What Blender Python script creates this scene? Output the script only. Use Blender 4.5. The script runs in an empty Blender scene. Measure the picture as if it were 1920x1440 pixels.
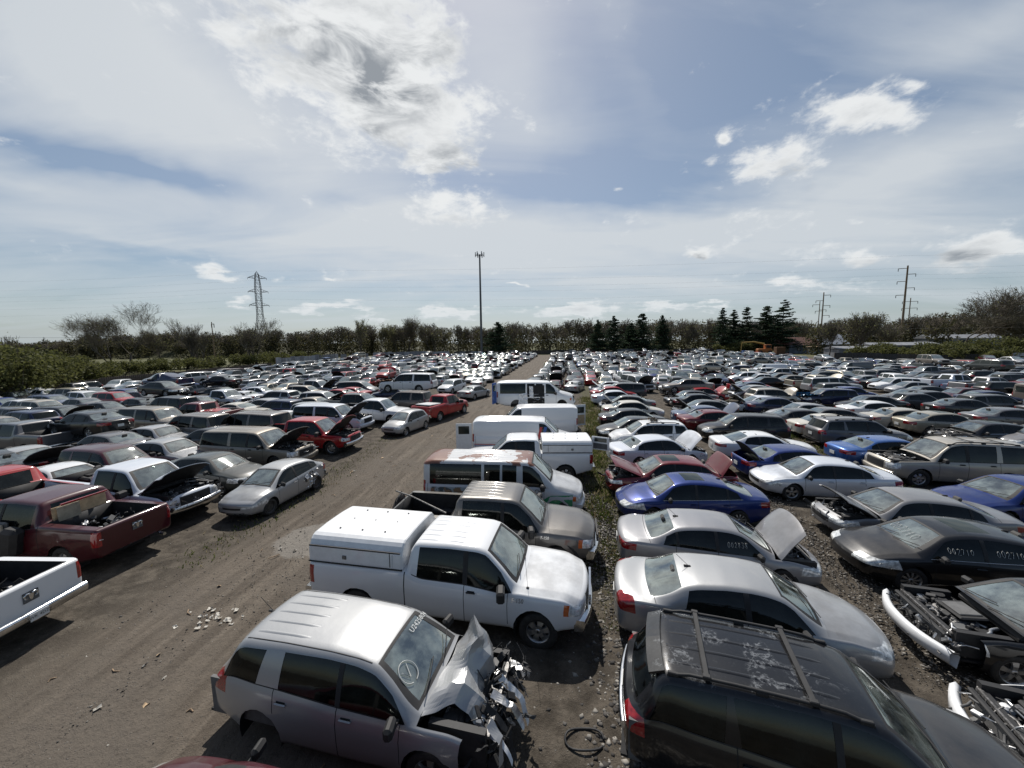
import bpy, bmesh, math, random
import numpy as np
from mathutils import Vector, Matrix, Euler
R = math.radians
rnd = random.Random(7)
scn = bpy.context.scene
COL = scn.collection

# ------------------------------------------------------------------ camera, sky, sun, exposure
cam_d = bpy.data.cameras.new('camera')
cam_d.sensor_width = 36.0
cam_d.lens = 36.0 * 715.0 / 1920.0
cam_d.clip_start = 0.05
cam_d.clip_end = 5000
cam = bpy.data.objects.new('camera', cam_d)
COL.objects.link(cam)
cam.location = (0, 0, 6.15)
# looking along +Y, pitched 6.2 degrees down, rolled slightly
cam.rotation_euler = (Matrix.Rotation(R(90 - 6.2), 4, 'X') @ Matrix.Rotation(R(-0.7), 4, 'Z')).to_euler()
scn.camera = cam
SUN_AZ = -8.0      # degrees from +Y, negative is to the left
SUN_EL = 52.0
sun_dir = Vector((math.sin(R(SUN_AZ)) * math.cos(R(SUN_EL)), math.cos(R(SUN_AZ)) * math.cos(R(SUN_EL)), math.sin(R(SUN_EL))))
sl = bpy.data.lights.new('sun', 'SUN')
sl.energy = 4.8
sl.angle = R(0.6)
sl.color = (1.0, 0.95, 0.88)
so = bpy.data.objects.new('sun', sl)
COL.objects.link(so)
so.rotation_euler = sun_dir.to_track_quat('Z', 'Y').to_euler()
scn.view_settings.view_transform = 'Standard'
scn.view_settings.look = 'None'
scn.view_settings.exposure = 0.12
scn.view_settings.gamma = 1.0
scn.cycles.max_bounces = 6
scn.cycles.transparent_max_bounces = 8
scn.cycles.caustics_reflective = False
scn.cycles.caustics_refractive = False

def N(nt, t, **kw):
    n = nt.nodes.new(t)
    for k, v in kw.items():
        if k == 'inp':
            for a, b in v.items():
                n.inputs[a].default_value = b
        else:
            setattr(n, k, v)
    return n
def LK(nt, a, b): nt.links.new(a, b)
def math_(nt, op, a, b=None, c=None, clamp=False):
    n = nt.nodes.new('ShaderNodeMath'); n.operation = op; n.use_clamp = clamp
    for i, v in enumerate((a, b, c)):
        if v is None: continue
        if isinstance(v, (int, float)): n.inputs[i].default_value = v
        else: nt.links.new(v, n.inputs[i])
    return n.outputs[0]
def mixc(nt, f, a, b):
    n = nt.nodes.new('ShaderNodeMix'); n.data_type = 'RGBA'
    for i, v in ((0, f), (6, a), (7, b)):
        if isinstance(v, (int, float)): n.inputs[i].default_value = v
        elif isinstance(v, tuple): n.inputs[i].default_value = v if len(v) == 4 else v + (1,)
        else: nt.links.new(v, n.inputs[i])
    return n.outputs[2]
def noise(nt, vec, scale, detail=6, rough=0.55, dist=0.0, lac=2.0):
    n = nt.nodes.new('ShaderNodeTexNoise')
    n.inputs['Scale'].default_value = scale; n.inputs['Detail'].default_value = detail
    n.inputs['Roughness'].default_value = rough; n.inputs['Distortion'].default_value = dist
    n.inputs['Lacunarity'].default_value = lac
    if vec is not None: nt.links.new(vec, n.inputs['Vector'])
    return n.outputs['Fac']
def ramp(nt, v, a, b, smooth=True):
    n = nt.nodes.new('ShaderNodeMapRange'); n.interpolation_type = 'SMOOTHSTEP' if smooth else 'LINEAR'
    n.inputs['From Min'].default_value = a; n.inputs['From Max'].default_value = b
    nt.links.new(v, n.inputs['Value'])
    return n.outputs['Result']

# ------------------------------------------------------------------ world: sky with a thin high veil and puffy clouds
def build_world():
    w = bpy.data.worlds.new('World'); scn.world = w; w.use_nodes = True
    nt = w.node_tree; nt.nodes.clear()
    out = N(nt, 'ShaderNodeOutputWorld'); bg = N(nt, 'ShaderNodeBackground')
    sky = N(nt, 'ShaderNodeTexSky', sky_type='NISHITA', sun_disc=False, sun_elevation=R(SUN_EL), sun_rotation=R(SUN_AZ),
            air_density=1.0, dust_density=0.8, ozone_density=1.2)
    tc = N(nt, 'ShaderNodeTexCoord'); D = tc.outputs['Generated']
    sep = N(nt, 'ShaderNodeSeparateXYZ'); LK(nt, D, sep.inputs[0])
    zz = math_(nt, 'MAXIMUM', sep.outputs[2], 0.0)
    den = math_(nt, 'ADD', zz, 0.12)
    comb = N(nt, 'ShaderNodeCombineXYZ')
    LK(nt, math_(nt, 'DIVIDE', sep.outputs[0], den), comb.inputs[0])
    LK(nt, math_(nt, 'DIVIDE', sep.outputs[1], den), comb.inputs[1])
    P = comb.outputs[0]
    # chart of the northern sky: gnomonic coordinates about a fixed compass direction
    M = cam.rotation_euler.to_matrix(); rt, up, fw = M @ Vector((1, 0, 0)), M @ Vector((0, 1, 0)), M @ Vector((0, 0, -1))
    def dot(v):
        n = N(nt, 'ShaderNodeVectorMath', operation='DOT_PRODUCT'); LK(nt, D, n.inputs[0]); n.inputs[1].default_value = v; return n.outputs['Value']
    f = dot(fw); front = math_(nt, 'GREATER_THAN', f, 0.02); f = math_(nt, 'MAXIMUM', f, 0.02)
    wn = noise(nt, D, 6.0, 3, 0.6); wn2 = noise(nt, P, 2.2, 3, 0.6)
    U = math_(nt, 'ADD', math_(nt, 'DIVIDE', dot(rt), f), math_(nt, 'MULTIPLY', math_(nt, 'SUBTRACT', wn, 0.5), 0.22)); V = math_(nt, 'ADD', math_(nt, 'DIVIDE', dot(up), f), math_(nt, 'MULTIPLY', math_(nt, 'SUBTRACT', wn2, 0.5), 0.10))
    def blob(px, py, sx, sy, rot=0.0):
        c, s = math.cos(R(rot)), math.sin(R(rot)); u0, v0 = (px - 960) / 715, (720 - py) / 715
        du = math_(nt, 'SUBTRACT', U, u0); dv = math_(nt, 'SUBTRACT', V, v0)
        a = math_(nt, 'MULTIPLY', math_(nt, 'MULTIPLY_ADD', du, c, math_(nt, 'MULTIPLY', dv, s)), 715 / sx)
        b = math_(nt, 'MULTIPLY', math_(nt, 'MULTIPLY_ADD', dv, c, math_(nt, 'MULTIPLY', du, -s)), 715 / sy)
        r2 = math_(nt, 'MULTIPLY_ADD', a, a, math_(nt, 'MULTIPLY', b, b))
        return math_(nt, 'MULTIPLY', math_(nt, 'EXPONENT', math_(nt, 'MULTIPLY', r2, -1.0)), front)
    def madd(lst):
        o = None
        for m, wgt in lst:
            t = math_(nt, 'MULTIPLY', m, wgt); o = t if o is None else math_(nt, 'ADD', o, t)
        return o
    mp = N(nt, 'ShaderNodeMapping'); LK(nt, P, mp.inputs[0]); mp.inputs['Rotation'].default_value = (0, 0, R(-32)); mp.inputs['Scale'].default_value = (0.50, 1.7, 1); mp.inputs['Location'].default_value = (3.1, 1.7, 0)
    n1 = noise(nt, mp.outputs[0], 1.0, 6, 0.55, 0.7)
    veilmask = madd([(blob(150, 60, 480, 170, -14), 0.85), (blob(420, 240, 420, 90, -20), 0.55), (blob(560, 400, 420, 60, -6), 0.85), (blob(1000, 440, 420, 60, 4), 0.75), (blob(1450, 400, 330, 60, 18), 0.80), (blob(1800, 300, 330, 90, 20), 0.85), (blob(1750, 420, 420, 60, 8), .55), (blob(960, 520, 1500, 45, 0), 0.35), (blob(120, 420, 260, 34, -8), 0.45), (blob(60, 345, 120, 24, -10), .5),
                     (blob(980, 160, 90, 200, 12), 0.40), (blob(1330, 170, 330, 170, 18), -0.55), (blob(560, 525, 300, 22, -4), -0.40), (blob(230, 310, 300, 26, -14), -1.15), (blob(250, 470, 200, 14, -8), -.5), (blob(640, 375, 70, 16, -10), -.5), (blob(1880, 40, 200, 40, 25), 0.45), (blob(1160, 30, 36, 300, 18), 0.20), (blob(1120, 355, 190, 50, -5), -.55)])
    veil = ramp(nt, math_(nt, 'ADD', math_(nt, 'MULTIPLY', math_(nt, 'SUBTRACT', n1, 0.5), 2.3), math_(nt, 'ADD', veilmask, 0.16)), -0.15, 1.15, False)
    fr_ = ramp(nt, sep.outputs[1], -0.5, 0.35); veil = math_(nt, 'MULTIPLY', veil, math_(nt, 'MULTIPLY_ADD', fr_, 0.8, 0.2))
    mp3 = N(nt, 'ShaderNodeMapping'); LK(nt, D, mp3.inputs[0]); mp3.inputs['Scale'].default_value = (1, 1, 1.9)
    n3 = noise(nt, mp3.outputs[0], 8.0, 8, 0.62, 0.25); n3b = noise(nt, mp3.outputs[0], 30.0, 4, 0.65, 0.3)
    nn = math_(nt, 'ADD', math_(nt, 'MULTIPLY', n3, 0.70), math_(nt, 'MULTIPLY', n3b, 0.30))
    puff = madd([(blob(640, 40, 190, 110, -15), 0.60), (blob(770, 110, 130, 110, -30), 0.50), (blob(830, 270, 90, 85, -30), 0.50), (blob(700, 190, 150, 70, -25), 0.40), (blob(470, 60, 130, 80, -15), 0.34), (blob(520, 170, 120, 50, -35), 0.28), (blob(850, 395, 90, 32, 0), 0.52), (blob(650, 300, 90, 34, -20), 0.30),
                 (blob(1620, 215, 95, 42, 0), 0.72), (blob(1490, 300, 70, 38, 10), 0.66), (blob(1400, 325, 60, 30, 0), 0.5), (blob(1345, 260, 18, 10, 0), 0.5), (blob(1690, 158, 40, 16, 0), 0.45), (blob(1710, 235, 40, 24, 0), 0.3),
                 (blob(1625, 488, 48, 20, 0), 0.55), (blob(1310, 475, 24, 13, 0), 0.66), (blob(1840, 462, 100, 34, 0), 0.60), (blob(1615, 420, 26, 12, 0), 0.42), (blob(1470, 400, 90, 26, 0), 0.30), (blob(1780, 500, 80, 18, 0), .4),
                 (blob(400, 516, 50, 14, -14), 0.72), (blob(620, 519, 18, 6, 0), 0.6), (blob(962, 531, 20, 6, 0), 0.6), (blob(440, 568, 36, 9, 0), 0.42), (blob(1045, 585, 90, 12, 0), 0.58), (blob(850, 585, 70, 10, 0), 0.55),
                 (blob(640, 573, 80, 9, 0), 0.46), (blob(1260, 573, 150, 10, 0), 0.50), (blob(1520, 530, 180, 16, 0), 0.45), (blob(1430, 470, 260, 24, 0), 0.16), (blob(560, 582, 50, 9, 0), 0.46), (blob(745, 600, 80, 9, 0), .4), (blob(1150, 352, 22, 8, 0), 0.42)])
    pv = math_(nt, 'ADD', math_(nt, 'ADD', math_(nt, 'MULTIPLY', nn, 2.6), math_(nt, 'MULTIPLY', puff, 1.2)), -1.62)
    pa = math_(nt, 'MULTIPLY', ramp(nt, pv, -0.10, 0.42), math_(nt, 'MULTIPLY_ADD', fr_, 0.8, 0.2))
    core = ramp(nt, pv, 0.20, 0.95)
    mp4 = N(nt, 'ShaderNodeMapping'); LK(nt, D, mp4.inputs[0]); mp4.inputs['Rotation'].default_value = (0, R(-32), 0); mp4.inputs['Scale'].default_value = (1, 1, 2.6)
    n4 = noise(nt, mp4.outputs[0], 9.0, 5, 0.62, 0.4)
    dark = madd([(blob(730, 165, 70, 36, -10), 1.0), (blob(880, 300, 50, 36, -40), 0.7), (blob(600, 80, 170, 60, -20), 0.75), (blob(720, 250, 90, 24, -30), 0.8), (blob(1490, 342, 66, 18, 10), 0.9), (blob(1640, 252, 60, 14, 0), 0.4), (blob(1830, 490, 120, 18, 0), 0.9), (blob(1630, 503, 50, 10, 0), 0.7), (blob(1310, 482, 22, 8, 0), 0.7), (blob(820, 90, 70, 50, 0), .5), (blob(870, 410, 70, 12, 0), .4)])
    sh = math_(nt, 'ADD', math_(nt, 'MULTIPLY', core, math_(nt, 'MULTIPLY', ramp(nt, n4, 0.35, 0.68), 0.45)), math_(nt, 'MULTIPLY', math_(nt, 'MULTIPLY', dark, 1.0), ramp(nt, n4, 0.36, 0.62)), clamp=True)
    pcol = mixc(nt, sh, (7.7, 7.85, 7.9), (2.7, 2.95, 3.25))
    skyc = N(nt, 'ShaderNodeMix', data_type='RGBA', blend_type='MULTIPLY'); skyc.inputs[0].default_value = 1.0
    LK(nt, sky.outputs[0], skyc.inputs[6]); skyc.inputs[7].default_value = (0.84, 0.82, 0.80, 1)
    c0 = mixc(nt, math_(nt, 'MULTIPLY', fr_, 0.35), skyc.outputs[2], (2.2, 2.9, 3.8))
    c1 = mixc(nt, math_(nt, 'MULTIPLY', veil, 0.88), c0, (5.95, 6.3, 6.6))
    glow = blob(720, 60, 430, 300, 0)
    c1b = mixc(nt, math_(nt, 'MULTIPLY', glow, math_(nt, 'MULTIPLY_ADD', veil, 0.5, 0.15)), c1, (7.0, 7.15, 7.3))
    c2 = mixc(nt, math_(nt, 'MULTIPLY', pa, 0.97), c1b, pcol)
    hz = math_(nt, 'EXPONENT', math_(nt, 'MULTIPLY', zz, -13.0))
    c3 = mixc(nt, math_(nt, 'MULTIPLY', hz, math_(nt, 'MULTIPLY_ADD', fr_, 0.45, 0.1)), c2, (3.7, 4.7, 5.4))
    LK(nt, c3, bg.inputs[0]); bg.inputs[1].default_value = 0.10
    LK(nt, bg.outputs[0], out.inputs[0])
build_world()
scn.world.cycles.sampling_method = 'MANUAL'
scn.world.cycles.sample_map_resolution = 256

# ------------------------------------------------------------------ object bookkeeping
def tag(o, label=None, cat=None, group=None, kind=None):
    if label: o['label'] = label
    if cat: o['category'] = cat
    if group: o['group'] = group
    if kind: o['kind'] = kind
    return o
def empty(name, loc=(0, 0, 0), rz=0.0):
    o = bpy.data.objects.new(name, None); COL.objects.link(o)
    o.location = loc; o.rotation_euler = (0, 0, rz); o.empty_display_size = 0.3
    return o
class MB:
    """collects faces into one mesh"""
    def __init__(s): s.v = []; s.f = []; s.m = []; s.sm = []; s.n = []
    def add(s, vs, fs, m=0, smooth=False, ns=None):
        b = len(s.v); s.v += [tuple(v) for v in vs]
        s.n += ([tuple(n) for n in ns] if ns is not None else [None] * len(vs))
        for f in fs: s.f.append(tuple(b + i for i in f))
        s.m += ([m] * len(fs) if isinstance(m, (int, str)) else list(m)); s.sm += [smooth] * len(fs)
    def join(s, o, M=None):
        vs = o.v; ns = o.n
        if M is not None:
            vs = [tuple(M @ Vector(v)) for v in vs]; R3 = M.to_3x3()
            ns = [None if n is None else tuple((R3 @ Vector(n)).normalized()) for n in ns]
        b = len(s.v); s.v += vs; s.n += ns
        s.f += [tuple(b + i for i in f) for f in o.f]; s.m += o.m; s.sm += o.sm
    def box(s, c, d, m=0, rot=None, taper=1.0, bev=0.0):
        x, y, z = d[0] / 2, d[1] / 2, d[2] / 2
        if bev:
            b = min(bev, x * .9, y * .9, z * .9); vs = []
            for sz in (-1, 1):
                for (px, py) in ((x - b, y), (x, y - b), (x, -y + b), (x - b, -y), (-x + b, -y), (-x, -y + b), (-x, y - b), (-x + b, y)):
                    vs.append((px, py, sz * (z - b)))
            for sz in (-1, 1):
                for (px, py) in ((x - b, y - b), (x - b, -y + b), (-x + b, -y + b), (-x + b, y - b)): vs.append((px, py, sz * z))
            fs = [(i, (i + 1) % 8, 8 + (i + 1) % 8, 8 + i) for i in range(8)]
            fs += [(19, 18, 17, 16), (20, 21, 22, 23)]
            for o_, t, fl in ((0, 16, 1), (8, 20, 0)):
                for k in range(4):
                    a, b_ = o_ + 2 * k, o_ + 2 * k + 1; nx = o_ + (2 * k + 2) % 8
                    q1 = (a, b_, t + k); q2 = (b_, nx, t + (k + 1) % 4, t + k)
                    fs += [q1 if fl == 0 else q1[::-1], q2 if fl == 0 else q2[::-1]]
        else:
            vs = [(sx * x * (taper if sz > 0 else 1), sy * y * (taper if sz > 0 else 1), sz * z) for sz in (-1, 1) for sy in (-1, 1) for sx in (-1, 1)]
            fs = [(0, 2, 3, 1), (4, 5, 7, 6), (0, 1, 5, 4), (2, 6, 7, 3), (0, 4, 6, 2), (1, 3, 7, 5)]
        Mx = Matrix.Translation(c) @ (Euler(rot).to_matrix().to_4x4() if rot else Matrix())
        s.add([Mx @ Vector(v) for v in vs], fs, m)
    def tube(s, pts, r, m=0, seg=8, cap=True, smooth=True):
        pts = [Vector(p) for p in pts]; rs = r if isinstance(r, (list, tuple)) else [r] * len(pts)
        vs = []; n = len(pts); a = None
        for i, p in enumerate(pts):
            t = (pts[min(i + 1, n - 1)] - pts[max(i - 1, 0)]).normalized()
            if a is None: a = t.orthogonal().normalized()
            a = (a - t * a.dot(t)).normalized(); b = t.cross(a)
            for k in range(seg):
                an = 2 * math.pi * k / seg; vs.append(p + (a * math.cos(an) + b * math.sin(an)) * rs[i])
        fs = [(i * seg + k, i * seg + (k + 1) % seg, (i + 1) * seg + (k + 1) % seg, (i + 1) * seg + k) for i in range(n - 1) for k in range(seg)]
        s.add(vs, fs, m, smooth)
        if cap: s.add(vs[:seg], [tuple(range(seg))[::-1]], m); s.add(vs[-seg:], [tuple(range(seg))], m)
    def lathe_y(s, c, prof, m=0, seg=24, smooth=True):
        """profile of (y, r) about the Y axis through c"""
        vs = []; 
        for (y, r) in prof:
            for k in range(seg):
                an = 2 * math.pi * k / seg; vs.append((c[0] + r * math.cos(an), c[1] + y, c[2] + r * math.sin(an)))
        ms = m
        fs = [(i * seg + k, i * seg + (k + 1) % seg, (i + 1) * seg + (k + 1) % seg, (i + 1) * seg + k) for i in range(len(prof) - 1) for k in range(seg)]
        s.add(vs, fs, ms, smooth)
    def disc_y(s, c, y, r, m=0, seg=24):
        s.add([(c[0] + r * math.cos(2 * math.pi * k / seg), c[1] + y, c[2] + r * math.sin(2 * math.pi * k / seg)) for k in range(seg)], [tuple(range(seg))], m)
    def mesh(s, name, mats):
        """mats: dict key -> material; only used ones get a slot"""
        me = bpy.data.meshes.new(name)
        me.from_pydata(s.v, [], s.f)
        used = []
        for k in s.m:
            if k not in used: used.append(k)
        for k in used: me.materials.append(mats[k] if isinstance(mats, dict) else mats)
        if s.f:
            idx = {k: i for i, k in enumerate(used)}
            me.polygons.foreach_set('material_index', [idx[k] for k in s.m])
            me.polygons.foreach_set('use_smooth', s.sm)
        me.update()
        if any(n is not None for n in s.n):
            me.normals_split_custom_set_from_vertices([n if n is not None else (0, 0, 0) for n in s.n])
        return me
    def obj(s, name, mats, parent=None, loc=None):
        o = bpy.data.objects.new(name, s.mesh(name, mats)); COL.objects.link(o)
        if parent: o.parent = parent
        if loc: o.location = loc
        return o
# ------------------------------------------------------------------ materials
def newmat(name):
    m = bpy.data.materials.new(name); m.use_nodes = True
    nt = m.node_tree; b = nt.nodes['Principled BSDF']; return m, nt, b
def simple(name, col, rough=0.6, metal=0.0, coat=0.0, spec=0.5, var=0.0, scale=6.0, bump=0.0):
    m, nt, b = newmat(name)
    b.inputs['Base Color'].default_value = tuple(col) + (1,)
    b.inputs['Roughness'].default_value = rough; b.inputs['Metallic'].default_value = metal
    b.inputs['Coat Weight'].default_value = coat; b.inputs['Specular IOR Level'].default_value = spec
    if var or bump:
        tc = N(nt, 'ShaderNodeTexCoord'); n = noise(nt, tc.outputs['Object'], scale, 6, 0.6)
        if var:
            c = mixc(nt, ramp(nt, n, 0.3, 0.7), tuple(x * (1 - var) for x in col), tuple(min(1, x * (1 + var)) for x in col))
            LK(nt, c, b.inputs['Base Color'])
        if bump:
            bp = N(nt, 'ShaderNodeBump', inp={'Strength': bump, 'Distance': 0.02}); LK(nt, n, bp.inputs['Height']); LK(nt, bp.outputs[0], b.inputs['Normal'])
    return m
def paint_mat(name, metallic=0.0, rough=0.32, extra=None, fixed=None):
    """car paint: the object's own colour, uneven clear coat, dust lying on faces that look up, stone chips and grime"""
    m, nt, b = newmat(name)
    oi = N(nt, 'ShaderNodeObjectInfo'); tc = N(nt, 'ShaderNodeTexCoord'); geo = N(nt, 'ShaderNodeNewGeometry')
    off = N(nt, 'ShaderNodeVectorMath', operation='ADD'); LK(nt, tc.outputs['Object'], off.inputs[0])
    sc = N(nt, 'ShaderNodeVectorMath', operation='SCALE'); sc.inputs[0].default_value = (37, 17, 5); LK(nt, oi.outputs['Random'], sc.inputs['Scale']); LK(nt, sc.outputs[0], off.inputs[1])
    V = off.outputs[0]
    n1 = noise(nt, V, 1.6, 8, 0.65); n2 = noise(nt, V, 28.0, 4, 0.6)
    mp = N(nt, 'ShaderNodeMapping'); LK(nt, V, mp.inputs[0]); mp.inputs['Scale'].default_value = (6, 6, 0.8)
    n3 = noise(nt, mp.outputs[0], 2.0, 5, 0.6)
    sep = N(nt, 'ShaderNodeSeparateXYZ'); LK(nt, geo.outputs['Normal'], sep.inputs[0])
    up = ramp(nt, sep.outputs[2], 0.25, 0.95)
    amt = math_(nt, 'MULTIPLY_ADD', oi.outputs['Random'], 0.08, 0.01)
    dust = math_(nt, 'MULTIPLY', math_(nt, 'MULTIPLY_ADD', up, 0.85, 0.15), math_(nt, 'MULTIPLY', amt, math_(nt, 'ADD', ramp(nt, n1, 0.25, 0.75), 0.35)), clamp=True)
    dust = math_(nt, 'ADD', dust, math_(nt, 'MULTIPLY', math_(nt, 'MULTIPLY', ramp(nt, n2, 0.55, 0.75), 0.05), up))
    side = math_(nt, 'MULTIPLY', ramp(nt, n3, 0.55, 0.8), 0.02)
    dust = math_(nt, 'ADD', dust, side, clamp=True)
    base = oi.outputs['Color']
    if fixed: rgb = N(nt, 'ShaderNodeRGB'); rgb.outputs[0].default_value = tuple(fixed) + (1,); base = rgb.outputs[0]
    if extra: base, V2 = extra(nt, base, tc, sep)
    c = mixc(nt, dust, base, (0.23, 0.24, 0.25))
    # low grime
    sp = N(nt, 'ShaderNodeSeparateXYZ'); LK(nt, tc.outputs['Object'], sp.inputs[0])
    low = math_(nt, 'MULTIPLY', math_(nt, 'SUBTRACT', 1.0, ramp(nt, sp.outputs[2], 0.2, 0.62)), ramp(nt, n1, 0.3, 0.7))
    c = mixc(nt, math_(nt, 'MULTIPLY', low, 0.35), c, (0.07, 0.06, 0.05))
    LK(nt, c, b.inputs['Base Color'])
    b.inputs['Metallic'].default_value = metallic; b.inputs['Specular IOR Level'].default_value = 0.15
    LK(nt, math_(nt, 'MULTIPLY_ADD', dust, 0.8, rough), b.inputs['Roughness'])
    LK(nt, math_(nt, 'SUBTRACT', 0.9, math_(nt, 'MULTIPLY', dust, 1.6), clamp=True), b.inputs['Coat Weight'])
    LK(nt, math_(nt, 'MULTIPLY_ADD', n2, 0.10, 0.05), b.inputs['Coat Roughness'])
    bp = N(nt, 'ShaderNodeBump', inp={'Strength': 0.16, 'Distance': 0.03}); LK(nt, n1, bp.inputs['Height']); LK(nt, bp.outputs[0], b.inputs['Normal'])
    return m
def peel(nt, base, tc, sep):
    """clear coat gone in ragged white patches on the roof"""
    n = noise(nt, tc.outputs['Object'], 3.2, 10, 0.72, 0.6)
    n2 = noise(nt, tc.outputs['Object'], 1.1, 2, 0.5); n3_ = noise(nt, tc.outputs['Object'], 14, 4, 0.6)
    a = ramp(nt, math_(nt, 'ABSOLUTE', math_(nt, 'SUBTRACT', n, 0.47)), 0.0, 0.045)
    a = math_(nt, 'SUBTRACT', 1.0, a)
    a = math_(nt, 'MULTIPLY', a, ramp(nt, n2, 0.50, 0.56))
    sp_ = N(nt, 'ShaderNodeSeparateXYZ'); LK(nt, tc.outputs['Object'], sp_.inputs[0])
    a = math_(nt, 'MULTIPLY', a, math_(nt, 'MULTIPLY', ramp(nt, sp_.outputs[2], 1.62, 1.66), ramp(nt, n3_, 0.40, 0.55)))
    return mixc(nt, math_(nt, 'MULTIPLY', a, 0.30), base, (0.45, 0.47, 0.49)), None
def rustroof(nt, base, tc, sep):
    n = noise(nt, tc.outputs['Object'], 1.5, 8, 0.55, 0.3)
    sp = N(nt, 'ShaderNodeSeparateXYZ'); LK(nt, tc.outputs['Object'], sp.inputs[0])
    ends = math_(nt, 'MULTIPLY', ramp(nt, math_(nt, 'ABSOLUTE', math_(nt, 'ADD', sp.outputs[0], 0.75)), 0.9, 1.95), 0.22)
    a = ramp(nt, math_(nt, 'ADD', n, ends), 0.56, 0.585)
    a = math_(nt, 'MULTIPLY', a, ramp(nt, sp.outputs[2], 1.86, 1.92))
    rc = mixc(nt, noise(nt, tc.outputs['Object'], 9, 6, 0.6), (0.12, 0.042, 0.025), (0.22, 0.095, 0.055))
    return mixc(nt, a, base, rc), None
def glass_mat(name, tint=(0.10, 0.13, 0.12), body=0.0, dust_sheen=0.22, see=True, floor=0.02, gain=1.0):
    m, nt, b = newmat(name)
    out = nt.nodes['Material Output']
    tc = N(nt, 'ShaderNodeTexCoord'); oi = N(nt, 'ShaderNodeObjectInfo')
    off = N(nt, 'ShaderNodeVectorMath', operation='ADD'); LK(nt, tc.outputs['Object'], off.inputs[0])
    sc = N(nt, 'ShaderNodeVectorMath', operation='SCALE'); sc.inputs[0].default_value = (31, 11, 7); LK(nt, oi.outputs['Random'], sc.inputs['Scale']); LK(nt, sc.outputs[0], off.inputs[1])
    n1 = noise(nt, off.outputs[0], 2.3, 8, 0.65)
    gl = N(nt, 'ShaderNodeBsdfGlossy', inp={'Roughness': 0.035, 'Color': (0.95, 1, 0.98, 1)})
    df = N(nt, 'ShaderNodeBsdfDiffuse', inp={'Color': (0.36, 0.42, 0.385, 1)})  # dust film tinted pale teal, with sky reflection put into its colour
    if see: base = N(nt, 'ShaderNodeBsdfTransparent', inp={'Color': tint + (1,)})
    else: base = N(nt, 'ShaderNodeBsdfDiffuse', inp={'Color': (0.018, 0.022, 0.02, 1)})
    dm = N(nt, 'ShaderNodeMixShader'); LK(nt, math_(nt, 'MULTIPLY', ramp(nt, n1, 0.3, 0.75), dust_sheen), dm.inputs[0]); LK(nt, base.outputs[0], dm.inputs[1]); LK(nt, df.outputs[0], dm.inputs[2])
    fr = N(nt, 'ShaderNodeFresnel', inp={'IOR': 1.62})
    bp = N(nt, 'ShaderNodeBump', inp={'Strength': 0.03, 'Distance': 0.05}); LK(nt, n1, bp.inputs['Height']); LK(nt, bp.outputs[0], gl.inputs['Normal'])
    mx = N(nt, 'ShaderNodeMixShader'); LK(nt, math_(nt, 'MULTIPLY_ADD', fr.outputs[0], gain, floor, clamp=True), mx.inputs[0]); LK(nt, dm.outputs[0], mx.inputs[1]); LK(nt, gl.outputs[0], mx.inputs[2])
    LK(nt, mx.outputs[0], out.inputs[0])
    nt.nodes.remove(b)
    return m
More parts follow.
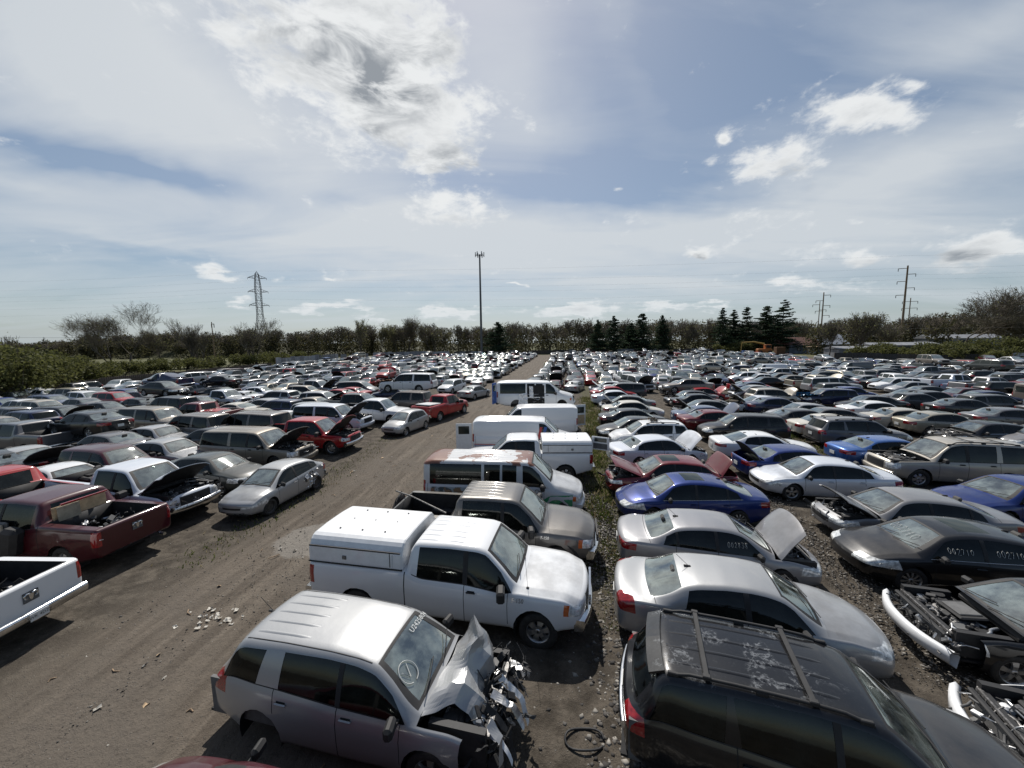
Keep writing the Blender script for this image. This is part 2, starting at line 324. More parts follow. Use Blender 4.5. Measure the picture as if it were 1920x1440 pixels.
MT = {
    'paint': paint_mat('car_paint', 0.0, 0.35), 'metal_paint': paint_mat('metallic_car_paint', 0.38, 0.38), 'peeled': paint_mat('peeling_paint', 0.0, 0.3, peel),
    'rusty': paint_mat('rusting_roof_paint', 0.0, 0.4, rustroof),
    'glass': glass_mat('clear_glass', (0.42, 0.50, 0.46), dust_sheen=0.50, floor=0.17, gain=1.3), 'tint': glass_mat('tinted_glass', (0.045, 0.055, 0.052), dust_sheen=0.03, floor=0.0, gain=0.65), 'farglass': glass_mat('dusty_sky_sheen_glass', see=False, dust_sheen=0.50, floor=0.18, gain=1.3), 'fartint': glass_mat('dark_side_glass', see=False, dust_sheen=0.03, floor=0.0, gain=0.65),
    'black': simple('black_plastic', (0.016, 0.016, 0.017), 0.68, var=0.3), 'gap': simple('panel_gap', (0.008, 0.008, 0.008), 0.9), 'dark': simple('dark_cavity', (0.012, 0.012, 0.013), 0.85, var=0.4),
    'tyre': simple('tyre_rubber', (0.022, 0.021, 0.020), 0.85, var=0.35, scale=14, bump=0.3), 'rim': simple('alloy', (0.40, 0.40, 0.40), 0.38, 0.85, var=0.2), 'steel': simple('steel_wheel', (0.05, 0.048, 0.046), 0.6, 0.4, var=0.4),
    'chrome': simple('chrome', (0.62, 0.63, 0.64), 0.16, 1.0, var=0.12), 'head': simple('headlight_lens', (0.60, 0.61, 0.60), 0.15, 0.15, coat=1.0, var=0.45, scale=14), 'tail': simple('taillight_lens', (0.24, 0.008, 0.010), 0.12, coat=1.0, var=0.3, scale=20),
    'amber': simple('amber_lens', (0.50, 0.10, 0.015), 0.15, coat=1.0), 'cloth': simple('seat_fabric', (0.085, 0.082, 0.078), 0.9, var=0.2), 'tan': simple('tan_fabric', (0.30, 0.26, 0.20), 0.9, var=0.2), 'grey': simple('grey_plastic', (0.10, 0.10, 0.10), 0.7, var=0.2),
    'engine': simple('engine_metal', (0.16, 0.155, 0.15), 0.5, 0.5, var=0.6, scale=22, bump=0.4), 'bright': simple('bare_aluminium', (0.45, 0.45, 0.45), 0.35, 0.9, var=0.3, scale=16), 'rust': simple('rusty_steel', (0.13, 0.065, 0.035), 0.85, 0.1, var=0.5, scale=16, bump=0.4),
    'plate': simple('licence_plate_white', (0.60, 0.61, 0.60), 0.4), 'white': simple('white_marker', (0.55, 0.56, 0.54), 0.7), 'foil': simple('sunshade_foil', (0.55, 0.62, 0.60), 0.22, 0.85, var=0.1, scale=5, bump=1.0),
    'wood': simple('weathered_wood', (0.23, 0.16, 0.10), 0.85, var=0.4, scale=9), 'board': simple('tan_board', (0.46, 0.33, 0.20), 0.8, var=0.2), 'bluetarp': simple('blue_tarp', (0.02, 0.12, 0.24), 0.3, var=0.5, scale=8, bump=1.0), 'white_paint': simple('white_panel', (0.68, 0.69, 0.70), 0.4, var=0.06, coat=0.4),
    'green': simple('green_vinyl', (0.03, 0.26, 0.12), 0.35, coat=0.5), 'red': simple('red_vinyl', (0.42, 0.03, 0.03), 0.4), 'blue': simple('blue_vinyl', (0.02, 0.08, 0.30), 0.4), 'blackvinyl': simple('black_vinyl', (0.012, 0.012, 0.014), 0.5),
}
# ------------------------------------------------------------------ vehicle builder
def pl(pts, r):
    X = np.array([p[0] for p in pts]); Z = np.array([p[1] for p in pts]); o = np.argsort(X, kind='stable'); X = X[o]; Z = Z[o]
    offs = np.array([-1, -.6, -.3, 0, .3, .6, 1]) * r; wt = np.array([.5, .9, 1.1, 1.2, 1.1, .9, .5]); wt = wt / wt.sum()
    return lambda x: float((np.interp(x + offs, X, Z) * wt).sum())
def sst(a, b, x):
    t = max(0.0, min(1.0, (x - a) / (b - a))); return t * t * (3 - 2 * t)
def region(bm, faces, planes):
    """cut the faces by the half spaces and return those inside all of them"""
    for co, no in planes:
        co = Vector(co); no = Vector(no); ins = []; st = []
        for f in faces:
            d = [(v.co - co).dot(no) for v in f.verts]
            if min(d) > -2e-4: ins.append(f)
            elif max(d) < 2e-4: pass
            else: st.append(f)
        if st:
            es = {e for f in st for e in f.edges}; vs = {v for f in st for v in f.verts}
            r = bmesh.ops.bisect_plane(bm, geom=st + list(es) + list(vs), plane_co=co, plane_no=no, dist=1e-4)
            ins += [g for g in r['geom'] if isinstance(g, bmesh.types.BMFace) and (g.calc_center_median() - co).dot(no) > 0]
        faces = ins
    return faces
NR = 22
def build_shell(S, dx):
    L, W = S['L'], S['W']; hl = L / 2
    zt = pl(S['top'], S.get('sm', .07)); zb = pl(S['belt'], .12)
    wd = pl(S.get('wid', [(-hl, .88), (-hl + .35, .95), (-hl + .9, .99), (0, 1), (hl - 1.0, .985), (hl - .4, .94), (hl, .86)]), .1)
    sill = S.get('sill', .20); roofw = S['roofw']; hmax = S['H'] - zb(0)
    hoodw = S.get('hoodw', .84)
    xs = list(np.arange(-hl + .12, hl - .12 + 1e-6, dx)); xs[-1] = hl - .12
    extra = S.get('cols', []); xs = sorted(xs + list(extra))
    def sill_z(x):
        return sill + .10 * sst(hl - .75, hl - .05, abs(x)) * (1 if x > 0 else 1.6)
    def sec(x):
        w = W / 2 * wd(x); b = zb(x); t = zt(x); t = max(t, b + .012); s0 = sill_z(x); h = t - b
        low = [(.60 * w, s0 + .02), (.90 * w, s0), (.955 * w, s0 + .03), (.985 * w, s0 + .10)]
        for fr, yf in ((.35, 1.0), (.55, 1.006), (.72, 1.0), (.86, .985), (.95, .968)): low.append((yf * w, s0 + (b - s0) * fr))
        low[6] = (low[6][0] + S.get('crease', .008), low[6][1])
        yb = .938 * w; low.append((yb, b))
        k = sst(.05, .45, h); tt = min(1.0, h / hmax)
        yr = hoodw * yb * (1 - k) + k * (yb + (roofw - yb) * (tt ** 0.9))
        crown = S.get('crown', .035) * (.4 + .6 * k); zr = (b + h * .55) * (1 - k) + (t - crown) * k
        rc = (.018 * (1 - k) + S.get('rc', .065) * k); rc = min(rc, .4 * max(h, .012) + .01)
        side = Vector((yr - yb, zr - b)); sl_ = max(side.length, 1e-4); sd = side / sl_
        p_end = Vector((yr, zr)) - sd * min(rc, sl_ * .5)
        up = []
        for q in (.035, .22, .42, .62, .82, 1.0):
            bulge = S.get('sidebulge', .018) * k * math.sin(math.pi * q)
            p = Vector((yb, b)).lerp(p_end, q); up.append((p.x + bulge, p.y + bulge * .3))
        fz = lambda y: zr + (t - zr) * (1 - (abs(y) / yr) ** 2.2)
        y2 = yr - rc; c2 = Vector((y2, fz(y2))); c0 = Vector((yr, zr))
        m = p_end * .25 + c0 * .5 + c2 * .25
        up.append((m.x, m.y)); up.append((c2.x, c2.y))
        for q in (.85, .64, .43, .21, 0): 
            y = y2 * q; up.append((y, fz(y)))
        return low + up    # 10 + 13 = 23
    rings = []
    for x in xs: rings.append((x, sec(x)))
    def endring(x, ref, ins):
        s = sec(ref); zs = [p[1] for p in s]; zc = (max(zs) + min(zs)) / 2; hh = (max(zs) - min(zs)) / 2; ww = max(p[0] for p in s)
        return (x, [(y * (ww - ins) / ww, zc + (z - zc) * (hh - ins * .8) / hh) for y, z in s])
    e = hl
    rear = [endring(-e, -e + .05, .085), endring(-e + .012, -e + .07, .045), endring(-e + .055, -e + .09, .010)]
    front = [endring(e - .055, e - .09, .010), endring(e - .012, e - .07, .045), endring(e, e - .05, .085)]
    rings = rear + rings + front
    bm = bmesh.new(); lr = bm.faces.layers.int.new('row'); lp = bm.faces.layers.int.new('part'); ln = bm.verts.layers.float_vector.new('n0')
    grid = []
    for x, s in rings:
        ring = [bm.verts.new((x, -y, z)) for y, z in s[:-1]] + [bm.verts.new((x, 0, s[-1][1]))] + [bm.verts.new((x, y, z)) for y, z in s[-2::-1]]
        grid.append(ring)
    n = len(grid[0])
    for i in range(len(grid) - 1):
        for k in range(n - 1):
            f = bm.faces.new((grid[i][k], grid[i + 1][k], grid[i + 1][k + 1], grid[i][k + 1])); f[lr] = min(k, n - 2 - k)
            f.smooth = True
    # end caps
    for ring, sgn in ((grid[0], -1), (grid[-1], 1)):
        M = 8; cap = []
        for k in range(NR):
            a, b = ring[k], ring[n - 1 - k]
            cap.append([a] + [bm.verts.new(a.co.lerp(b.co, q / M)) for q in range(1, M)] + [b])
        topv = ring[NR]
        for k in range(NR - 1):
            for q in range(M):
                vs = (cap[k][q], cap[k][q + 1], cap[k + 1][q + 1], cap[k + 1][q])
                f = bm.faces.new(vs if sgn > 0 else vs[::-1]); f[lr] = 50; f.smooth = True
        for q in range(M):
            vs = (cap[NR - 1][q], cap[NR - 1][q + 1], topv); f = bm.faces.new(vs if sgn > 0 else vs[::-1]); f[lr] = 50; f.smooth = True
    # arches flare
    Ra = S['R'] + S.get('archgap', .055)
    for v in bm.verts:
        if abs(v.co.y) > .3 * W:
            for xw in (S['xf'], S['xr']):
                d = math.hypot(v.co.x - xw, v.co.z - S['R'] * S.get('archz', 1.0))
                if d > Ra - .08 and v.co.z < zb(v.co.x): v.co.y += math.copysign(S.get('flare', .018), v.co.y) * math.exp(-((d - Ra) / .06) ** 2)
    info = dict(zt=zt, zb=zb, sec=sec, wd=wd, Ra=Ra)
    return bm, info
def bowf(S):
    L, W = S['L'], S['W']; bf = S.get('bowf', .26); br = S.get('bowr', .16); p = S.get('bowp', 2.3)
    def f(co):
        x, y, z = co; k = min(1.3, abs(y) / (W / 2)) ** p
        if x > 0: return Vector((x - bf * k * sst(.1 * L, .5 * L, x), y, z))
        return Vector((x + br * k * sst(.1 * L, .5 * L, -x), y, z))
    return f
def addnormal_layer(bm, bow):
    ln = bm.verts.layers.float_vector['n0']
    old = [v.co.copy() for v in bm.verts]
    for v in bm.verts: v.co = bow(v.co)
    bmesh.ops.recalc_face_normals(bm, faces=bm.faces)
    up = [f for f in bm.faces if f.calc_center_median().z > .7 and abs(f.normal.z) > .8]
    if sum(f.normal.z for f in up) < 0: bmesh.ops.reverse_faces(bm, faces=list(bm.faces))
    bm.normal_update()
    for v, o in zip(bm.verts, old): v[ln] = v.normal.copy(); v.co = o
def extract(bm, faces, mats, bow, inset=0.0, origin=None, thick=0.0, under='dark', close=False):
    """faces -> MB with the car's smooth normals; mats maps a face to its material"""
    ln = bm.verts.layers.float_vector['n0']; mb = MB(); idx = {}
    org = Vector(origin) if origin else Vector((0, 0, 0))
    for f in faces:
        for v in f.verts:
            if v not in idx:
                nn = Vector(v[ln]); nn = nn.normalized() if nn.length > 0 else Vector((0, 0, 1))
                idx[v] = len(mb.v); mb.v.append(tuple(bow(v.co) - nn * inset - org)); mb.n.append(tuple(nn))
        mb.f.append(tuple(idx[v] for v in f.verts)); mb.m.append(mats(f)); mb.sm.append(True)
    if thick:
        b = len(mb.v); keys = list(idx.items()); top_n = len(mb.f)
        for v, i in keys:
            mb.v.append(tuple(Vector(mb.v[i]) - Vector(mb.n[i]) * thick)); mb.n.append(tuple(-Vector(mb.n[i])))
        for fi in range(top_n):
            mb.f.append(tuple(b + k for k in mb.f[fi][::-1])); mb.m.append(under); mb.sm.append(True)
        fs = set(faces)
        for f in faces:
            for lo in f.loops:
                if sum(1 for g in lo.edge.link_faces if g in fs) == 1:
                    a, c = idx[lo.vert], idx[lo.link_loop_next.vert]
                    mb.add([mb.v[a], mb.v[c], mb.v[b + c], mb.v[b + a]], [(3, 2, 1, 0)], mats(f))
    return mb
def wheel_parts(Rw, wt, style):
    """tyre and rim about the origin, outer face towards -Y"""
    ty = MB(); h = wt / 2; rr = Rw * (.66 if style != 'truck' else .60)
    ty.lathe_y((0, 0, 0), [(-h * .80, rr), (-h * .95, rr + .02), (-h, rr + (Rw - rr) * .45), (-h * .92, Rw * .965), (-h * .75, Rw * .995), (0, Rw), (h * .75, Rw * .995), (h * .92, Rw * .965), (h, rr + .03), (h * .8, rr)], 'tyre', 28)
    rm = MB(); m = 'steel' if style == 'steel' else 'rim'; c = (0, 0, 0)
    rm.lathe_y(c, [(-h * .80, rr), (-h * .72, rr * .94), (-h * .45, rr * .90), (h * .6, rr * .88), (h * .8, rr)], m, 28)
    rm.lathe_y(c, [(-h * .3, rr * .89), (-h * .2, .05)], 'dark', 20)
    if style in ('steel',):
        rm.lathe_y(c, [(-h * .45, rr * .90), (-h * .40, rr * .70), (-h * .62, rr * .45), (-h * .50, rr * .30), (-h * .50, 0.001)], m, 24)
        for k in range(8):
            a = k * math.pi / 4; rm.tube([(rr * .72 * math.cos(a), -h * .50, rr * .72 * math.sin(a)), (rr * .72 * math.cos(a), -h * .40, rr * .72 * math.sin(a))], rr * .06, 'dark', 6)
    else:
        ns = {'five': 5, 'ten': 10, 'truck': 6, 'multi': 16}[style]; wsp = {'five': .20, 'ten': .09, 'truck': .24, 'multi': .055}[style]
        for k in range(ns):
            a = 2 * math.pi * (k + .25) / ns; ca, sa = math.cos(a), math.sin(a); r0, r1 = rr * .16, rr * .92
            vs = []
            for r, y, wf in ((r0, -h * .66, .75), (rr * .55, -h * .74, .8), (r1, -h * .60, 1.15)):
                ww = wsp * rr * wf
                for s_ in (-1, 1):
                    vs.append((r * ca - s_ * ww * sa, y, r * sa + s_ * ww * ca)); vs.append((r * ca - s_ * ww * 1.2 * sa, y + .04, r * sa + s_ * ww * 1.2 * ca))
            fs = []
            for i in range(2):
                o = i * 4; fs += [(o, o + 2, o + 6, o + 4), (o, o + 4, o + 5, o + 1), (o + 2, o + 3, o + 7, o + 6)]
            rm.add(vs, fs, m)
        rm.lathe_y(c, [(-h * .55, rr * .24), (-h * .72, rr * .22), (-h * .76, rr * .13), (-h * .76, .001)], m, 16)
        rm.lathe_y(c, [(-h * .78, rr * .09), (-h * .79, .001)], 'dark', 12)
    return ty, rm
def engine_mb(w, l, z0, z1, seed, busy=1.0):
    """engine compartment contents: block, covers, battery, pipes, hoses"""
    r = random.Random(seed); mb = MB(); zc = (z0 + z1) / 2
    mb.box((0, 0, z0 + .02), (l, w, .04), 'dark')
    for s in (-1, 1):
        mb.box((0, s * (w / 2 - .06), zc + .05), (l * .9, .1, (z1 - z0) * .85), 'black'); mb.tube([(-.05 - l * .1, s * (w / 2 - .16), z1 - .12), (-.05 - l * .1, s * (w / 2 - .16), z1 - .02)], .11, 'dark', 12)
    mb.box((l * .42, 0, zc - .02), (.07, w * .8, (z1 - z0) * .8), 'black'); mb.box((l * .46, 0, z1 - .10), (.06, w * .9, .05), 'engine')
    mb.box((-.06, 0, zc), (l * .45, w * .42, (z1 - z0) * .75), 'engine', bev=.04)
    mb.box((-.06, 0, z1 - .09), (l * .38, w * .36, .07), 'black', bev=.03); 
    for k in range(4): mb.box((-.06 - l * .15 + k * l * .1, 0, z1 - .05), (l * .05, w * .3, .02), 'black', bev=.008)
    mb.box((l * .2, w * .32, z1 - .13), (.20, .17, .17), 'black', bev=.015); mb.box((l * .2, w * .32, z1 - .035), (.2, .17, .02), 'grey')
    mb.box((-.1, -w * .33, z1 - .12), (.28, .22, .14), 'black', bev=.03)
    mb.box((l * .25, -w * .28, z1 - .16), (.16, .14, .16), 'white_paint' if seed % 3 == 0 else 'grey', bev=.03)
    for k in range(int(10 * busy)):
        p0 = Vector((r.uniform(-l * .4, l * .42), r.uniform(-w * .42, w * .42), z1 - r.uniform(.02, .16)))
        pts = [p0]; d = Vector((r.uniform(-1, 1), r.uniform(-1, 1), 0)).normalized()
        for q in range(4): d = (d + Vector((r.uniform(-.8, .8), r.uniform(-.8, .8), r.uniform(-.3, .3)))).normalized(); pts.append(pts[-1] + d * .09)
        pts = [Vector((max(-l * .45, min(l * .45, p.x)), max(-w * .46, min(w * .46, p.y)), max(z0, min(z1, p.z)))) for p in pts]
        mb.tube(pts, r.choice((.012, .02, .03)), r.choice(('black', 'black', 'engine', 'bright', 'dark')), 6)
    for k in range(int(22 * busy)):
        mb.box((r.uniform(-l * .42, l * .42), r.uniform(-w * .42, w * .42), z1 - r.uniform(.05, .2)), (r.uniform(.03, .16), r.uniform(.03, .14), r.uniform(.03, .1)), r.choice(('black', 'engine', 'grey', 'black', 'bright', 'dark')), (r.uniform(-.3, .3), r.uniform(-.3, .3), r.uniform(0, 3)), bev=.01)
    return mb
def seat_mb(x, y, z, m='cloth', w=.50):
    mb = MB(); mb.box((x, y, z), (.50, w, .16), m, (0, -.12, 0), bev=.05); mb.box((x - .30, y, z + .32), (.15, w * .96, .62), m, (0, -.30, 0), bev=.05)
    mb.box((x - .42, y, z + .70), (.10, .26, .18), m, (0, -.25, 0), bev=.04); return mb

BUILT = {}
def build_parts(S, lod=0, hood='shut', trunk='shut', wheels=True, wrecked=False, seed=1):
    """returns list of (part name, MB, location, parent index or None). lod 0 near, 1 middle, 2 far"""
    dx = (.075, .12, .17)[lod]; L, W, H = S['L'], S['W'], S['H']; hl = L / 2
    bm, I = build_shell(S, dx); bow = bowf(S); addnormal_layer(bm, bow)
    lr = bm.faces.layers.int['row']; lp = bm.faces.layers.int['part']
    zt, zb = I['zt'], I['zb']; PN = []; PM = {}
    def setp(faces, name, mat):
        if name not in PN: PN.append(name); PM[PN.index(name) + 1] = {}
        i = PN.index(name) + 1
        for f in faces: f[lp] = i; f.material_index = MK[mat]
        return faces
    MK = {k: i for i, k in enumerate(MT)}; KM = {i: k for k, i in MK.items()}
    pm = MK['paint']
    for f in bm.faces: f.material_index = pm
    def cand(fn): return [f for f in bm.faces if f[lp] == 0 and fn(f, f.calc_center_median())]
    body = 'body'
    # wheel arches
    zw = S['R'] * S.get('archz', 1.0); Ra = I['Ra']
    for sgn in (-1, 1):
        for xw in (S['xf'], S['xr']):
            fs = cand(lambda f, c: f[lr] <= 9 and c.y * sgn > 0 and abs(c.x - xw) < Ra + .25 and c.z < zw + Ra + .3)
            nseg = 20 if lod == 0 else 12; pls = []
            for k in range(nseg):
                a = 2 * math.pi * (k + .5) / nseg
                if math.sin(a) < -.75: continue
                pls.append(((xw + Ra * math.cos(a), 0, zw + Ra * math.sin(a)), (-math.cos(a), 0, -math.sin(a))))
            fs = region(bm, fs, pls)
            bmesh.ops.delete(bm, geom=fs, context='FACES')
    up_row = 10
    # open pickup bed
    if 'bed' in S:
        b0, b1 = S['bed']
        fs = region(bm, cand(lambda f, c: f[lr] >= 15 and b0 - .2 < c.x < b1 + .2 and f[lr] < 50 and c.z < S['bedz'] + .12), [((b0, 0, 0), (1, 0, 0)), ((b1, 0, 0), (-1, 0, 0))])
        bmesh.ops.delete(bm, geom=fs, context='FACES')
        # tailgate top: leave
    # glazing
    gfront = 'glass'
    xw0, xw1 = S['ws']
    if xw0 is not None:
        fs = region(bm, cand(lambda f, c: 17 <= f[lr] < 50 and xw0 - .3 < c.x < xw1 + .3), [((xw0, 0, 0), (1, 0, 0)), ((xw1, 0, 0), (-1, 0, 0))])
        if lod == 0:
            setp(fs, body, 'black'); 
            for f in fs: f[lp] = 0
            fs2 = region(bm, [f for f in fs if f.is_valid and f[lr] >= 18] , [((xw0 + .045, 0, 0), (1, 0, 0)), ((xw1 - .05, 0, 0), (-1, 0, 0))])
            setp(fs2, 'windshield', 'glass')
            for f in bm.faces:
                if f[lp] == 0 and f.material_index == MK['black']: f[lp] = 0
        else: setp(fs, 'windshield', 'glass')
    for (r0, r1) in S.get('rw', []):
        fs = region(bm, cand(lambda f, c: 17 <= f[lr] < 50 and r0 - .3 < c.x < r1 + .3), [((r0, 0, 0), (1, 0, 0)), ((r1, 0, 0), (-1, 0, 0))])
        setp(fs, 'rear_window', 'glass')
    if 'rwbox' in S:      # upright rear window: y half width, z0, z1
        yy, z0, z1 = S['rwbox']
        fs = region(bm, cand(lambda f, c: (f[lr] >= 50 or f[lr] >= 15) and c.x < S.get('rwx', -hl + .35) and f.normal.x < -.3), [((0, -yy, 0), (0, 1, .0)), ((0, yy, 0), (0, -1, 0)), ((0, 0, z0), (0, 0, 1)), ((0, 0, z1), (0, 0, -1))])
        setp(fs, 'rear_window', 'tint' if S.get('rtint', True) else 'glass')
    # side windows: list of (x_bottom_front, x_top_front, x_bottom_rear, x_top_rear), each front to rear
    zmid = (zb(0) + H) / 2; zlo, zhi = zb(0), H
    for sgn in (-1, 1):
        strip = region(bm, cand(lambda f, c: 9 < f[lr] <= 15 and c.y * sgn > 0), []) if False else None
        for wi, (bf, tf, br, tr) in enumerate(S['sw']):
            nf = Vector((-(zhi - zlo), 0, tf - bf)); 
            nr = Vector(((zhi - zlo), 0, -(tr - br)))
            rlo = 10 if not S.get('hiwin') else 11
            fs = cand(lambda f, c: rlo <= f[lr] <= 14 and c.y * sgn > 0 and min(br, tr) - .3 < c.x < max(bf, tf) + .3)
            fs = region(bm, fs, [((bf, 0, zlo), nf), ((br, 0, zlo), nr)])
            wm = S.get('swm', 'tint')
            if S.get('swm0') and wi == 0: wm = S['swm0']
            setp(fs, 'side_window' + '_%d_%s' % (wi, 'ab'[sgn > 0]), wm)
        if S.get('blackpillar', True) and len(S['sw']) > 1 and lod < 2:
            for a, b in zip(S['sw'][:-1], S['sw'][1:]):
                nf = Vector((-(zhi - zlo), 0, a[3] - a[2])); nr = Vector(((zhi - zlo), 0, -(b[1] - b[0])))
                if abs(a[2] - b[0]) > .16: continue
                fs = region(bm, cand(lambda f, c: 10 <= f[lr] <= 14 and c.y * sgn > 0 and b[0] - .3 < c.x < a[2] + .3), [((a[2], 0, zlo), nf), ((b[0], 0, zlo), nr)])
                for f in fs: f.material_index = MK['black']
    if lod < 2:
        x0, x1 = S.get('beltx', (S['sw'][-1][2], S['sw'][0][0]))
        for f in region(bm, cand(lambda f, c: f[lr] == 9), [((x0, 0, 0), (1, 0, 0)), ((x1, 0, 0), (-1, 0, 0))]): f.material_index = MK[S.get('trimm', 'black')]
        # panel seams
        for sx, z0_ in S.get('seams', []):
            for sgn in (-1, 1):
                for f in region(bm, cand(lambda f, c: 2 <= f[lr] <= 9 and c.y * sgn > 0 and abs(c.x - sx) < .2 and c.z > z0_ - .1), [((sx - .007, 0, 0), (1, 0, 0)), ((sx + .007, 0, 0), (-1, 0, 0)), ((0, 0, z0_), (0, 0, 1))]): f.material_index = MK['gap']
        for f in cand(lambda f, c: f[lr] in (1, 2) and abs(c.x) < hl - .4):
            if f[lr] == 1: f.material_index = MK['black']
        for x0, x1 in S.get('topseams', []):
            for f in region(bm, cand(lambda f, c: 10 <= f[lr] < 50 and x0 - .2 < c.x < x1 + .2), [((x0, 0, 0), (1, 0, 0)), ((x1, 0, 0), (-1, 0, 0))]): f.material_index = MK['gap']
    if 'sunroof' in S and lod < 2:
        x0, x1, yy = S['sunroof']
        fs = region(bm, cand(lambda f, c: 15 <= f[lr] < 50 and x0 - .2 < c.x < x1 + .2), [((x0, 0, 0), (1, 0, 0)), ((x1, 0, 0), (-1, 0, 0)), ((0, -yy, 0), (0, 1, 0)), ((0, yy, 0), (0, -1, 0))])
        setp(fs, 'sunroof', 'fartint')
    # lamps: (xback, z0, z1, yin, slope) on both ends
    def lamp(nm, mat, sg, xb, z0, z1, yin, sl=0.0):
        for sgn in (-1, 1):
            pls = [((sg * xb, 0, z0), Vector((sg, 0, -sl * sg)) if True else 0), ((0, 0, z0), Vector((-.10 * sg * 0, 0, 1))), ((sg * xb, 0, z1), Vector((-S.get('lslope', .22) * sg * (1 if nm == 'headlight' else 0), 0, -1))), ((0, sgn * yin, 0), (0, sgn, 0))]
            fs = cand(lambda f, c: c.x * sg > xb - .25 and c.y * sgn > yin - .2 and z0 - .2 < c.z < z1 + .3 and f[lr] > 1)
            fs = region(bm, fs, pls); setp(fs, nm + '_' + 'ab'[sgn > 0], mat)
            if nm == 'headlight' and lod < 2 and S.get('amberlamp'):
                for f in region(bm, fs, [((sg * (xb + .1), 0, 0), (-sg, 0, 0))]): f.material_index = MK['amber']
    if hood != 'gone' or not wrecked: lamp('headlight', 'head', 1, *S['hl'])
    lamp('taillight', 'tail', -1, *S['tl'])
    # grille
    for (yy, z0, z1, mat) in S.get('grille', []):
        fs = region(bm, cand(lambda f, c: c.x > hl - .3 and f.normal.x > .2 and (f[lr] >= 50 or f[lr] > 1) and z0 - .2 < c.z < z1 + .2), [((0, -yy, 0), (0, 1, 0)), ((0, yy, 0), (0, -1, 0)), ((0, 0, z0), (0, 0, 1)), ((0, 0, z1), (0, 0, -1))])
        if mat == 'grille': setp(fs, 'grille', 'black')
        else:
            for f in fs: f.material_index = MK[mat]
    # bonnet and boot lid
    hx0, hx1 = S['hood']; hrow = 11 if S.get('hoodrow') is None else S['hoodrow']
    fs = region(bm, cand(lambda f, c: hrow <= f[lr] < 50 and hx0 - .3 < c.x < hx1 + .3), [((hx0, 0, 0), (1, 0, 0)), ((hx1, 0, 0), (-1, 0, 0))])
    setp(fs, 'hood', 'paint')
    if trunk == 'open' and 'trunk' in S:
        tx0, tx1 = S['trunk']
        fs = region(bm, cand(lambda f, c: 11 <= f[lr] < 50 and tx0 - .3 < c.x < tx1 + .3), [((tx0, 0, 0), (1, 0, 0)), ((tx1, 0, 0), (-1, 0, 0))])
        setp(fs, 'trunk_lid', 'paint')
    if S.get('crush'):
        fs = region(bm, [f for f in bm.faces if f.calc_center_median().x > S['crush'] - .3], [((S['crush'], 0, 0), (1, 0, 0))])
        bmesh.ops.delete(bm, geom=fs, context='FACES')
    byp = {}
    for f in bm.faces: byp.setdefault(f[lp], []).append(f)
    mf = lambda f: KM[f.material_index]
    out = []
    bmb = extract(bm, byp.get(0, []), mf, bow)
    # arch liners and underbody
    for sgn in (-1, 1):
        for xw in (S['xf'], S['xr']):
            wy = W / 2 * I['wd'](xw) + S.get('flare', .018) * .6
            seg = 14; vs = []; fs = []
            for k in range(seg + 1):
                a = math.pi * (-.12 + 1.24 * k / seg)
                for yy in (wy - .03, wy - .34):
                    p = bow((xw + (Ra + .004) * math.cos(a), sgn * yy, zw + (Ra + .004) * math.sin(a))); vs.append(p)
            fs = [(2 * k, 2 * k + 1, 2 * k + 3, 2 * k + 2) for k in range(seg)]; bmb.add(vs, fs, 'dark')
            bmb.add([vs[2 * k + 1] for k in range(seg + 1)], [tuple(range(seg + 1))], 'dark')
    sl_ = S.get('sill', .20)
    bmb.box((0, 0, sl_ + .05), (L * .90, W * .50, .09), 'dark')
    bmb.box(((S['xf'] + S['xr']) / 2, 0, sl_ + .06), (S['xf'] - S['xr'] - 2 * Ra - .05, W * .9, .07), 'dark')
    if S.get('deck'): # closed floor height behind the glass of vans and pickups
        pass
    if 'bed' in S:
        b0, b1 = S['bed']; bz = S['bedz']; fl = S.get('bedfloor', .72); bw = I['sec']((b0 + b1) / 2)[16][0] - .0
        for sgn in (-1, 1): bmb.add([(b0, sgn * bw, bz), (b1, sgn * bw, bz), (b1, sgn * (bw - .03), fl), (b0, sgn * (bw - .03), fl)], [(0, 1, 2, 3)], S.get('bedm', 'black'))
        bmb.box(((b0 + b1) / 2, 0, fl), (b1 - b0, 2 * bw - .04, .03), S.get('bedm', 'black'))
        bmb.box((b0 + .012, 0, (bz + fl) / 2), (.03, 2 * bw - .02, bz - fl - .01), S.get('bedm', 'black')); bmb.box((b1 - .012, 0, (bz + fl) / 2), (.03, 2 * bw - .02, bz - fl), S.get('bedm', 'black'))
        if lod == 0:
            for k in range(9): bmb.box(((b0 + b1) / 2, -bw + .15 + k * (2 * bw - .3) / 8, fl + .022), (b1 - b0 - .1, .05, .016), S.get('bedm', 'black'))
            for sgn in (-1, 1): bmb.box((S['xr'], sgn * (bw - .12), fl + .1), (.8, .22, .2), S.get('bedm', 'black'), bev=.05)
    # roof ribs
    def roofz(x, y):
        s = I['sec'](x)[16:]; ys = [p[0] for p in s][::-1]; zs = [p[1] for p in s][::-1]; return float(np.interp(abs(y), ys, zs))
    if lod < 2:
        for (x0, x1, y) in S.get('ribs', []):
            for sgn in ((-1, 1) if y else (1,)):
                n = 6
                vs = []
                for i in range(n + 1):
                    x = x0 + (x1 - x0) * i / n; e = 1 if 0 < i < n else 0
                    for yy, dz in ((-.032, -.002), (-.014, .013 * e - .002), (.014, .013 * e - .002), (.032, -.002)): vs.append(bow((x, sgn * y + yy, roofz(x, sgn * y + yy) + dz + .001)))
                fs = [(4 * i + j, 4 * i + 4 + j, 4 * i + 5 + j, 4 * i + 1 + j) for i in range(n) for j in range(3)]
                bmb.add(vs, fs, 'paint', False)
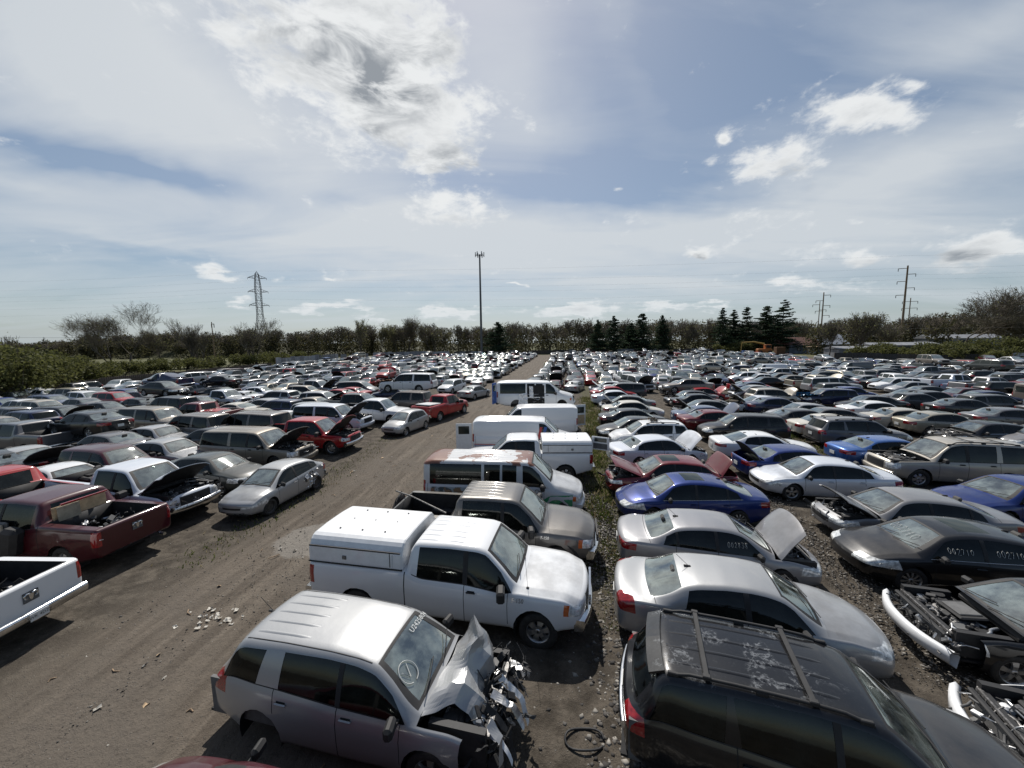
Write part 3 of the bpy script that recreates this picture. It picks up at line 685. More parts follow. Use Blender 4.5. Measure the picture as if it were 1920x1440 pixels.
    if hood in ('open', 'gone') and lod < 2:
        ex = (hx0 + hx1) / 2; lz = zt(ex) - .05
        eng = engine_mb(W * .80, (hx1 - hx0) * .98, sl_ + .1, lz - .03, seed, 1.6 if lod == 0 else .6)
    out.append(['body', bmb, (0, 0, 0), None])
    def pname(k): 
        n = PN[k - 1]
        for s in ('side_window', 'headlight', 'taillight'):
            if n.startswith(s): return s
        return n
    for k in sorted(byp):
        if k == 0: continue
        nm = PN[k - 1]
        if nm == 'hood':
            if hood == 'gone': continue
            mb = extract(bm, byp[k], mf, bow, origin=(hx0, 0, zt(hx0)), thick=.025, under='black')
            out.append(['hood', mb, (hx0, 0, zt(hx0)), None]); 
        elif nm == 'trunk_lid':
            mb = extract(bm, byp[k], mf, bow, origin=(tx1, 0, zt(tx1)), thick=.03, under='black')
            out.append(['trunk_lid', mb, (tx1, 0, zt(tx1)), None])
        else:
            ins = .006 if ('window' in nm or 'windshield' in nm) else 0.0
            out.append([pname(k), extract(bm, byp[k], mf, bow, inset=ins), (0, 0, 0), None])
    bm.free()
    if hood in ('open', 'gone') and lod < 2: out.append(['engine', eng, (ex, 0, 0), None])
    # wheels
    if wheels:
        tw = S.get('tw', .215)
        ty, rm = wheel_parts(S['R'], tw, S.get('rimstyle', 'five'))
        for xw in (S['xf'], S['xr']):
            for sgn in (-1, 1):
                yy = sgn * (W / 2 * I['wd'](xw) - tw / 2 + S.get('track', .0)); M = Matrix.Rotation(math.pi, 4, 'Z') if sgn > 0 else Matrix()
                T, Rm = MB(), MB(); T.join(ty, M); Rm.join(rm, M)
                out.append(['wheel', (T, Rm), (xw - (S.get('bowf', .26) if xw > 0 else 0) * sst(.1 * L, .5 * L, xw) * .4, yy, S['R']), None])
    # bumpers of trucks
    for (sg, z0, z1, dpt, mat) in S.get('bumper', []):
        mb = MB(); n = 12; vs = []
        for i in range(n + 1):
            y = -W / 2 * .93 + W * .93 * i / n; base = bow((sg * hl, y * .98, 0)).x; 
            for dxx, z in ((-.12, z1), (dpt - .02, z1), (dpt, z1 - .04), (dpt, (z0 + z1) / 2), (dpt - .03, z0 + .02), (-.10, z0)): vs.append((base + sg * dxx, y, z))
        fs = [tuple([(6 * i + j), (6 * i + 6 + j), (6 * i + 7 + j), (6 * i + 1 + j)][::(1 if sg < 0 else -1)]) for i in range(n) for j in range(5)]
        mb.add(vs, fs, mat, True); mb.add(vs[:6], [(0, 1, 2, 3, 4, 5)], mat); mb.add(vs[-6:], [(0, 1, 2, 3, 4, 5)], mat)
        out.append(['bumper', mb, (0, 0, 0), None])
    # mirrors, handles, interior, odds and ends
    if lod < 2:
        mx = S['mirror'][0]; mz = S['mirror'][1]; ms = S.get('mirrorsize', 1.0)
        for sgn in (-1, 1):
            mb = MB(); yb = W / 2 * I['wd'](mx) * .94
            mb.box((mx, sgn * (yb + .13 * ms), mz + .03), (.11 * ms, .22 * ms, .16 * ms), S.get('mirrorm', 'black'), (0, 0, -sgn * .2), bev=.04); mb.box((mx, sgn * (yb + .02), mz - .02), (.08, .12, .04), 'black')
            out.append(['mirror', mb, (0, 0, 0), None])
    if lod == 0:
        for hx, hz in S.get('handles', []):
            for sgn in (-1, 1):
                mb = MB(); yb = np.interp(hz, [p[1] for p in I['sec'](hx)[2:10]], [p[0] for p in I['sec'](hx)[2:10]])
                mb.box((hx, sgn * (yb + .018), hz), (.20, .03, .035), S.get('handlem', 'black'), bev=.012); mb.box((hx, sgn * (yb - .012), hz), (.15, .03, .06), 'gap')
                out.append(['door_handle', mb, (0, 0, 0), None])
        wy0 = zt(xw1) if xw1 else 0
        if xw1:
            mb = MB()
            for y0 in (-.55, .05):
                mb.tube([bow((xw1 + .01, y0, zt(xw1) + .03)), bow((xw1 - .06, y0 + .30, zt(xw1 - .06) + .035)), bow((xw1 - .14, y0 + .58, zt(xw1 - .14) + .03))], .009, 'black', 5)
            out.append(['wiper', mb, (0, 0, 0), None])
    if lod < 2 or S.get('seethru'):
        mb = MB(); fl = sl_ + .14; 
        xi1 = S['ws'][1] if S['ws'][1] else 1.2
        xr_ = S.get('cabrear', S['sw'][-1][2]); zc = zb(0)
        mb.box(((xi1 + xr_) / 2 - .1, 0, fl), (xi1 - xr_ + .3, W * .84, .04), 'dark')
        for sgn in (-1, 1): mb.box(((xi1 + xr_) / 2 - .25, sgn * (W / 2 * .85), (fl + zc) / 2), (xi1 - xr_ - .2, .05, zc - fl - .04), 'grey')
        mb.box((xi1 - .28, 0, zc - .13), (.50, W * .78, .22), 'black', bev=.08)
        mb.tube([(xi1 - .75 + .10 * math.cos(a) * .3, .36 + .18 * math.sin(a), zc - .06 + .18 * math.cos(a)) for a in [k * math.pi / 6 for k in range(13)]], .014, 'black', 6)
        sm = S.get('seatm', 'cloth'); xs0 = S.get('seatx', .0)
        for y in (-.38, .38): mb.join(seat_mb(xs0, y, fl + .25, sm))
        for xx in S.get('rearseats', [-.95]): mb.join(seat_mb(xx, 0, fl + .27, sm, 1.25))
        mb.box((xr_ + .1, 0, (fl + zc) / 2), (.05, W * .8, zc - fl - .05), 'dark')
        if S['L'] > 3 and 'trunk' in S: mb.box((xr_ - .12, 0, zc - .03), (.55, W * .72, .03), 'black')
        out.append(['interior', mb, (0, 0, 0), None])
    for fn in S.get('extras', []): fn(S, I, out, lod, roofz, bow)
    if lod < 2 and 'plate' in S:
        mb = MB(); mb.box((-hl - .012, 0, S['plate']), (.012, .31, .155), 'plate'); out.append(['licence_plate', mb, (0, 0, 0), None])
    return out
PAINTKEYS = ('paint',)
def mats_for(S, finish, lod):
    d = dict(MT); d['paint'] = MT[finish]
    if lod == 2: d['glass'] = MT['farglass']; d['tint'] = MT['fartint']
    return d
MESHCACHE = {}
def get_proto(spec, lod, hood, trunk, wheels, finish, seed):
    key = (spec, lod, hood, trunk, wheels, finish, seed)
    if key in MESHCACHE: return MESHCACHE[key]
    S = SPECS[spec]; parts = build_parts(S, lod, hood, trunk, wheels, seed=seed); md = mats_for(S, finish, lod); res = []
    if lod == 2:
        allm = MB()
        for nm, mb, loc, par in parts:
            T = Matrix.Translation(loc)
            if nm == 'hood' and hood == 'open': T = T @ Matrix.Rotation(R(-48), 4, 'Y')
            if nm == 'trunk_lid': T = T @ Matrix.Rotation(R(60), 4, 'Y')
            if isinstance(mb, tuple):
                for q in mb: allm.join(q, T)
            else: allm.join(mb, T)
        res = [(spec, allm.mesh(spec, md), (0, 0, 0), None)]
    else:
        for nm, mb, loc, par in parts:
            if isinstance(mb, tuple):
                i = len(res); res.append((nm, None, loc, None)); res.append(('tyre', mb[0].mesh('tyre', md), (0, 0, 0), i)); res.append(('rim', mb[1].mesh('rim', md), (0, 0, 0), i))
            else: res.append((nm, mb.mesh(nm, md), loc, par))
        # the wheel itself carries the tyre mesh, the rim is its child
        fixed = []; remap = {}
        for i, (nm, me, loc, par) in enumerate(res):
            if nm == 'wheel': remap[i] = len(fixed); fixed.append(['wheel', res[i + 1][1], loc, None])
            elif nm == 'tyre': continue
            elif nm == 'rim': fixed.append(['rim', me, loc, remap[par]])
            else: fixed.append([nm, me, loc, None])
        res = fixed
    MESHCACHE[key] = res
    return res
def place_car(spec, x, y, z, hdg, col, lod=1, hood='shut', trunk='shut', wheels=True, finish='paint', seed=1, hood_ang=50, roll=0, pitch=0, name=None, nowheel=(), sz=1.0):
    res = get_proto(spec, lod, hood, trunk, wheels, finish, seed); S = SPECS[spec]
    nm0 = name or S['kindname']
    c4 = tuple(col) + (1,)
    rot = (Matrix.Rotation(R(hdg), 3, 'Z') @ Matrix.Rotation(R(pitch), 3, 'Y') @ Matrix.Rotation(R(roll), 3, 'X')).to_euler()
    if lod == 2:
        o = bpy.data.objects.new(nm0, res[0][1]); COL.objects.link(o); o.location = (x, y, z); o.rotation_euler = rot; o.color = c4; return o
    t = empty(nm0, (x, y, z)); t.rotation_euler = rot; t.scale = (1, 1, sz); obs = []; wn = 0
    for nm, me, loc, par in res:
        if nm == 'wheel':
            wn += 1
            if wn in nowheel: obs.append(None); continue
        if nm == 'rim' and obs[par] is None: obs.append(None); continue
        o = bpy.data.objects.new(nm, me); COL.objects.link(o); o.location = loc; o.color = c4
        o.parent = t if par is None else obs[par]
        if nm == 'hood' and hood == 'open': o.rotation_euler = (0, R(-hood_ang), 0)
        if nm == 'trunk_lid': o.rotation_euler = (0, R(58), 0)
        obs.append(o)
    return t
# ------------------------------------------------------------------ the vehicle shapes
def spec_sedan(L=4.85, W=1.84, H=1.45, xf=1.46, xr=-1.34, k=0, **kw):
    h = L / 2; d = H - 1.45
    S = dict(kindname='sedan', L=L, W=W, H=H, xf=xf, xr=xr, R=.33, roofw=.585, sill=.19,
        top=[(-h, .93 + d * .5), (-h + .12, 1.03 + d * .5), (-h + .50, 1.07 + d * .5), (-h + .72, 1.09 + d * .5), (-1.02, 1.375 + d), (-.75, 1.415 + d), (-.35, H - .005), (.0, H), (.28, 1.435 + d), (.52, 1.385 + d), (1.30, .985 + d * .6), (1.75, .915 + d * .6), (h - .28, .82 + d * .5), (h - .06, .72 + d * .4), (h, .65 + d * .4)],
        belt=[(-h, .90 + d * .5), (-h + .3, 1.0 + d * .5), (-1.4, .985 + d * .5), (0, .925 + d * .5), (1.1, .885 + d * .5), (1.75, .845 + d * .5), (h - .25, .75 + d * .4), (h, .62 + d * .4)],
        ws=(.50, 1.26), rw=[(-h + .76, -1.04)], sw=[(1.02, .36, .00, -.03), (-.08, -.11, -.95, -.98), (-1.02, -1.05, -1.42, -1.10)],
        seams=[(1.02, .42), (-.04, .24), (-1.05, .72)], lslope=.12, hl=(h - .46, .55 + d * .4, .76 + d * .4, .44, .2), tl=(h - .30, .76, .93 + d * .4, .42, .2),
        grille=[(.42, .50, .64 + d * .3, 'grille'), (.55, .24, .38, 'black')], hood=(1.30, h - .22), trunk=(-h + .06, -h + .70), mirror=(.86, .93 + d * .4),
        handles=[(.12, .80), (-.92, .82)], handlem='paint', plate=.68, seatm='cloth', topseams=[(-h + .70, -h + .712)])
    S.update(kw); return S
def spec_boxsedan(**kw):
    S = spec_sedan(L=4.95, W=1.85, H=1.46, xf=1.50, xr=-1.38)
    h = 4.95 / 2
    S.update(top=[(-h, .98), (-h + .08, 1.05), (-h + .65, 1.08), (-h + .78, 1.10), (-1.22, 1.37), (-1.0, 1.41), (-.4, 1.46), (.1, 1.455), (.40, 1.41), (1.16, 1.01), (1.6, .96), (h - .25, .86), (h - .04, .78), (h, .62)],
        belt=[(-h, .93), (-h + .3, 1.0), (-1.4, .99), (0, .95), (1.1, .92), (h - .25, .80), (h, .62)], ws=(.42, 1.12), rw=[(-h + .84, -1.24)], sw=[(.92, .34, -.02, -.04), (-.10, -.12, -1.02, -1.02), (-1.08, -1.08, -1.52, -1.22)],
        hood=(1.18, h - .16), trunk=(-h + .05, -h + .74), mirror=(.80, .98), roofw=.62, rc=.05, hl=(h - .40, .60, .76, .48, .1), tl=(h - .22, .72, .97, .52, 0), bowf=.18, bowr=.10, grille=[(.44, .48, .74, 'grille'), (.55, .24, .36, 'black')])
    S.update(kw); return S
def spec_suv(L=4.77, W=1.85, H=1.68, xf=1.44, xr=-1.42, Rw=.36, **kw):
    h = L / 2
    S = dict(kindname='suv', L=L, W=W, H=H, xf=xf, xr=xr, R=Rw, roofw=.62, sill=.26,
        top=[(-h, .98), (-h + .07, 1.08), (-h + .16, 1.20), (-h + .44, H - .10), (-h + .56, H - .045), (-1.1, H - .01), (-.3, H), (.2, H - .025), (.50, H - .085), (1.22, 1.14), (1.30, 1.115), (1.8, 1.05), (h - .25, .94), (h - .05, .80), (h, .70)],
        belt=[(-h, 1.0), (-h + .4, 1.13), (-1.0, 1.10), (0, 1.04), (1.1, 1.005), (1.8, .96), (h - .22, .85), (h, .66)],
        ws=(.48, 1.20), rwbox=(.62, 1.16, H - .14), rwx=-h + .5, sw=[(1.05, .42, .02, .0), (-.06, -.08, -1.05, -1.16), (-1.28, -1.20, -h + .26, -h + .56)],
        seams=[(1.0, .45), (-.02, .30), (-1.12, .78)], lslope=.12, hl=(h - .40, .66, .88, .46, .2), tl=(h - .22, .86, 1.08, .58, 0),
        grille=[(.42, .56, .80, 'grille'), (.60, .30, .46, 'black')], hood=(1.26, h - .20), mirror=(.90, 1.06), mirrorsize=1.15,
        handles=[(.14, .93), (-.94, .95)], plate=.78, rc=.075, crown=.04, bowf=.24, bowr=.12, seatx=0.05)
    S.update(kw); return S
def spec_bigsuv(L=5.2, **kw):
    h = L / 2; H = 1.90
    S = spec_suv(L=L, W=2.0, H=H, xf=h - .98, xr=h - .98 - 2.95 - (.35 if L > 5.4 else 0), Rw=.39)
    c = h - 1.36
    S.update(top=[(-h, 1.0), (-h + .06, 1.12), (-h + .10, 1.22), (-h + .26, H - .10), (-h + .36, H - .03), (-1.0, H), (0, H), (c - 1.0, H - .03), (c - .78, H - .085), (c - .10, 1.25), (c, 1.22), (c + .5, 1.19), (h - .2, 1.12), (h - .05, 1.03), (h, .86)],
        belt=[(-h, 1.05), (-h + .3, 1.18), (0, 1.15), (c, 1.12), (h - .2, 1.04), (h, .80)], ws=(c - .80, c - .10), rwbox=(.70, 1.22, H - .12), rwx=-h + .4,
        sw=[(c - .24, c - .80, c - 1.20, c - 1.22), (c - 1.32, c - 1.34, c - 2.20, c - 2.26), (c - 2.40, c - 2.40, -h + .20, -h + .34)],
        hood=(c - .02, h - .12), mirror=(c - .42, 1.18), handles=[(c - 1.05, 1.05), (c - 2.05, 1.05)], roofw=.72, rc=.06, hl=(h - .25, .74, .98, .56, 0), tl=(h - .16, .90, 1.32, .76, 0), seams=[(c - .28, .45), (c - 1.26, .30), (c - 2.30, .78)],
        grille=[(.50, .66, .98, 'grille')], bumper=[(1, .36, .62, .08, 'paint')], seatx=c - 1.35, rearseats=[c - 2.3, c - 3.1], bowf=.18, bowr=.06, sill=.30, rimstyle='truck', tw=.26, seatm='tan',
        ribs=[(-h + .6, c - 1.3, .18), (-h + .6, c - 1.3, .38)])
    S.update(kw); return S
def spec_pickup(L=5.9, cab=1.55, crew=False, H=1.93, old=False, **kw):
    """cab is the length of the roof behind the windscreen"""
    h = L / 2; c = h - 1.32; wt = c - .76   # windscreen top
    ce = wt - (cab + (.45 if crew else 0)); bz = 1.36
    sw = [(c - .20, wt - .02, c - 1.14, c - 1.16), (c - 1.24, c - 1.26, ce + .22, ce + .24)] if (crew or cab > 1.3) else [(c - .20, wt - .02, ce + .16, ce + .2)]
    S = dict(kindname='pickup_truck', L=L, W=2.0, H=H, xf=h - .93, xr=-h + 1.22, R=.395, tw=.27, roofw=.70, sill=.38,
        top=[(-h, bz), (ce - .06, bz), (ce - .02, 1.42), (ce + .05, H - .07), (ce + .14, H - .02), (wt - .8, H), (wt - .2, H - .02), (wt, H - .07), (c - .06, 1.28), (c, 1.25), (c + .5, 1.23), (h - .3, 1.18), (h - .08, 1.10), (h, .96)],
        belt=[(-h, bz - .015), (ce - .1, bz - .015), (ce + .3, 1.22), (c - 1.2, 1.20), (c - .4, 1.10), (c, 1.15), (h - .3, 1.08), (h, .86)], sm=.045,
        ws=(wt, c - .08), rwbox=(.56, 1.36, H - .12), rwx=ce + .3, sw=sw, bed=(-h + .09, ce - .12), bedz=bz,
        seams=[(ce - .055, .45), (ce - .045, .45), (c - 1.20, .42), (c - .22, .5)], hl=(h - .30, .80, 1.02, .60, 0), tl=(h - .16, .88, 1.28, .84, 0),
        grille=[(.52, .72, 1.02, 'grille')], hood=(c - .0, h - .10), mirror=(c - .38, 1.20), mirrorsize=1.5, handles=[(c - 1.05, 1.08)],
        bumper=[(1, .48, .72, .10, 'chrome'), (-1, .52, .74, .12, 'chrome')], cabrear=ce + .1, seatx=c - 1.30, rearseats=[ce + .55] if crew else [], blackpillar=True, bowf=.20, bowr=.02, hoodw=.80,
        ribs=[], rimstyle='truck', rc=.07, sidebulge=.01, flare=.03, archgap=.08, crown=.03, beltx=(ce + .1, c - .2), wid=[(-h, .97), (ce, .98), (ce + .3, 1.0), (h - 1.0, 1.0), (h - .3, .97), (h, .92)], amberlamp=True)
    S.update(kw); return S
def spec_van(L=5.7, **kw):
    h = L / 2; H = 2.08; c = h - .98
    S = dict(kindname='van', L=L, W=2.0, H=H, xf=h - .82, xr=h - .82 - 3.43 if L < 6 else h - .82 - 3.94, R=.37, tw=.24, roofw=.80, sill=.33,
        top=[(-h, H - .12), (-h + .08, H - .05), (-h + .3, H), (0, H), (c - 1.0, H - .02), (c - .80, H - .07), (c - .06, 1.36), (c, 1.32), (c + .3, 1.24), (h - .2, 1.10), (h - .05, 1.0), (h, .86)],
        belt=[(-h, 1.22), (0, 1.22), (c - .6, 1.20), (c, 1.12), (h - .2, .98), (h, .80)], ws=(c - .84, c - .10), rwbox=(.66, 1.26, 1.78), rwx=-h + .1,
        sw=[(c - .28, c - .80, c - 1.14, c - 1.15), (c - 1.36, c - 1.36, c - 1.86, c - 1.86), (c - 1.94, c - 1.94, c - 2.50, c - 2.50), (c - 2.60, c - 2.60, -h + .25, -h + .25)],
        seams=[(c - .32, .40), (c - 1.24, .36), (c - 2.55, .36), (-h + .18, .4)], hl=(h - .22, .72, .90, .55, 0), tl=(h - .10, .95, 1.35, .84, 0), grille=[(.50, .66, .90, 'grille')], hood=(c - .0, h - .12),
        mirror=(c - .46, 1.22), mirrorsize=1.3, handles=[(c - 1.05, 1.10)], bumper=[(1, .40, .62, .08, 'paint'), (-1, .42, .60, .08, 'black')], seatx=c - 1.35, rearseats=[c - 2.3, c - 3.1], rc=.10, crown=.05,
        bowf=.22, bowr=.02, ribs=[(-h + .3, c - 1.0, .0), (-h + .3, c - 1.0, .25), (-h + .3, c - 1.0, .5)], blackpillar=False, wid=[(-h, .97), (-h + .5, 1.0), (h - .9, 1.0), (h - .3, .95), (h, .88)], amberlamp=True)
    S.update(kw); return S
def cargo(S):
    S = dict(S); S['sw'] = S['sw'][:1]; S['beltx'] = (S['sw'][0][2], S['sw'][0][0]); S['rearseats'] = []; S['kindname'] = 'van'; return S
SPECS = {
    'sedan': spec_sedan(),
    'sedan_long': spec_sedan(L=4.88, W=1.86, H=1.47, top=[(-2.44, .95), (-2.32, 1.05), (-2.0, 1.085), (-1.86, 1.10), (-1.05, 1.385), (-.75, 1.43), (-.3, 1.468), (.1, 1.47), (.38, 1.44), (.62, 1.385), (1.36, 1.0), (1.8, .93), (2.15, .82), (2.38, .67), (2.44, .6)], rw=[(-1.88, -1.08)], ws=(.60, 1.32), sw=[(1.08, .44, .02, -.01), (-.06, -.09, -.98, -1.0), (-1.05, -1.06, -1.52, -1.14)], chrometrim=1),
    'avenger': spec_sedan(L=4.85, W=1.84, H=1.50, trunk=(-2.36, -1.75), flare=.035, crease=.02, top=[(-2.425, 1.0), (-2.33, 1.10), (-1.95, 1.10), (-1.80, 1.115), (-1.12, 1.41), (-.85, 1.455), (-.35, 1.497), (.1, 1.50), (.36, 1.475), (.60, 1.42), (1.28, 1.05), (1.75, .99), (2.15, .90), (2.35, .80), (2.425, .66)], belt=[(-2.425, .95), (-2.1, 1.05), (-1.4, 1.06), (0, .985), (1.1, .935), (1.75, .90), (2.2, .80), (2.425, .62)],
        rw=[(-1.78, -1.16)], ws=(.58, 1.24), sw=[(1.04, .46, .04, .02), (-.06, -.08, -1.15, -.98)], tl=(2.425 - .28, .80, 1.06, .55, 0), hl=(2.425 - .36, .66, .84, .50, 0), handles=[(.16, .88), (-.85, .90)], mirrorm='black'),
    'coupe': spec_sedan(L=4.80, W=1.88, H=1.38, kindname='coupe', top=[(-2.4, .95), (-2.3, 1.04), (-1.85, 1.06), (-1.7, 1.075), (-.85, 1.33), (-.5, 1.37), (-.1, 1.38), (.2, 1.36), (.45, 1.30), (1.15, .99), (1.7, .95), (2.2, .86), (2.35, .72), (2.4, .6)], rw=[(-1.7, -.88)], ws=(.42, 1.12), sw=[(.86, .28, -.30, -.34), (-.40, -.44, -1.25, -.80)], hood=(1.16, 2.2), trunk=(-2.35, -1.72), mirror=(.7, .93), handles=[(-.15, .84)], seams=[(.84, .4), (-.36, .3)]),
    'boxsedan': spec_boxsedan(),
    'muscle': spec_boxsedan(L=5.0, H=1.48, trunk=(-2.45, -1.8)),
    'hatch': spec_suv(L=3.85, W=1.70, H=1.52, xf=1.18, xr=-1.28, Rw=.30, kindname='hatchback', sill=.20, roofw=.55,
        top=[(-1.925, .92), (-1.85, 1.02), (-1.76, 1.10), (-1.42, 1.40), (-1.2, 1.46), (-.4, 1.52), (.0, 1.51), (.25, 1.46), (1.05, 1.03), (1.12, 1.0), (1.5, .93), (1.78, .82), (1.87, .74), (1.925, .66)],
        belt=[(-1.925, .90), (-1.5, 1.04), (0, .95), (1.0, .89), (1.5, .84), (1.78, .74), (1.925, .62)], ws=(.26, 1.02), rwbox=(.52, 1.08, 1.42), rwx=-1.3, sw=[(.86, .16, -.36, -.40), (-.46, -.50, -1.48, -1.15)], hood=(1.08, 1.74), mirror=(.66, .96), hl=(1.42, .58, .82, .42, .3), tl=(1.72, .78, 1.0, .5, 0),
        grille=[(.36, .52, .60, 'grille'), (.50, .27, .42, 'black')], handles=[(-.22, .82)], seams=[(.86, .4), (-.42, .3)], rearseats=[-.85], seatx=.0, mirrorsize=.9, plate=.7),
    'accent': spec_sedan(L=4.20, W=1.70, H=1.45, xf=1.30, xr=-1.27, kindname='hatchback', R=.30, top=[(-2.1, .92), (-2.0, 1.02), (-1.88, 1.07), (-1.30, 1.34), (-1.0, 1.40), (-.4, 1.45), (0, 1.45), (.28, 1.41), (1.10, 1.0), (1.18, .97), (1.6, .90), (1.92, .80), (2.04, .72), (2.1, .64)],
        belt=[(-2.1, .90), (-1.6, 1.03), (0, .93), (1.0, .86), (1.6, .82), (1.95, .72), (2.1, .60)], rw=[(-1.84, -1.34)], ws=(.30, 1.06), sw=[(.90, .18, -.10, -.12), (-.18, -.20, -1.0, -1.05), (-1.08, -1.1, -1.5, -1.25)], hood=(1.14, 1.92), trunk=(-2.05, -1.35), mirror=(.72, .94), hl=(1.52, .54, .78, .40, .3), tl=(1.85, .72, .95, .45, 0), roofw=.55, handles=[(.0, .80), (-.95, .82)], seams=[(.88, .4), (-.14, .28), (-1.04, .7)], rimstyle='steel', grille=[(.36, .50, .57, 'grille'), (.48, .27, .40, 'black')], lslope=.3),
    'crossover': spec_suv(),
    'equinox': spec_suv(L=4.77, W=1.84, H=1.68, ribs=[(-1.75, -.75, .0), (-1.75, -.75, .22), (-1.75, -.75, .44)], crush=1.98, handlem='paint', sw=[(1.05, .42, .02, .0), (-.06, -.08, -1.05, -1.02), (-1.50, -1.34, -2.385 + .20, -2.385 + .50)], seatm='tan', swm='tint', swm0='tint', tl=(2.385 - .30, .88, 1.12, .66, 0)),
    'wagon': spec_suv(L=4.9, H=1.70, kindname='suv'),
    'smallsuv': spec_suv(L=4.5, W=1.80, H=1.66, xf=1.34, xr=-1.32),
    'blacksuv': spec_suv(L=5.0, W=1.93, H=1.74, xf=1.50, xr=-1.45, roofw=.66, Rw=.37, flare=.03),
    'minivan': spec_suv(L=5.1, W=1.98, H=1.75, xf=1.60, xr=-1.45, kindname='minivan', roofw=.68, top=[(-2.55, 1.0), (-2.48, 1.12), (-2.42, 1.24), (-2.24, 1.62), (-2.1, 1.69), (-1.2, 1.74), (0, 1.75), (.4, 1.72), (.75, 1.64), (1.62, 1.12), (1.72, 1.08), (2.1, .96), (2.4, .80), (2.5, .7), (2.55, .6)],
        belt=[(-2.55, 1.0), (-2.2, 1.12), (0, 1.06), (1.3, 1.0), (2.1, .88), (2.55, .58)], ws=(.74, 1.60), rwbox=(.66, 1.18, 1.60), rwx=-2.15, sw=[(1.30, .62, .25, .22), (.15, .12, -1.0, -1.02), (-1.12, -1.14, -2.28, -2.2)], hood=(1.66, 2.38), mirror=(1.15, 1.06), seams=[(1.3, .4), (.2, .28), (-1.06, .28)], handles=[(.35, .92), (-.0, .92)], seatx=.45, rearseats=[-.6, -1.5]),
    'tahoe': spec_bigsuv(L=5.13), 'suburban': spec_bigsuv(L=5.65),
    'pickup_ext': spec_pickup(L=5.9, cab=1.5), 'pickup_crew': spec_pickup(L=5.9, cab=1.35, crew=True), 'pickup_reg': spec_pickup(L=5.3, cab=.55),
    'f150_white': spec_pickup(L=6.2, cab=1.72, ribs=[(-.55, -.05, .14), (-.55, -.05, .34), (-.55, -.05, .54), (.12, .62, .14), (.12, .62, .34), (.12, .62, .54)]),
    'f150_grey': spec_pickup(L=5.9, cab=1.35, crew=True, ribs=[(-1.0, .4, .12), (-1.0, .4, .32), (-1.0, .4, .52)], flare=.05),
    'van': spec_van(), 'cargovan': cargo(spec_van()), 'longvan': spec_van(L=6.1),
}
SPECS['wreck_sedan'] = dict(SPECS['sedan'], crush=2.02)
SPECS['sedan_b'] = spec_sedan(L=4.65, W=1.78, H=1.43, xf=1.40, xr=-1.27, hl=(1.92, .56, .77, .48, 0), tl=(2.325 - .22, .72, .94, .55, 0))
SPECS['sedan_c'] = dict(SPECS['sedan'], sunroof=(-.35, .35, .40), grille=[(.30, .46, .68, 'chrome'), (.6, .24, .36, 'black')], rimstyle='ten')
SPECS['sedan_long'].update(sunroof=(-.42, .22, .38), rimstyle='ten', trimm='chrome', hl=(1.80, .58, .80, .40, .25))
SPECS['boxsedan'].update(sunroof=(-.35, .32, .40))
SPECS['blacksuv'].update(ribs=[(-1.9, .35, .14), (-1.9, .35, .42)])
SPECS['cargolong'] = cargo(spec_van(L=6.1))
SPECS['coupe'].update(rearseats=[])
SPECS['rustvan'] = dict(SPECS['van'])
for k_ in ('sedan', 'sedan_b', 'sedan_c', 'sedan_long', 'avenger', 'wreck_sedan', 'accent', 'hatch'): SPECS[k_]['rearseats'] = [-.80]
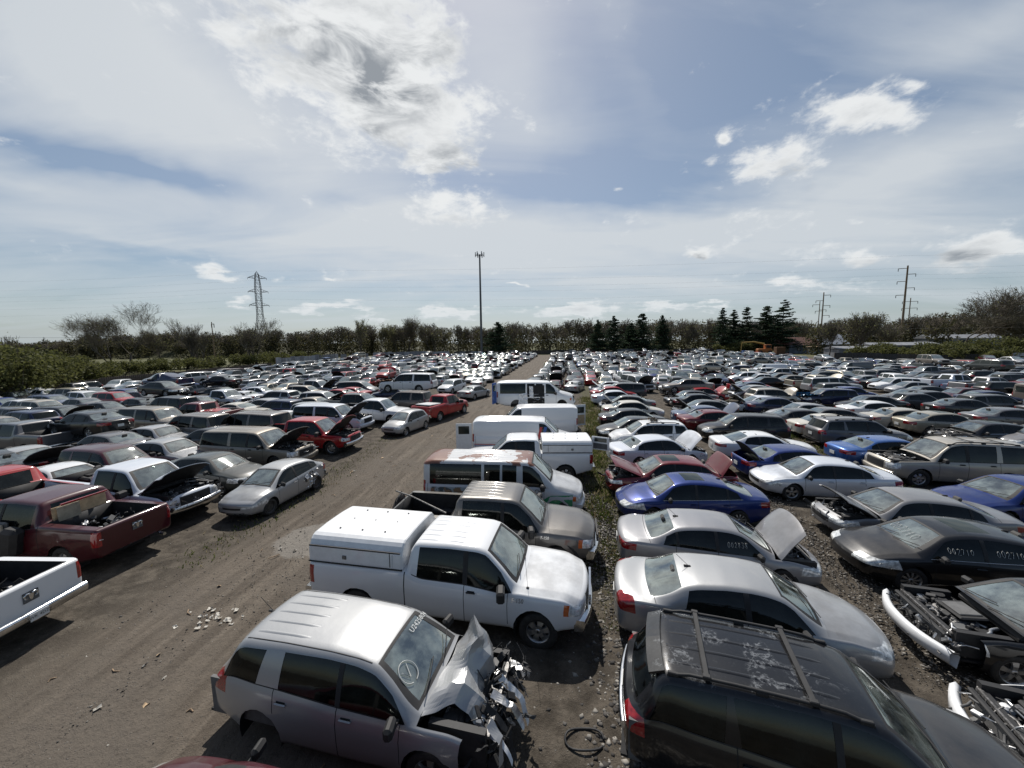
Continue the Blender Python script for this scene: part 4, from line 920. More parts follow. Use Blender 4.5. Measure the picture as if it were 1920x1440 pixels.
# ------------------------------------------------------------------ the cars one can tell apart
# key, shape, colour, x, y, z, heading, options
NEAR = [
    ('equinox', 'equinox', 'silver', -2.33, 5.72, 0.00, -13.0, {'lod': 0, 'finish': 'metal_paint', 'hood': 'gone'}),
    ('f150_white', 'f150_white', 'white', -1.43, 8.42, 0.00, -11.2, {'lod': 0}),
    ('f150_grey', 'f150_grey', 'warmgrey', -0.60, 10.80, 0.00, -9.3, {'lod': 0, 'finish': 'metal_paint'}),
    ('rustvan', 'van', 'dullwhite', -0.30, 13.74, 0.00, -6.0, {'lod': 0, 'finish': 'rusty'}),
    ('topper_pickup', 'pickup_ext', 'white', 0.60, 17.20, 0.00, 178.0, {'lod': 0}),
    ('mailvan', 'cargovan', 'white', 0.75, 20.60, 0.00, -5.0, {'lod': 0}),
    ('whitevan_left', 'cargovan', 'white', 1.34, 24.77, 0.00, 178.0, {'lod': 0}),
    ('crushed_van', 'cargovan', 'silver', 1.60, 27.80, 0.00, 177.0, {'lod': 1, 'sz': 0.6}),
    ('stack_van', 'van', 'white', 1.75, 28.20, 1.25, -3.0, {'lod': 0, 'wheels': False}),
    ('black_suv', 'blacksuv', 'black', 4.08, 4.72, 0.00, -19.0, {'lod': 0, 'finish': 'peeled'}),
    ('avenger', 'avenger', 'silver', 4.56, 7.32, 0.00, -15.4, {'lod': 0, 'finish': 'metal_paint'}),
    ('c200', 'sedan', 'silverdark', 5.30, 9.77, 0.00, -12.9, {'lod': 0, 'finish': 'metal_paint', 'hood': 'open', 'hood_ang': 62}),
    ('blue_fusion', 'sedan_long', 'blue', 6.10, 12.87, 0.00, 174.0, {'lod': 0, 'finish': 'metal_paint'}),
    ('red_box', 'boxsedan', 'darkred', 6.29, 15.06, 0.00, 174.0, {'lod': 0, 'hood': 'open', 'trunk': 'open', 'hood_ang': 30}),
    ('white_tl', 'sedan', 'whiteblue', 7.21, 18.68, 0.00, 5.2, {'lod': 0, 'hood': 'open', 'hood_ang': 55}),
    ('white_rogue', 'smallsuv', 'white', 7.75, 21.30, 0.00, 176.0, {'lod': 0}),
    ('black_es', 'sedan', 'black', 7.72, 23.57, 0.00, 178.0, {'lod': 1}),
    ('black_sed2', 'sedan', 'black', 8.54, 26.55, 0.00, -5.0, {'lod': 1}),
    ('cream_sed', 'sedan', 'cream', 9.63, 30.14, 0.00, -4.0, {'lod': 1}),
    ('dark_sed3', 'sedan', 'gunmetal', 10.10, 33.27, 0.00, 167.7, {'lod': 1, 'hood': 'open'}),
    ('dmg_white', 'sedan', 'whiteblue', 10.14, 36.80, 0.00, -3.0, {'lod': 1}),
    ('red_b', 'sedan', 'red', 10.69, 39.98, 0.00, -2.0, {'lod': 1}),
    ('dark_van_b', 'minivan', 'gunmetal', 11.85, 40.91, 0.00, 173.5, {'lod': 1}),
    ('black_ford', 'sedan_long', 'black', 11.16, 9.18, 0.00, 167.0, {'lod': 0}),
    ('gray_sed', 'sedan', 'greymid', 12.19, 11.28, 0.00, 169.0, {'lod': 0, 'finish': 'metal_paint', 'hood': 'open', 'hood_ang': 40}),
    ('white_altima', 'sedan', 'whiteblue', 12.21, 14.68, 0.00, 170.0, {'lod': 0, 'finish': 'metal_paint'}),
    ('blue_elantra', 'sedan', 'blue', 12.49, 16.50, 0.00, -6.0, {'lod': 0, 'trunk': 'open', 'finish': 'metal_paint'}),
    ('camaro', 'coupe', 'white', 12.93, 19.42, 0.00, -9.5, {'lod': 0}),
    ('black_cross', 'wagon', 'black', 14.01, 22.90, 0.00, 170.0, {'lod': 0}),
    ('red_camry', 'sedan', 'darkred', 13.83, 25.58, 0.00, -5.0, {'lod': 0}),
    ('gray_c8', 'sedan', 'bluegrey', 14.14, 27.32, 0.00, -6.0, {'lod': 1, 'hood': 'open', 'hood_ang': 60}),
    ('dark_c8b', 'sedan', 'gunmetal', 15.34, 30.09, 0.00, 176.0, {'lod': 1, 'hood': 'open'}),
    ('dark_c8c', 'sedan', 'black', 16.66, 33.68, 0.00, -4.0, {'lod': 1}),
    ('taupe300', 'boxsedan', 'taupe', 18.30, 39.54, 0.75, 170.0, {'lod': 1, 'wheels': True, 'finish': 'metal_paint'}),
    ('under300', 'sedan', 'gunmetal', 16.99, 36.01, 0.00, 178.0, {'lod': 1, 'hood': 'gone'}),
    ('red_wagonc', 'sedan', 'red', 19.32, 38.30, 0.00, -3.0, {'lod': 1, 'hood': 'open'}),
    ('navy_c11', 'sedan', 'navy', 21.72, 31.06, 0.00, -6.0, {'lod': 0}),
    ('white_c12', 'sedan', 'whiteblue', 21.07, 32.02, 0.00, 172.0, {'lod': 1, 'hood': 'open'}),
    ('dark_c13', 'sedan', 'gunmetal', 19.83, 25.70, 0.00, -8.0, {'lod': 1}),
    ('silver_c14', 'sedan', 'silver', 25.31, 39.67, 0.00, 174.0, {'lod': 1, 'hood': 'open'}),
    ('tahoe', 'tahoe', 'beige', 18.41, 15.77, 0.00, 168.0, {'lod': 0, 'finish': 'metal_paint', 'hood': 'gone'}),
    ('blue_hood', 'sedan', 'blue', 17.03, 12.30, 0.00, 176.0, {'lod': 0, 'finish': 'metal_paint'}),
    ('blue_sebring', 'sedan', 'skyblue', 18.04, 17.89, 0.00, -7.0, {'lod': 0, 'finish': 'metal_paint'}),
    ('gray_wagon', 'wagon', 'grey', 19.69, 21.36, 0.00, -7.0, {'lod': 0, 'finish': 'metal_paint'}),
    ('white_d5', 'sedan', 'cream', 20.10, 23.52, 0.00, -8.0, {'lod': 0}),
    ('dark_d5b', 'sedan', 'grey', 21.81, 25.99, 0.00, 170.0, {'lod': 1}),
    ('white_d6', 'sedan', 'white', 27.51, 28.50, 0.00, -8.0, {'lod': 0}),
    ('beige_d7', 'sedan', 'beige', 26.53, 25.43, 0.00, -8.0, {'lod': 0, 'wheels': False}),
    ('gold_d8', 'sedan_long', 'gold', 27.32, 23.93, 0.00, -8.0, {'lod': 0, 'finish': 'metal_paint'}),
    ('black_d9', 'sedan_long', 'black', 26.66, 20.96, 0.00, 170.0, {'lod': 0, 'hood': 'gone'}),
    ('gray_d10', 'hatch', 'greymid', 28.02, 19.81, 0.00, 172.0, {'lod': 0}),
    ('dark_d11', 'sedan', 'darkgrey', 34.99, 29.17, 0.00, -8.0, {'lod': 0}),
    ('gray_d12', 'sedan', 'grey', 33.24, 25.10, 0.00, -9.0, {'lod': 0, 'finish': 'metal_paint'}),
    ('tarp_suv', 'smallsuv', 'navy', 29.00, 34.63, 0.00, 166.0, {'lod': 0, 'hood': 'gone'}),
    ('dark_d13', 'sedan', 'black', 29.87, 31.42, 0.00, 170.0, {'lod': 1}),
    ('dark_d14', 'sedan', 'darkgrey', 37.45, 33.71, 0.00, -9.0, {'lod': 1}),
    ('dark_d15', 'sedan', 'gunmetal', 36.90, 35.00, 0.00, 172.0, {'lod': 1}),
    ('black_wreck', 'wreck_sedan', 'black', 10.30, 6.50, 0.00, 164.0, {'lod': 0, 'hood': 'gone'}),
    ('white_corner', 'wreck_sedan', 'white', 8.95, 3.95, 0.00, 158.0, {'lod': 0, 'hood': 'gone'}),
    ('maroon_front', 'sedan', 'maroon', -2.75, 3.25, 0.00, 166.0, {'lod': 0}),
    ('ram_white', 'pickup_crew', 'white', -13.05, 7.55, 0.00, 178.0, {'lod': 0}),
    ('ram_maroon', 'pickup_crew', 'maroon', -13.80, 11.00, 0.00, 171.0, {'lod': 0}),
    ('ram_open', 'pickup_ext', 'whiteblue', -14.17, 13.77, 0.00, -13.0, {'lod': 0, 'hood': 'open', 'hood_ang': 42}),
    ('accent', 'accent', 'silver', -9.45, 14.75, 0.00, -100.0, {'lod': 0, 'finish': 'metal_paint'}),
    ('dark_l1e', 'sedan', 'darkgreen', -13.29, 16.43, 0.00, -14.0, {'lod': 0}),
    ('sub_tan', 'suburban', 'tan', -13.26, 19.44, 0.00, -10.0, {'lod': 0, 'hood': 'open', 'hood_ang': 45, 'finish': 'metal_paint'}),
    ('f150_red', 'pickup_crew', 'red', -11.98, 22.02, 0.00, -7.0, {'lod': 0, 'hood': 'open', 'hood_ang': 50}),
    ('white_durango', 'suburban', 'whiteblue', -13.06, 27.33, 0.00, -10.0, {'lod': 0, 'hood': 'open'}),
    ('yaris', 'hatch', 'silver', -7.50, 26.40, 0.00, -110.0, {'lod': 0, 'finish': 'metal_paint'}),
    ('white_trk', 'pickup_ext', 'white', -10.87, 29.79, 0.00, -12.0, {'lod': 1}),
    ('red_silv', 'pickup_ext', 'red', -5.89, 31.71, 0.00, 66.0, {'lod': 0}),
    ('dark_tahoe', 'tahoe', 'taupe', -9.90, 34.80, 0.00, 166.0, {'lod': 1}),
    ('white_sub', 'suburban', 'white', -10.40, 38.20, 1.35, 172.0, {'lod': 0, 'hood': 'gone'}),
    ('under_sub', 'sedan', 'black', -10.60, 37.90, 0.00, 165.0, {'lod': 1, 'hood': 'gone'}),
    ('white_suv_r', 'crossover', 'white', -7.56, 47.67, 0.00, -112.0, {'lod': 1}),
    ('silver_r', 'sedan', 'silver', -4.24, 42.68, 0.00, 62.0, {'lod': 1}),
    ('enclave', 'wagon', 'maroon', -18.31, 16.97, 0.00, -14.0, {'lod': 0, 'finish': 'paint'}),
    ('white_coupe', 'coupe', 'white', -18.62, 15.32, 0.00, -15.0, {'lod': 0}),
    ('dark_box', 'pickup_ext', 'red', -18.23, 13.06, 0.00, 165.0, {'lod': 1}),
    ('silver_m3', 'sedan', 'silver', -17.83, 19.25, 0.00, -13.0, {'lod': 0, 'finish': 'metal_paint'}),
    ('grey_trk', 'pickup_crew', 'grey', -28.78, 22.16, 0.00, 168.0, {'lod': 0, 'finish': 'metal_paint'}),
    ('tan_m', 'crossover', 'tan', -34.21, 24.91, 0.00, -12.0, {'lod': 1}),
    ('silver_m5', 'sedan', 'silver', -23.51, 17.98, 0.00, -14.0, {'lod': 0, 'hood': 'open'}),
    ('black_m6', 'sedan', 'black', -24.23, 17.24, 0.00, 166.0, {'lod': 0}),
    ('black_stack', 'sedan', 'black', -25.62, 22.78, 0.90, 168.0, {'lod': 0}),
    ('under_stack', 'sedan', 'black', -25.33, 22.72, 0.00, 168.0, {'lod': 1}),
    ('dark_suv_m', 'wagon', 'navy', -35.97, 27.77, 0.00, 168.0, {'lod': 1}),
    ('grey_m9', 'sedan', 'grey', -22.72, 21.01, 0.00, 168.0, {'lod': 1}),
    ('tan_sub2', 'suburban', 'tan', -25.37, 26.92, 0.00, -13.0, {'lod': 1, 'finish': 'metal_paint'}),
    ('brown_exp', 'tahoe', 'taupe', -20.77, 24.36, 0.00, 166.0, {'lod': 1}),
    ('brown_exp2', 'suburban', 'taupe', -17.36, 24.81, 0.00, 166.0, {'lod': 1}),
    ('silver_m12', 'sedan', 'silver', -21.47, 22.62, 0.00, -13.0, {'lod': 0}),
    ('dark_m13', 'sedan', 'darkgrey', -17.69, 22.10, 0.00, 167.0, {'lod': 1}),
    ('red_m14', 'pickup_ext', 'darkred', -23.92, 29.10, 0.00, 168.0, {'lod': 1}),
    ('white_m15', 'coupe', 'cream', -23.70, 32.23, 0.00, 167.0, {'lod': 1}),
    ('gold_m16', 'sedan', 'gold', -19.71, 28.62, 0.00, 167.0, {'lod': 1}),
    ('white_m17', 'sedan', 'silver', -22.31, 34.11, 0.00, 167.0, {'lod': 1}),
    ('navy_m18', 'crossover', 'navy', -19.79, 31.85, 0.00, 166.0, {'lod': 1}),
    ('silver_m19', 'crossover', 'silver', -15.16, 29.68, 0.00, -12.0, {'lod': 1}),
    ('white_m20', 'sedan', 'white', -16.49, 27.21, 0.00, -12.0, {'lod': 1}),
    ('pink_truck', 'sedan', 'red', -22.32, 28.57, 0.00, -12.0, {'lod': 1}),
    ('stack_blue', 'pickup_reg', 'navy', -40.14, 44.18, 1.20, 170.0, {'lod': 1}),
    ('stack_blue2', 'sedan', 'black', -36.17, 47.20, 1.10, 172.0, {'lod': 1}),
    ('under_b1', 'minivan', 'black', -38.77, 43.00, 0.00, 170.0, {'lod': 1}),
    ('under_b2', 'sedan', 'black', -35.77, 46.33, 0.00, 172.0, {'lod': 1}),
]
# ------------------------------------------------------------------ where the vehicles stand
CO = {'dullwhite': (.52, .53, .54), 'white': (.70, .71, .72), 'whiteblue': (.60, .63, .68), 'silver': (.34, .345, .35), 'warmgrey': (.135, .128, .12), 'silverdark': (.27, .27, .28), 'taupe': (.17, .15, .13), 'black': (.008, .008, .009), 'blue': (.007, .024, .14),
      'skyblue': (.035, .10, .30), 'darkred': (.12, .006, .010), 'red': (.32, .010, .014), 'maroon': (.05, .004, .008), 'gunmetal': (.055, .057, .060), 'darkgrey': (.030, .031, .033), 'grey': (.12, .12, .125),
      'greymid': (.20, .20, .205), 'bluegrey': (.08, .105, .17), 'navy': (.010, .018, .06), 'beige': (.38, .35, .30), 'tan': (.25, .22, .18), 'gold': (.34, .31, .245), 'cream': (.58, .55, .48), 'darkgreen': (.045, .05, .046)}
CW = {'dullwhite': 'white', 'warmgrey': 'grey', 'white': 'white', 'whiteblue': 'white', 'silver': 'silver', 'silverdark': 'dark silver', 'taupe': 'taupe', 'black': 'black', 'blue': 'bright blue', 'skyblue': 'sky blue', 'darkred': 'dark red', 'red': 'red', 'maroon': 'maroon', 'gunmetal': 'gunmetal grey',
      'darkgrey': 'dark grey', 'grey': 'grey', 'greymid': 'mid grey', 'bluegrey': 'blue grey', 'navy': 'navy blue', 'beige': 'beige', 'tan': 'tan', 'gold': 'gold', 'cream': 'cream', 'darkgreen': 'dark green'}
LAB = {
 'equinox': 'silver SUV in the foreground with crushed front and crumpled bonnet', 'f150_white': 'white extended cab pickup with white topper and foil sunshade', 'f150_grey': 'grey crew cab pickup with an open empty bed beside the white topper pickup',
 'rustvan': 'white passenger van with rust patches on its roof and green lower front', 'topper_pickup': 'white pickup facing left with a white topper, behind the rusty roofed van', 'mailvan': 'white cargo van with red and blue stripes and an open rear door',
 'whitevan_left': 'white windowless cargo van facing left behind the striped van', 'crushed_van': 'flattened silver van lying under the gutted white passenger van', 'stack_van': 'gutted white passenger van with torn open side stacked on a crushed van',
 'black_suv': 'black SUV with roof rack and peeling clear coat in the foreground', 'avenger': 'silver sedan with raised boot beside the black roof rack SUV', 'c200': 'silver grey sedan with its pale bonnet raised, behind the brighter silver sedan',
 'blue_fusion': 'bright blue sedan with sunroof and chrome window trim facing the weed strip', 'red_box': 'dark red boxy sedan with bonnet and boot lid both raised', 'white_tl': 'white sedan with its white bonnet raised behind the dark red boxy sedan', 'white_rogue': 'white small SUV with debris on its roof behind the white sedan',
 'black_ford': 'glossy black sedan with white numbers 002710 chalked on its glass', 'gray_sed': 'mid grey sedan with dark underside of bonnet raised, behind the numbered black sedan', 'white_altima': 'white sedan facing left in front of the sky blue sedan', 'blue_elantra': 'bright blue sedan with its boot lid raised', 'camaro': 'white coupe with long flat tail behind the blue sedan with raised boot lid',
 'black_cross': 'long black crossover facing left behind the white coupe', 'red_camry': 'dark red sedan behind the long black crossover', 'taupe300': 'large taupe sedan raised on top of another car', 'under300': 'grey sedan stripped at the front underneath the raised taupe sedan', 'navy_c11': 'navy blue sedan with tail towards the weed strip, near the raised taupe sedan',
 'tahoe': 'large beige SUV with missing bonnet and open engine bay', 'blue_hood': 'bright blue sedan cut by the right edge of the picture', 'blue_sebring': 'sky blue sedan in front of the large beige SUV', 'gray_wagon': 'grey SUV with red tail lamp behind the sky blue sedan', 'gold_d8': 'gold sedan with chrome window trim and no boot damage beside the beige sedan', 'black_d9': 'black sedan with missing bonnet and smashed nose behind the large beige SUV',
 'gray_d10': 'grey hatchback at the right edge behind the large beige SUV', 'tarp_suv': 'navy small SUV with blue tarp over its front', 'beige_d7': 'beige sedan without wheels beside the gold sedan', 'black_wreck': 'black sedan with stripped nose, bare engine and white bumper beam', 'white_corner': 'white car with stripped nose in the lower right corner', 'maroon_front': 'maroon car cut off by the bottom edge below the silver SUV',
 'ram_white': 'white pickup at the left edge with tailgate and chrome bumper towards the lane', 'ram_maroon': 'maroon crew cab pickup with scrap parts in its open bed', 'ram_open': 'white extended cab pickup with raised bonnet and stripped grille', 'accent': 'silver small car with crumpled rear quarter parked beside the lane', 'dark_l1e': 'dark green grey sedan behind the silver small car with crumpled rear', 'sub_tan': 'tan long SUV with raised bonnet and chrome front bumper',
 'f150_red': 'red crew cab pickup with raised bonnet beside the lane', 'white_durango': 'white long SUV with dark bonnet raised behind the red crew cab pickup', 'yaris': 'small silver hatchback facing the camera beside the lane', 'white_trk': 'white extended cab pickup behind the small silver hatchback', 'red_silv': 'red pickup with a white panel lying in its bed, tail to the camera', 'dark_tahoe': 'taupe large SUV beside the red pickup', 'white_sub': 'long white SUV with missing front stacked high on a black car',
 'under_sub': 'black car squashed under the long white SUV', 'white_suv_r': 'white SUV facing the camera beside the lane past the red pickup', 'silver_r': 'silver sedan facing away at the edge of the lane past the red pickup', 'enclave': 'maroon SUV parked behind the white pickup with raised bonnet', 'white_coupe': 'white coupe with black box on its bonnet behind the maroon pickup', 'dark_box': 'red pickup tail at the left edge above the maroon pickup',
 'grey_trk': 'grey crew cab pickup with open bed at the left edge', 'black_stack': 'black sedan with smashed tail stacked on another black sedan', 'under_stack': 'black sedan underneath the stacked black sedan with smashed tail',
}
OCC = []     # footprints taken: (x, y, half length, half width, heading)
RECS = []
def overlap(x, y, h, L, W):
    ax = Vector((math.cos(R(h)), math.sin(R(h)))); ay = Vector((-ax.y, ax.x))
    for (X, Y, hl, hw, H2) in OCC:
        if abs(X - x) > 7 or abs(Y - y) > 7: continue
        bx = Vector((math.cos(R(H2)), math.sin(R(H2)))); by = Vector((-bx.y, bx.x)); d = Vector((X - x, Y - y)); sep = False
        for a in (ax, ay, bx, by):
            if abs(d.dot(a)) > (L / 2 * abs(ax.dot(a)) + W / 2 * abs(ay.dot(a)) + hl * abs(bx.dot(a)) + hw * abs(by.dot(a))) * .93: sep = True; break
        if not sep: return True
    return False
NEAROBJ = {}
for i, (key, spec, colr, x, y, z, hdg, opt) in enumerate(NEAR):
    o = dict(opt); lod = o.pop('lod', 1)
    if 'hood_ang' in o: o['hood_ang'] = o['hood_ang']
    if z == 0: z = -.02
    t = place_car(spec, x, y, z, hdg, CO[colr], lod=lod, seed=(i % 5 if lod == 0 else 1), **o)
    NEAROBJ[key] = t; S = SPECS[spec]; OCC.append((x, y, S['L'] / 2, S['W'] / 2, hdg))
    RECS.append(dict(o=t, key=key, col=colr, kind=S['kindname'], x=x, y=y, lod=lod, hood=o.get('hood', 'shut'), trunk=o.get('trunk', 'shut'), up=z > .3))
# the rest of the yard, row behind row
KINDS = [('wreck_sedan', 6), ('sedan', 14), ('sedan_b', 12), ('sedan_c', 10), ('avenger', 4), ('boxsedan', 6), ('coupe', 6), ('hatch', 7), ('accent', 5), ('crossover', 12), ('smallsuv', 9), ('wagon', 5), ('minivan', 9), ('tahoe', 5), ('suburban', 3), ('pickup_ext', 5), ('pickup_crew', 5), ('cargovan', 2), ('van', 2)]
COLS = [('white', 11), ('whiteblue', 5), ('silver', 15), ('silverdark', 10), ('taupe', 6), ('black', 22), ('blue', 2), ('skyblue', 1), ('darkred', 5), ('red', 5), ('maroon', 3), ('gunmetal', 10), ('darkgrey', 12), ('grey', 8), ('greymid', 5), ('bluegrey', 3), ('navy', 4), ('beige', 4), ('tan', 2), ('gold', 4), ('cream', 2), ('darkgreen', 2)]
def pick(lst, r):
    t = r.random() * sum(w for _, w in lst)
    for k, w in lst:
        t -= w
        if t <= 0: return k
    return lst[0][0]
frng = random.Random(11)
def lane_x(y):      # middle of the dirt lane
    return float(np.interp(y, [0, 8, 14, 28, 40, 60, 100, 170], [-6.0, -5.4, -4.6, -3.6, -2.6, .5, 6.0, 15.0]))
def weed_x(y):
    return float(np.interp(y, [0, 6, 10, 20, 30, 40], [2.1, 2.25, 2.75, 4.6, 6.4, 8.0]))
LOT = [(-61, 42), (-65, 110), (-67, 150), (-40, 178), (0, 186), (60, 184), (96, 172), (99, 140), (80, 96), (98, 73), (150, 45), (150, -10), (-61, -10)]
def in_lot(x, y, m=2.5):
    ins = False; n = len(LOT)
    for i in range(n):
        (x0, y0), (x1, y1) = LOT[i], LOT[(i + 1) % n]
        if (y0 > y) != (y1 > y) and x < (x1 - x0) * (y - y0) / (y1 - y0) + x0: ins = not ins
        dx, dy = x1 - x0, y1 - y0; t = max(0, min(1, ((x - x0) * dx + (y - y0) * dy) / (dx * dx + dy * dy)))
        if math.hypot(x - x0 - t * dx, y - y0 - t * dy) < m: return False
    return ins
def try_car(x, y, h):
    u = 960 + 715 * x / max(y, .1)
    if u < -120 or u > 2040 or not in_lot(x, y): return False
    spec = pick(KINDS, frng)
    if spec == 'wreck_sedan' and math.hypot(x, y) > 50: spec = 'sedan_b'
    S = SPECS[spec]
    if overlap(x, y, h, S['L'], S['W']): return False
    colr = pick(COLS, frng); d = math.hypot(x, y); lod = 0 if False else (1 if d < 52 else 2)
    hood = 'open' if frng.random() < .20 else ('gone' if (frng.random() < .08 and lod == 1) else 'shut'); trunk = 'open' if (frng.random() < .05 and 'trunk' in S) else 'shut'
    if spec == 'wreck_sedan': hood = 'gone'; trunk = 'shut'
    z = -.02; up = False
    if y > 38 and frng.random() < .035: z = 1.25; up = True
    elif frng.random() < .35: z = -.15
    t = place_car(spec, x, y, z, h, CO[colr], lod=lod, hood=hood, trunk=trunk, wheels=(frng.random() > .15), finish='metal_paint' if colr in ('silver', 'silverdark', 'gold', 'grey', 'greymid', 'tan', 'beige') else 'paint', seed=1, hood_ang=frng.choice((40, 50, 62)), roll=frng.uniform(-1, 1) + (4 * frng.uniform(-1, 1) if up else 0), pitch=frng.uniform(-1.2, 1.2))
    if lod == 1 and frng.random() < .10:
        c_ = CO[pick(COLS, frng)]
        for ch in t.children:
            if ch.name.startswith('hood') or ch.name.startswith('trunk'): ch.color = tuple(c_) + (1,)
    OCC.append((x, y, S['L'] / 2, S['W'] / 2, h))
    RECS.append(dict(o=t, key=None, col=colr, kind=S['kindname'], x=x, y=y, lod=lod, hood=hood, trunk=trunk, up=up))
    if up:
        S2 = SPECS['sedan_b']; c2 = pick(COLS, frng)
        t2 = place_car('sedan_b', x + .3, y + .2, -.1, h + 3, CO[c2], lod=lod, wheels=False)
        RECS.append(dict(o=t2, key=None, col=c2, kind='sedan', x=x + .3, y=y + .2, lod=lod, hood='shut', trunk='shut', up=False))
    return True
# side-on columns near the camera
for k in range(0, 12):
    y = 5.0
    while y < 46 + k * 1.2:
        x = 3.2 + 6.1 * k + (.19 + .047 * k) * y
        try_car(x + frng.uniform(-.35, .35), y, (-8 if frng.random() < .5 else 172) + frng.uniform(-3, 3) + (k * .2)); y += 2.45 + frng.uniform(-.15, .3)
for k in range(0, 9):
    y = 9.0
    while y < 48:
        x = -13.3 - 6.2 * k + (.02 * k) * y
        try_car(x + frng.uniform(-.4, .4), y, (-11 if frng.random() < .6 else 168) + frng.uniform(-4, 4)); y += 2.55 + frng.uniform(-.1, .35)
# rows parked along the view direction, far part of the yard
y = 48.0
while y < 181:
    for side in (-1, 1):
        x = lane_x(y) + side * 4.2
        while -70 < x < 112:
            xx = x + frng.uniform(-.2, .2)
            right_side = x > 30 + .3 * y * 0 and y < 75
            if right_side and frng.random() < .45: try_car(xx + side * 1.3, y + frng.uniform(-1, 1), (-8 if frng.random() < .5 else 172) + frng.uniform(-6, 6)); x += side * 5.2
            else: try_car(xx, y + frng.uniform(-.6, .6) - .10 * x * side * 0, (-97 if frng.random() < .72 else 83) + (frng.uniform(-8, 8) if frng.random() < .9 else frng.uniform(-35, 35))); x += side * frng.uniform(2.35, 2.75)
    y += 6.3 if y < 90 else 8.0
for _ in range(5200):      # odd cars squeezed into what gaps are left
    y = frng.uniform(26, 84); x = frng.uniform(-66, 100)
    if x < lane_x(y) + 6.5 + .1 * y and x > lane_x(y) - 8: continue
    sideon = y < 48 or x > 30
    try_car(x, y, ((-8 if frng.random() < .5 else 172) if sideon else (-97 if frng.random() < .7 else 83)) + frng.uniform(-5, 5))
print('vehicles', len(RECS), {k: sum(1 for r in RECS if r['kind'] == k) for k in set(r['kind'] for r in RECS)})
# past three hundred sedans, the farthest ones are one mass
sed = sorted([r for r in RECS if r['kind'] == 'sedan'], key=lambda r: r['y'])
far = sed[296:]
if far:
    bmj = MB(); md = {}
    for r in far:
        o = r['o']; me = o.data; M = Matrix.Translation(o.location) @ o.rotation_euler.to_matrix().to_4x4(); b = len(bmj.v)
        co = [M @ v.co for v in me.vertices]; keys = []
        for mt in me.materials:
            if 'car_paint' in mt.name:
                k = 'paint_' + r['col']
                if k not in md: md[k] = paint_mat('car_paint_' + r['col'], 0.0, 0.36, fixed=CO[r['col']])
            else: k = mt.name; md[k] = mt
            keys.append(k)
        bmj.v += [tuple(c) for c in co]; bmj.n += [None] * len(co)
        for p in me.polygons: bmj.f.append(tuple(b + i for i in p.vertices)); bmj.m.append(keys[p.material_index]); bmj.sm.append(p.use_smooth)
    fo = bmj.obj('distant_sedans', md); tag(fo, 'mass of small sedans packed in the farthest rows before the fence', 'cars', None, 'stuff')
    dead = set(id(r) for r in far)
    for r in far: bpy.data.objects.remove(r['o'])
    RECS[:] = [r for r in RECS if id(r) not in dead]
# ---------------------------------------------------------------- labels of the vehicles
KW = {'pickup_truck': 'pickup truck', 'suv': 'SUV'}
def words(r): return CW[r['col']] + ' ' + KW.get(r['kind'], r['kind'])
def describe():
    seen = {}
    for r in RECS:
        o = r['o']; kind = KW.get(r['kind'], r['kind']); o['category'] = 'car' if r['kind'] in ('sedan', 'coupe', 'hatchback') else ('SUV' if r['kind'] == 'suv' else kind)
        if r['key'] in LAB: r['lab'] = LAB[r['key']]; seen[r['lab']] = 1; o['group'] = 'vehicles in the nearest part of the yard'; continue
        st = {'open': ' with bonnet raised', 'gone': ' with bonnet missing', 'shut': ''}[r['hood']]
        if r['up']: st = ' stacked on another car'
        if r['lod'] == 2:
            side = 'left' if r['x'] < lane_x(r['y']) else 'right'; dist = 'farthest' if r['y'] > 120 else ('far' if r['y'] > 78 else 'middle')
            r['lab'] = '%s%s in the %s rows %s of the lane' % (words(r), st, dist, side); o['group'] = '%s%s in the %s rows %s of the lane' % (words(r) + 's', st, dist, side); continue
        u = r['x'] / r['y']
        nb = sorted([(abs(q['x'] - r['x']) * .5 + abs(q['y'] - r['y']), q) for q in RECS if q is not r and abs(q['x'] - r['x']) < 3 and 1 < abs(q['y'] - r['y']) < 6.5], key=lambda t: t[0])
        fr = [q for d, q in nb if q['y'] < r['y']]; bk = [q for d, q in nb if q['y'] > r['y']]
        opts = []
        if fr and bk: opts.append('%s%s between %s %s and %s %s' % (words(r), st, 'a', words(fr[0]), 'a', words(bk[0])))
        if fr: opts.append('%s%s just behind a %s' % (words(r), st, words(fr[0])))
        if bk: opts.append('%s%s just in front of a %s' % (words(r), st, words(bk[0])))
        side = 'left of the lane' if r['x'] < lane_x(r['y']) else 'right of the weed strip'
        colm = int((r['x'] - weed_x(r['y'])) / 7) if 'right' in side else int((lane_x(r['y']) - 6 - r['x']) / 6.2)
        place = ('first', 'second', 'third', 'fourth', 'fifth', 'sixth', 'seventh', 'eighth', 'ninth', 'tenth', 'eleventh', 'twelfth')[max(0, min(11, colm))]
        opts.append('%s%s in the %s column %s' % (words(r), st, place, side))
        more = [a + ', %s column %s' % (place, side.split()[0]) for a in opts[:1]]
        r['lab'] = None
        for a in opts + more:
            if a not in seen and len(a.split()) <= 16: r['lab'] = a; break
        if r['lab'] is None: r['lab'] = opts[-1]
        if len(r['lab'].split()) > 16: r['lab'] = '%s in the %s column %s' % (words(r), place, side)
        seen[r['lab']] = 1
        o['group'] = 'vehicles parked %s' % side
    cnt = {}
    for r in RECS: cnt.setdefault(r['lab'], []).append(r)
    for lab, rs in cnt.items():
        if len(rs) > 1:
            for r in rs: r['o']['group'] = lab
    for r in RECS: r['o']['label'] = r['lab']
describe()
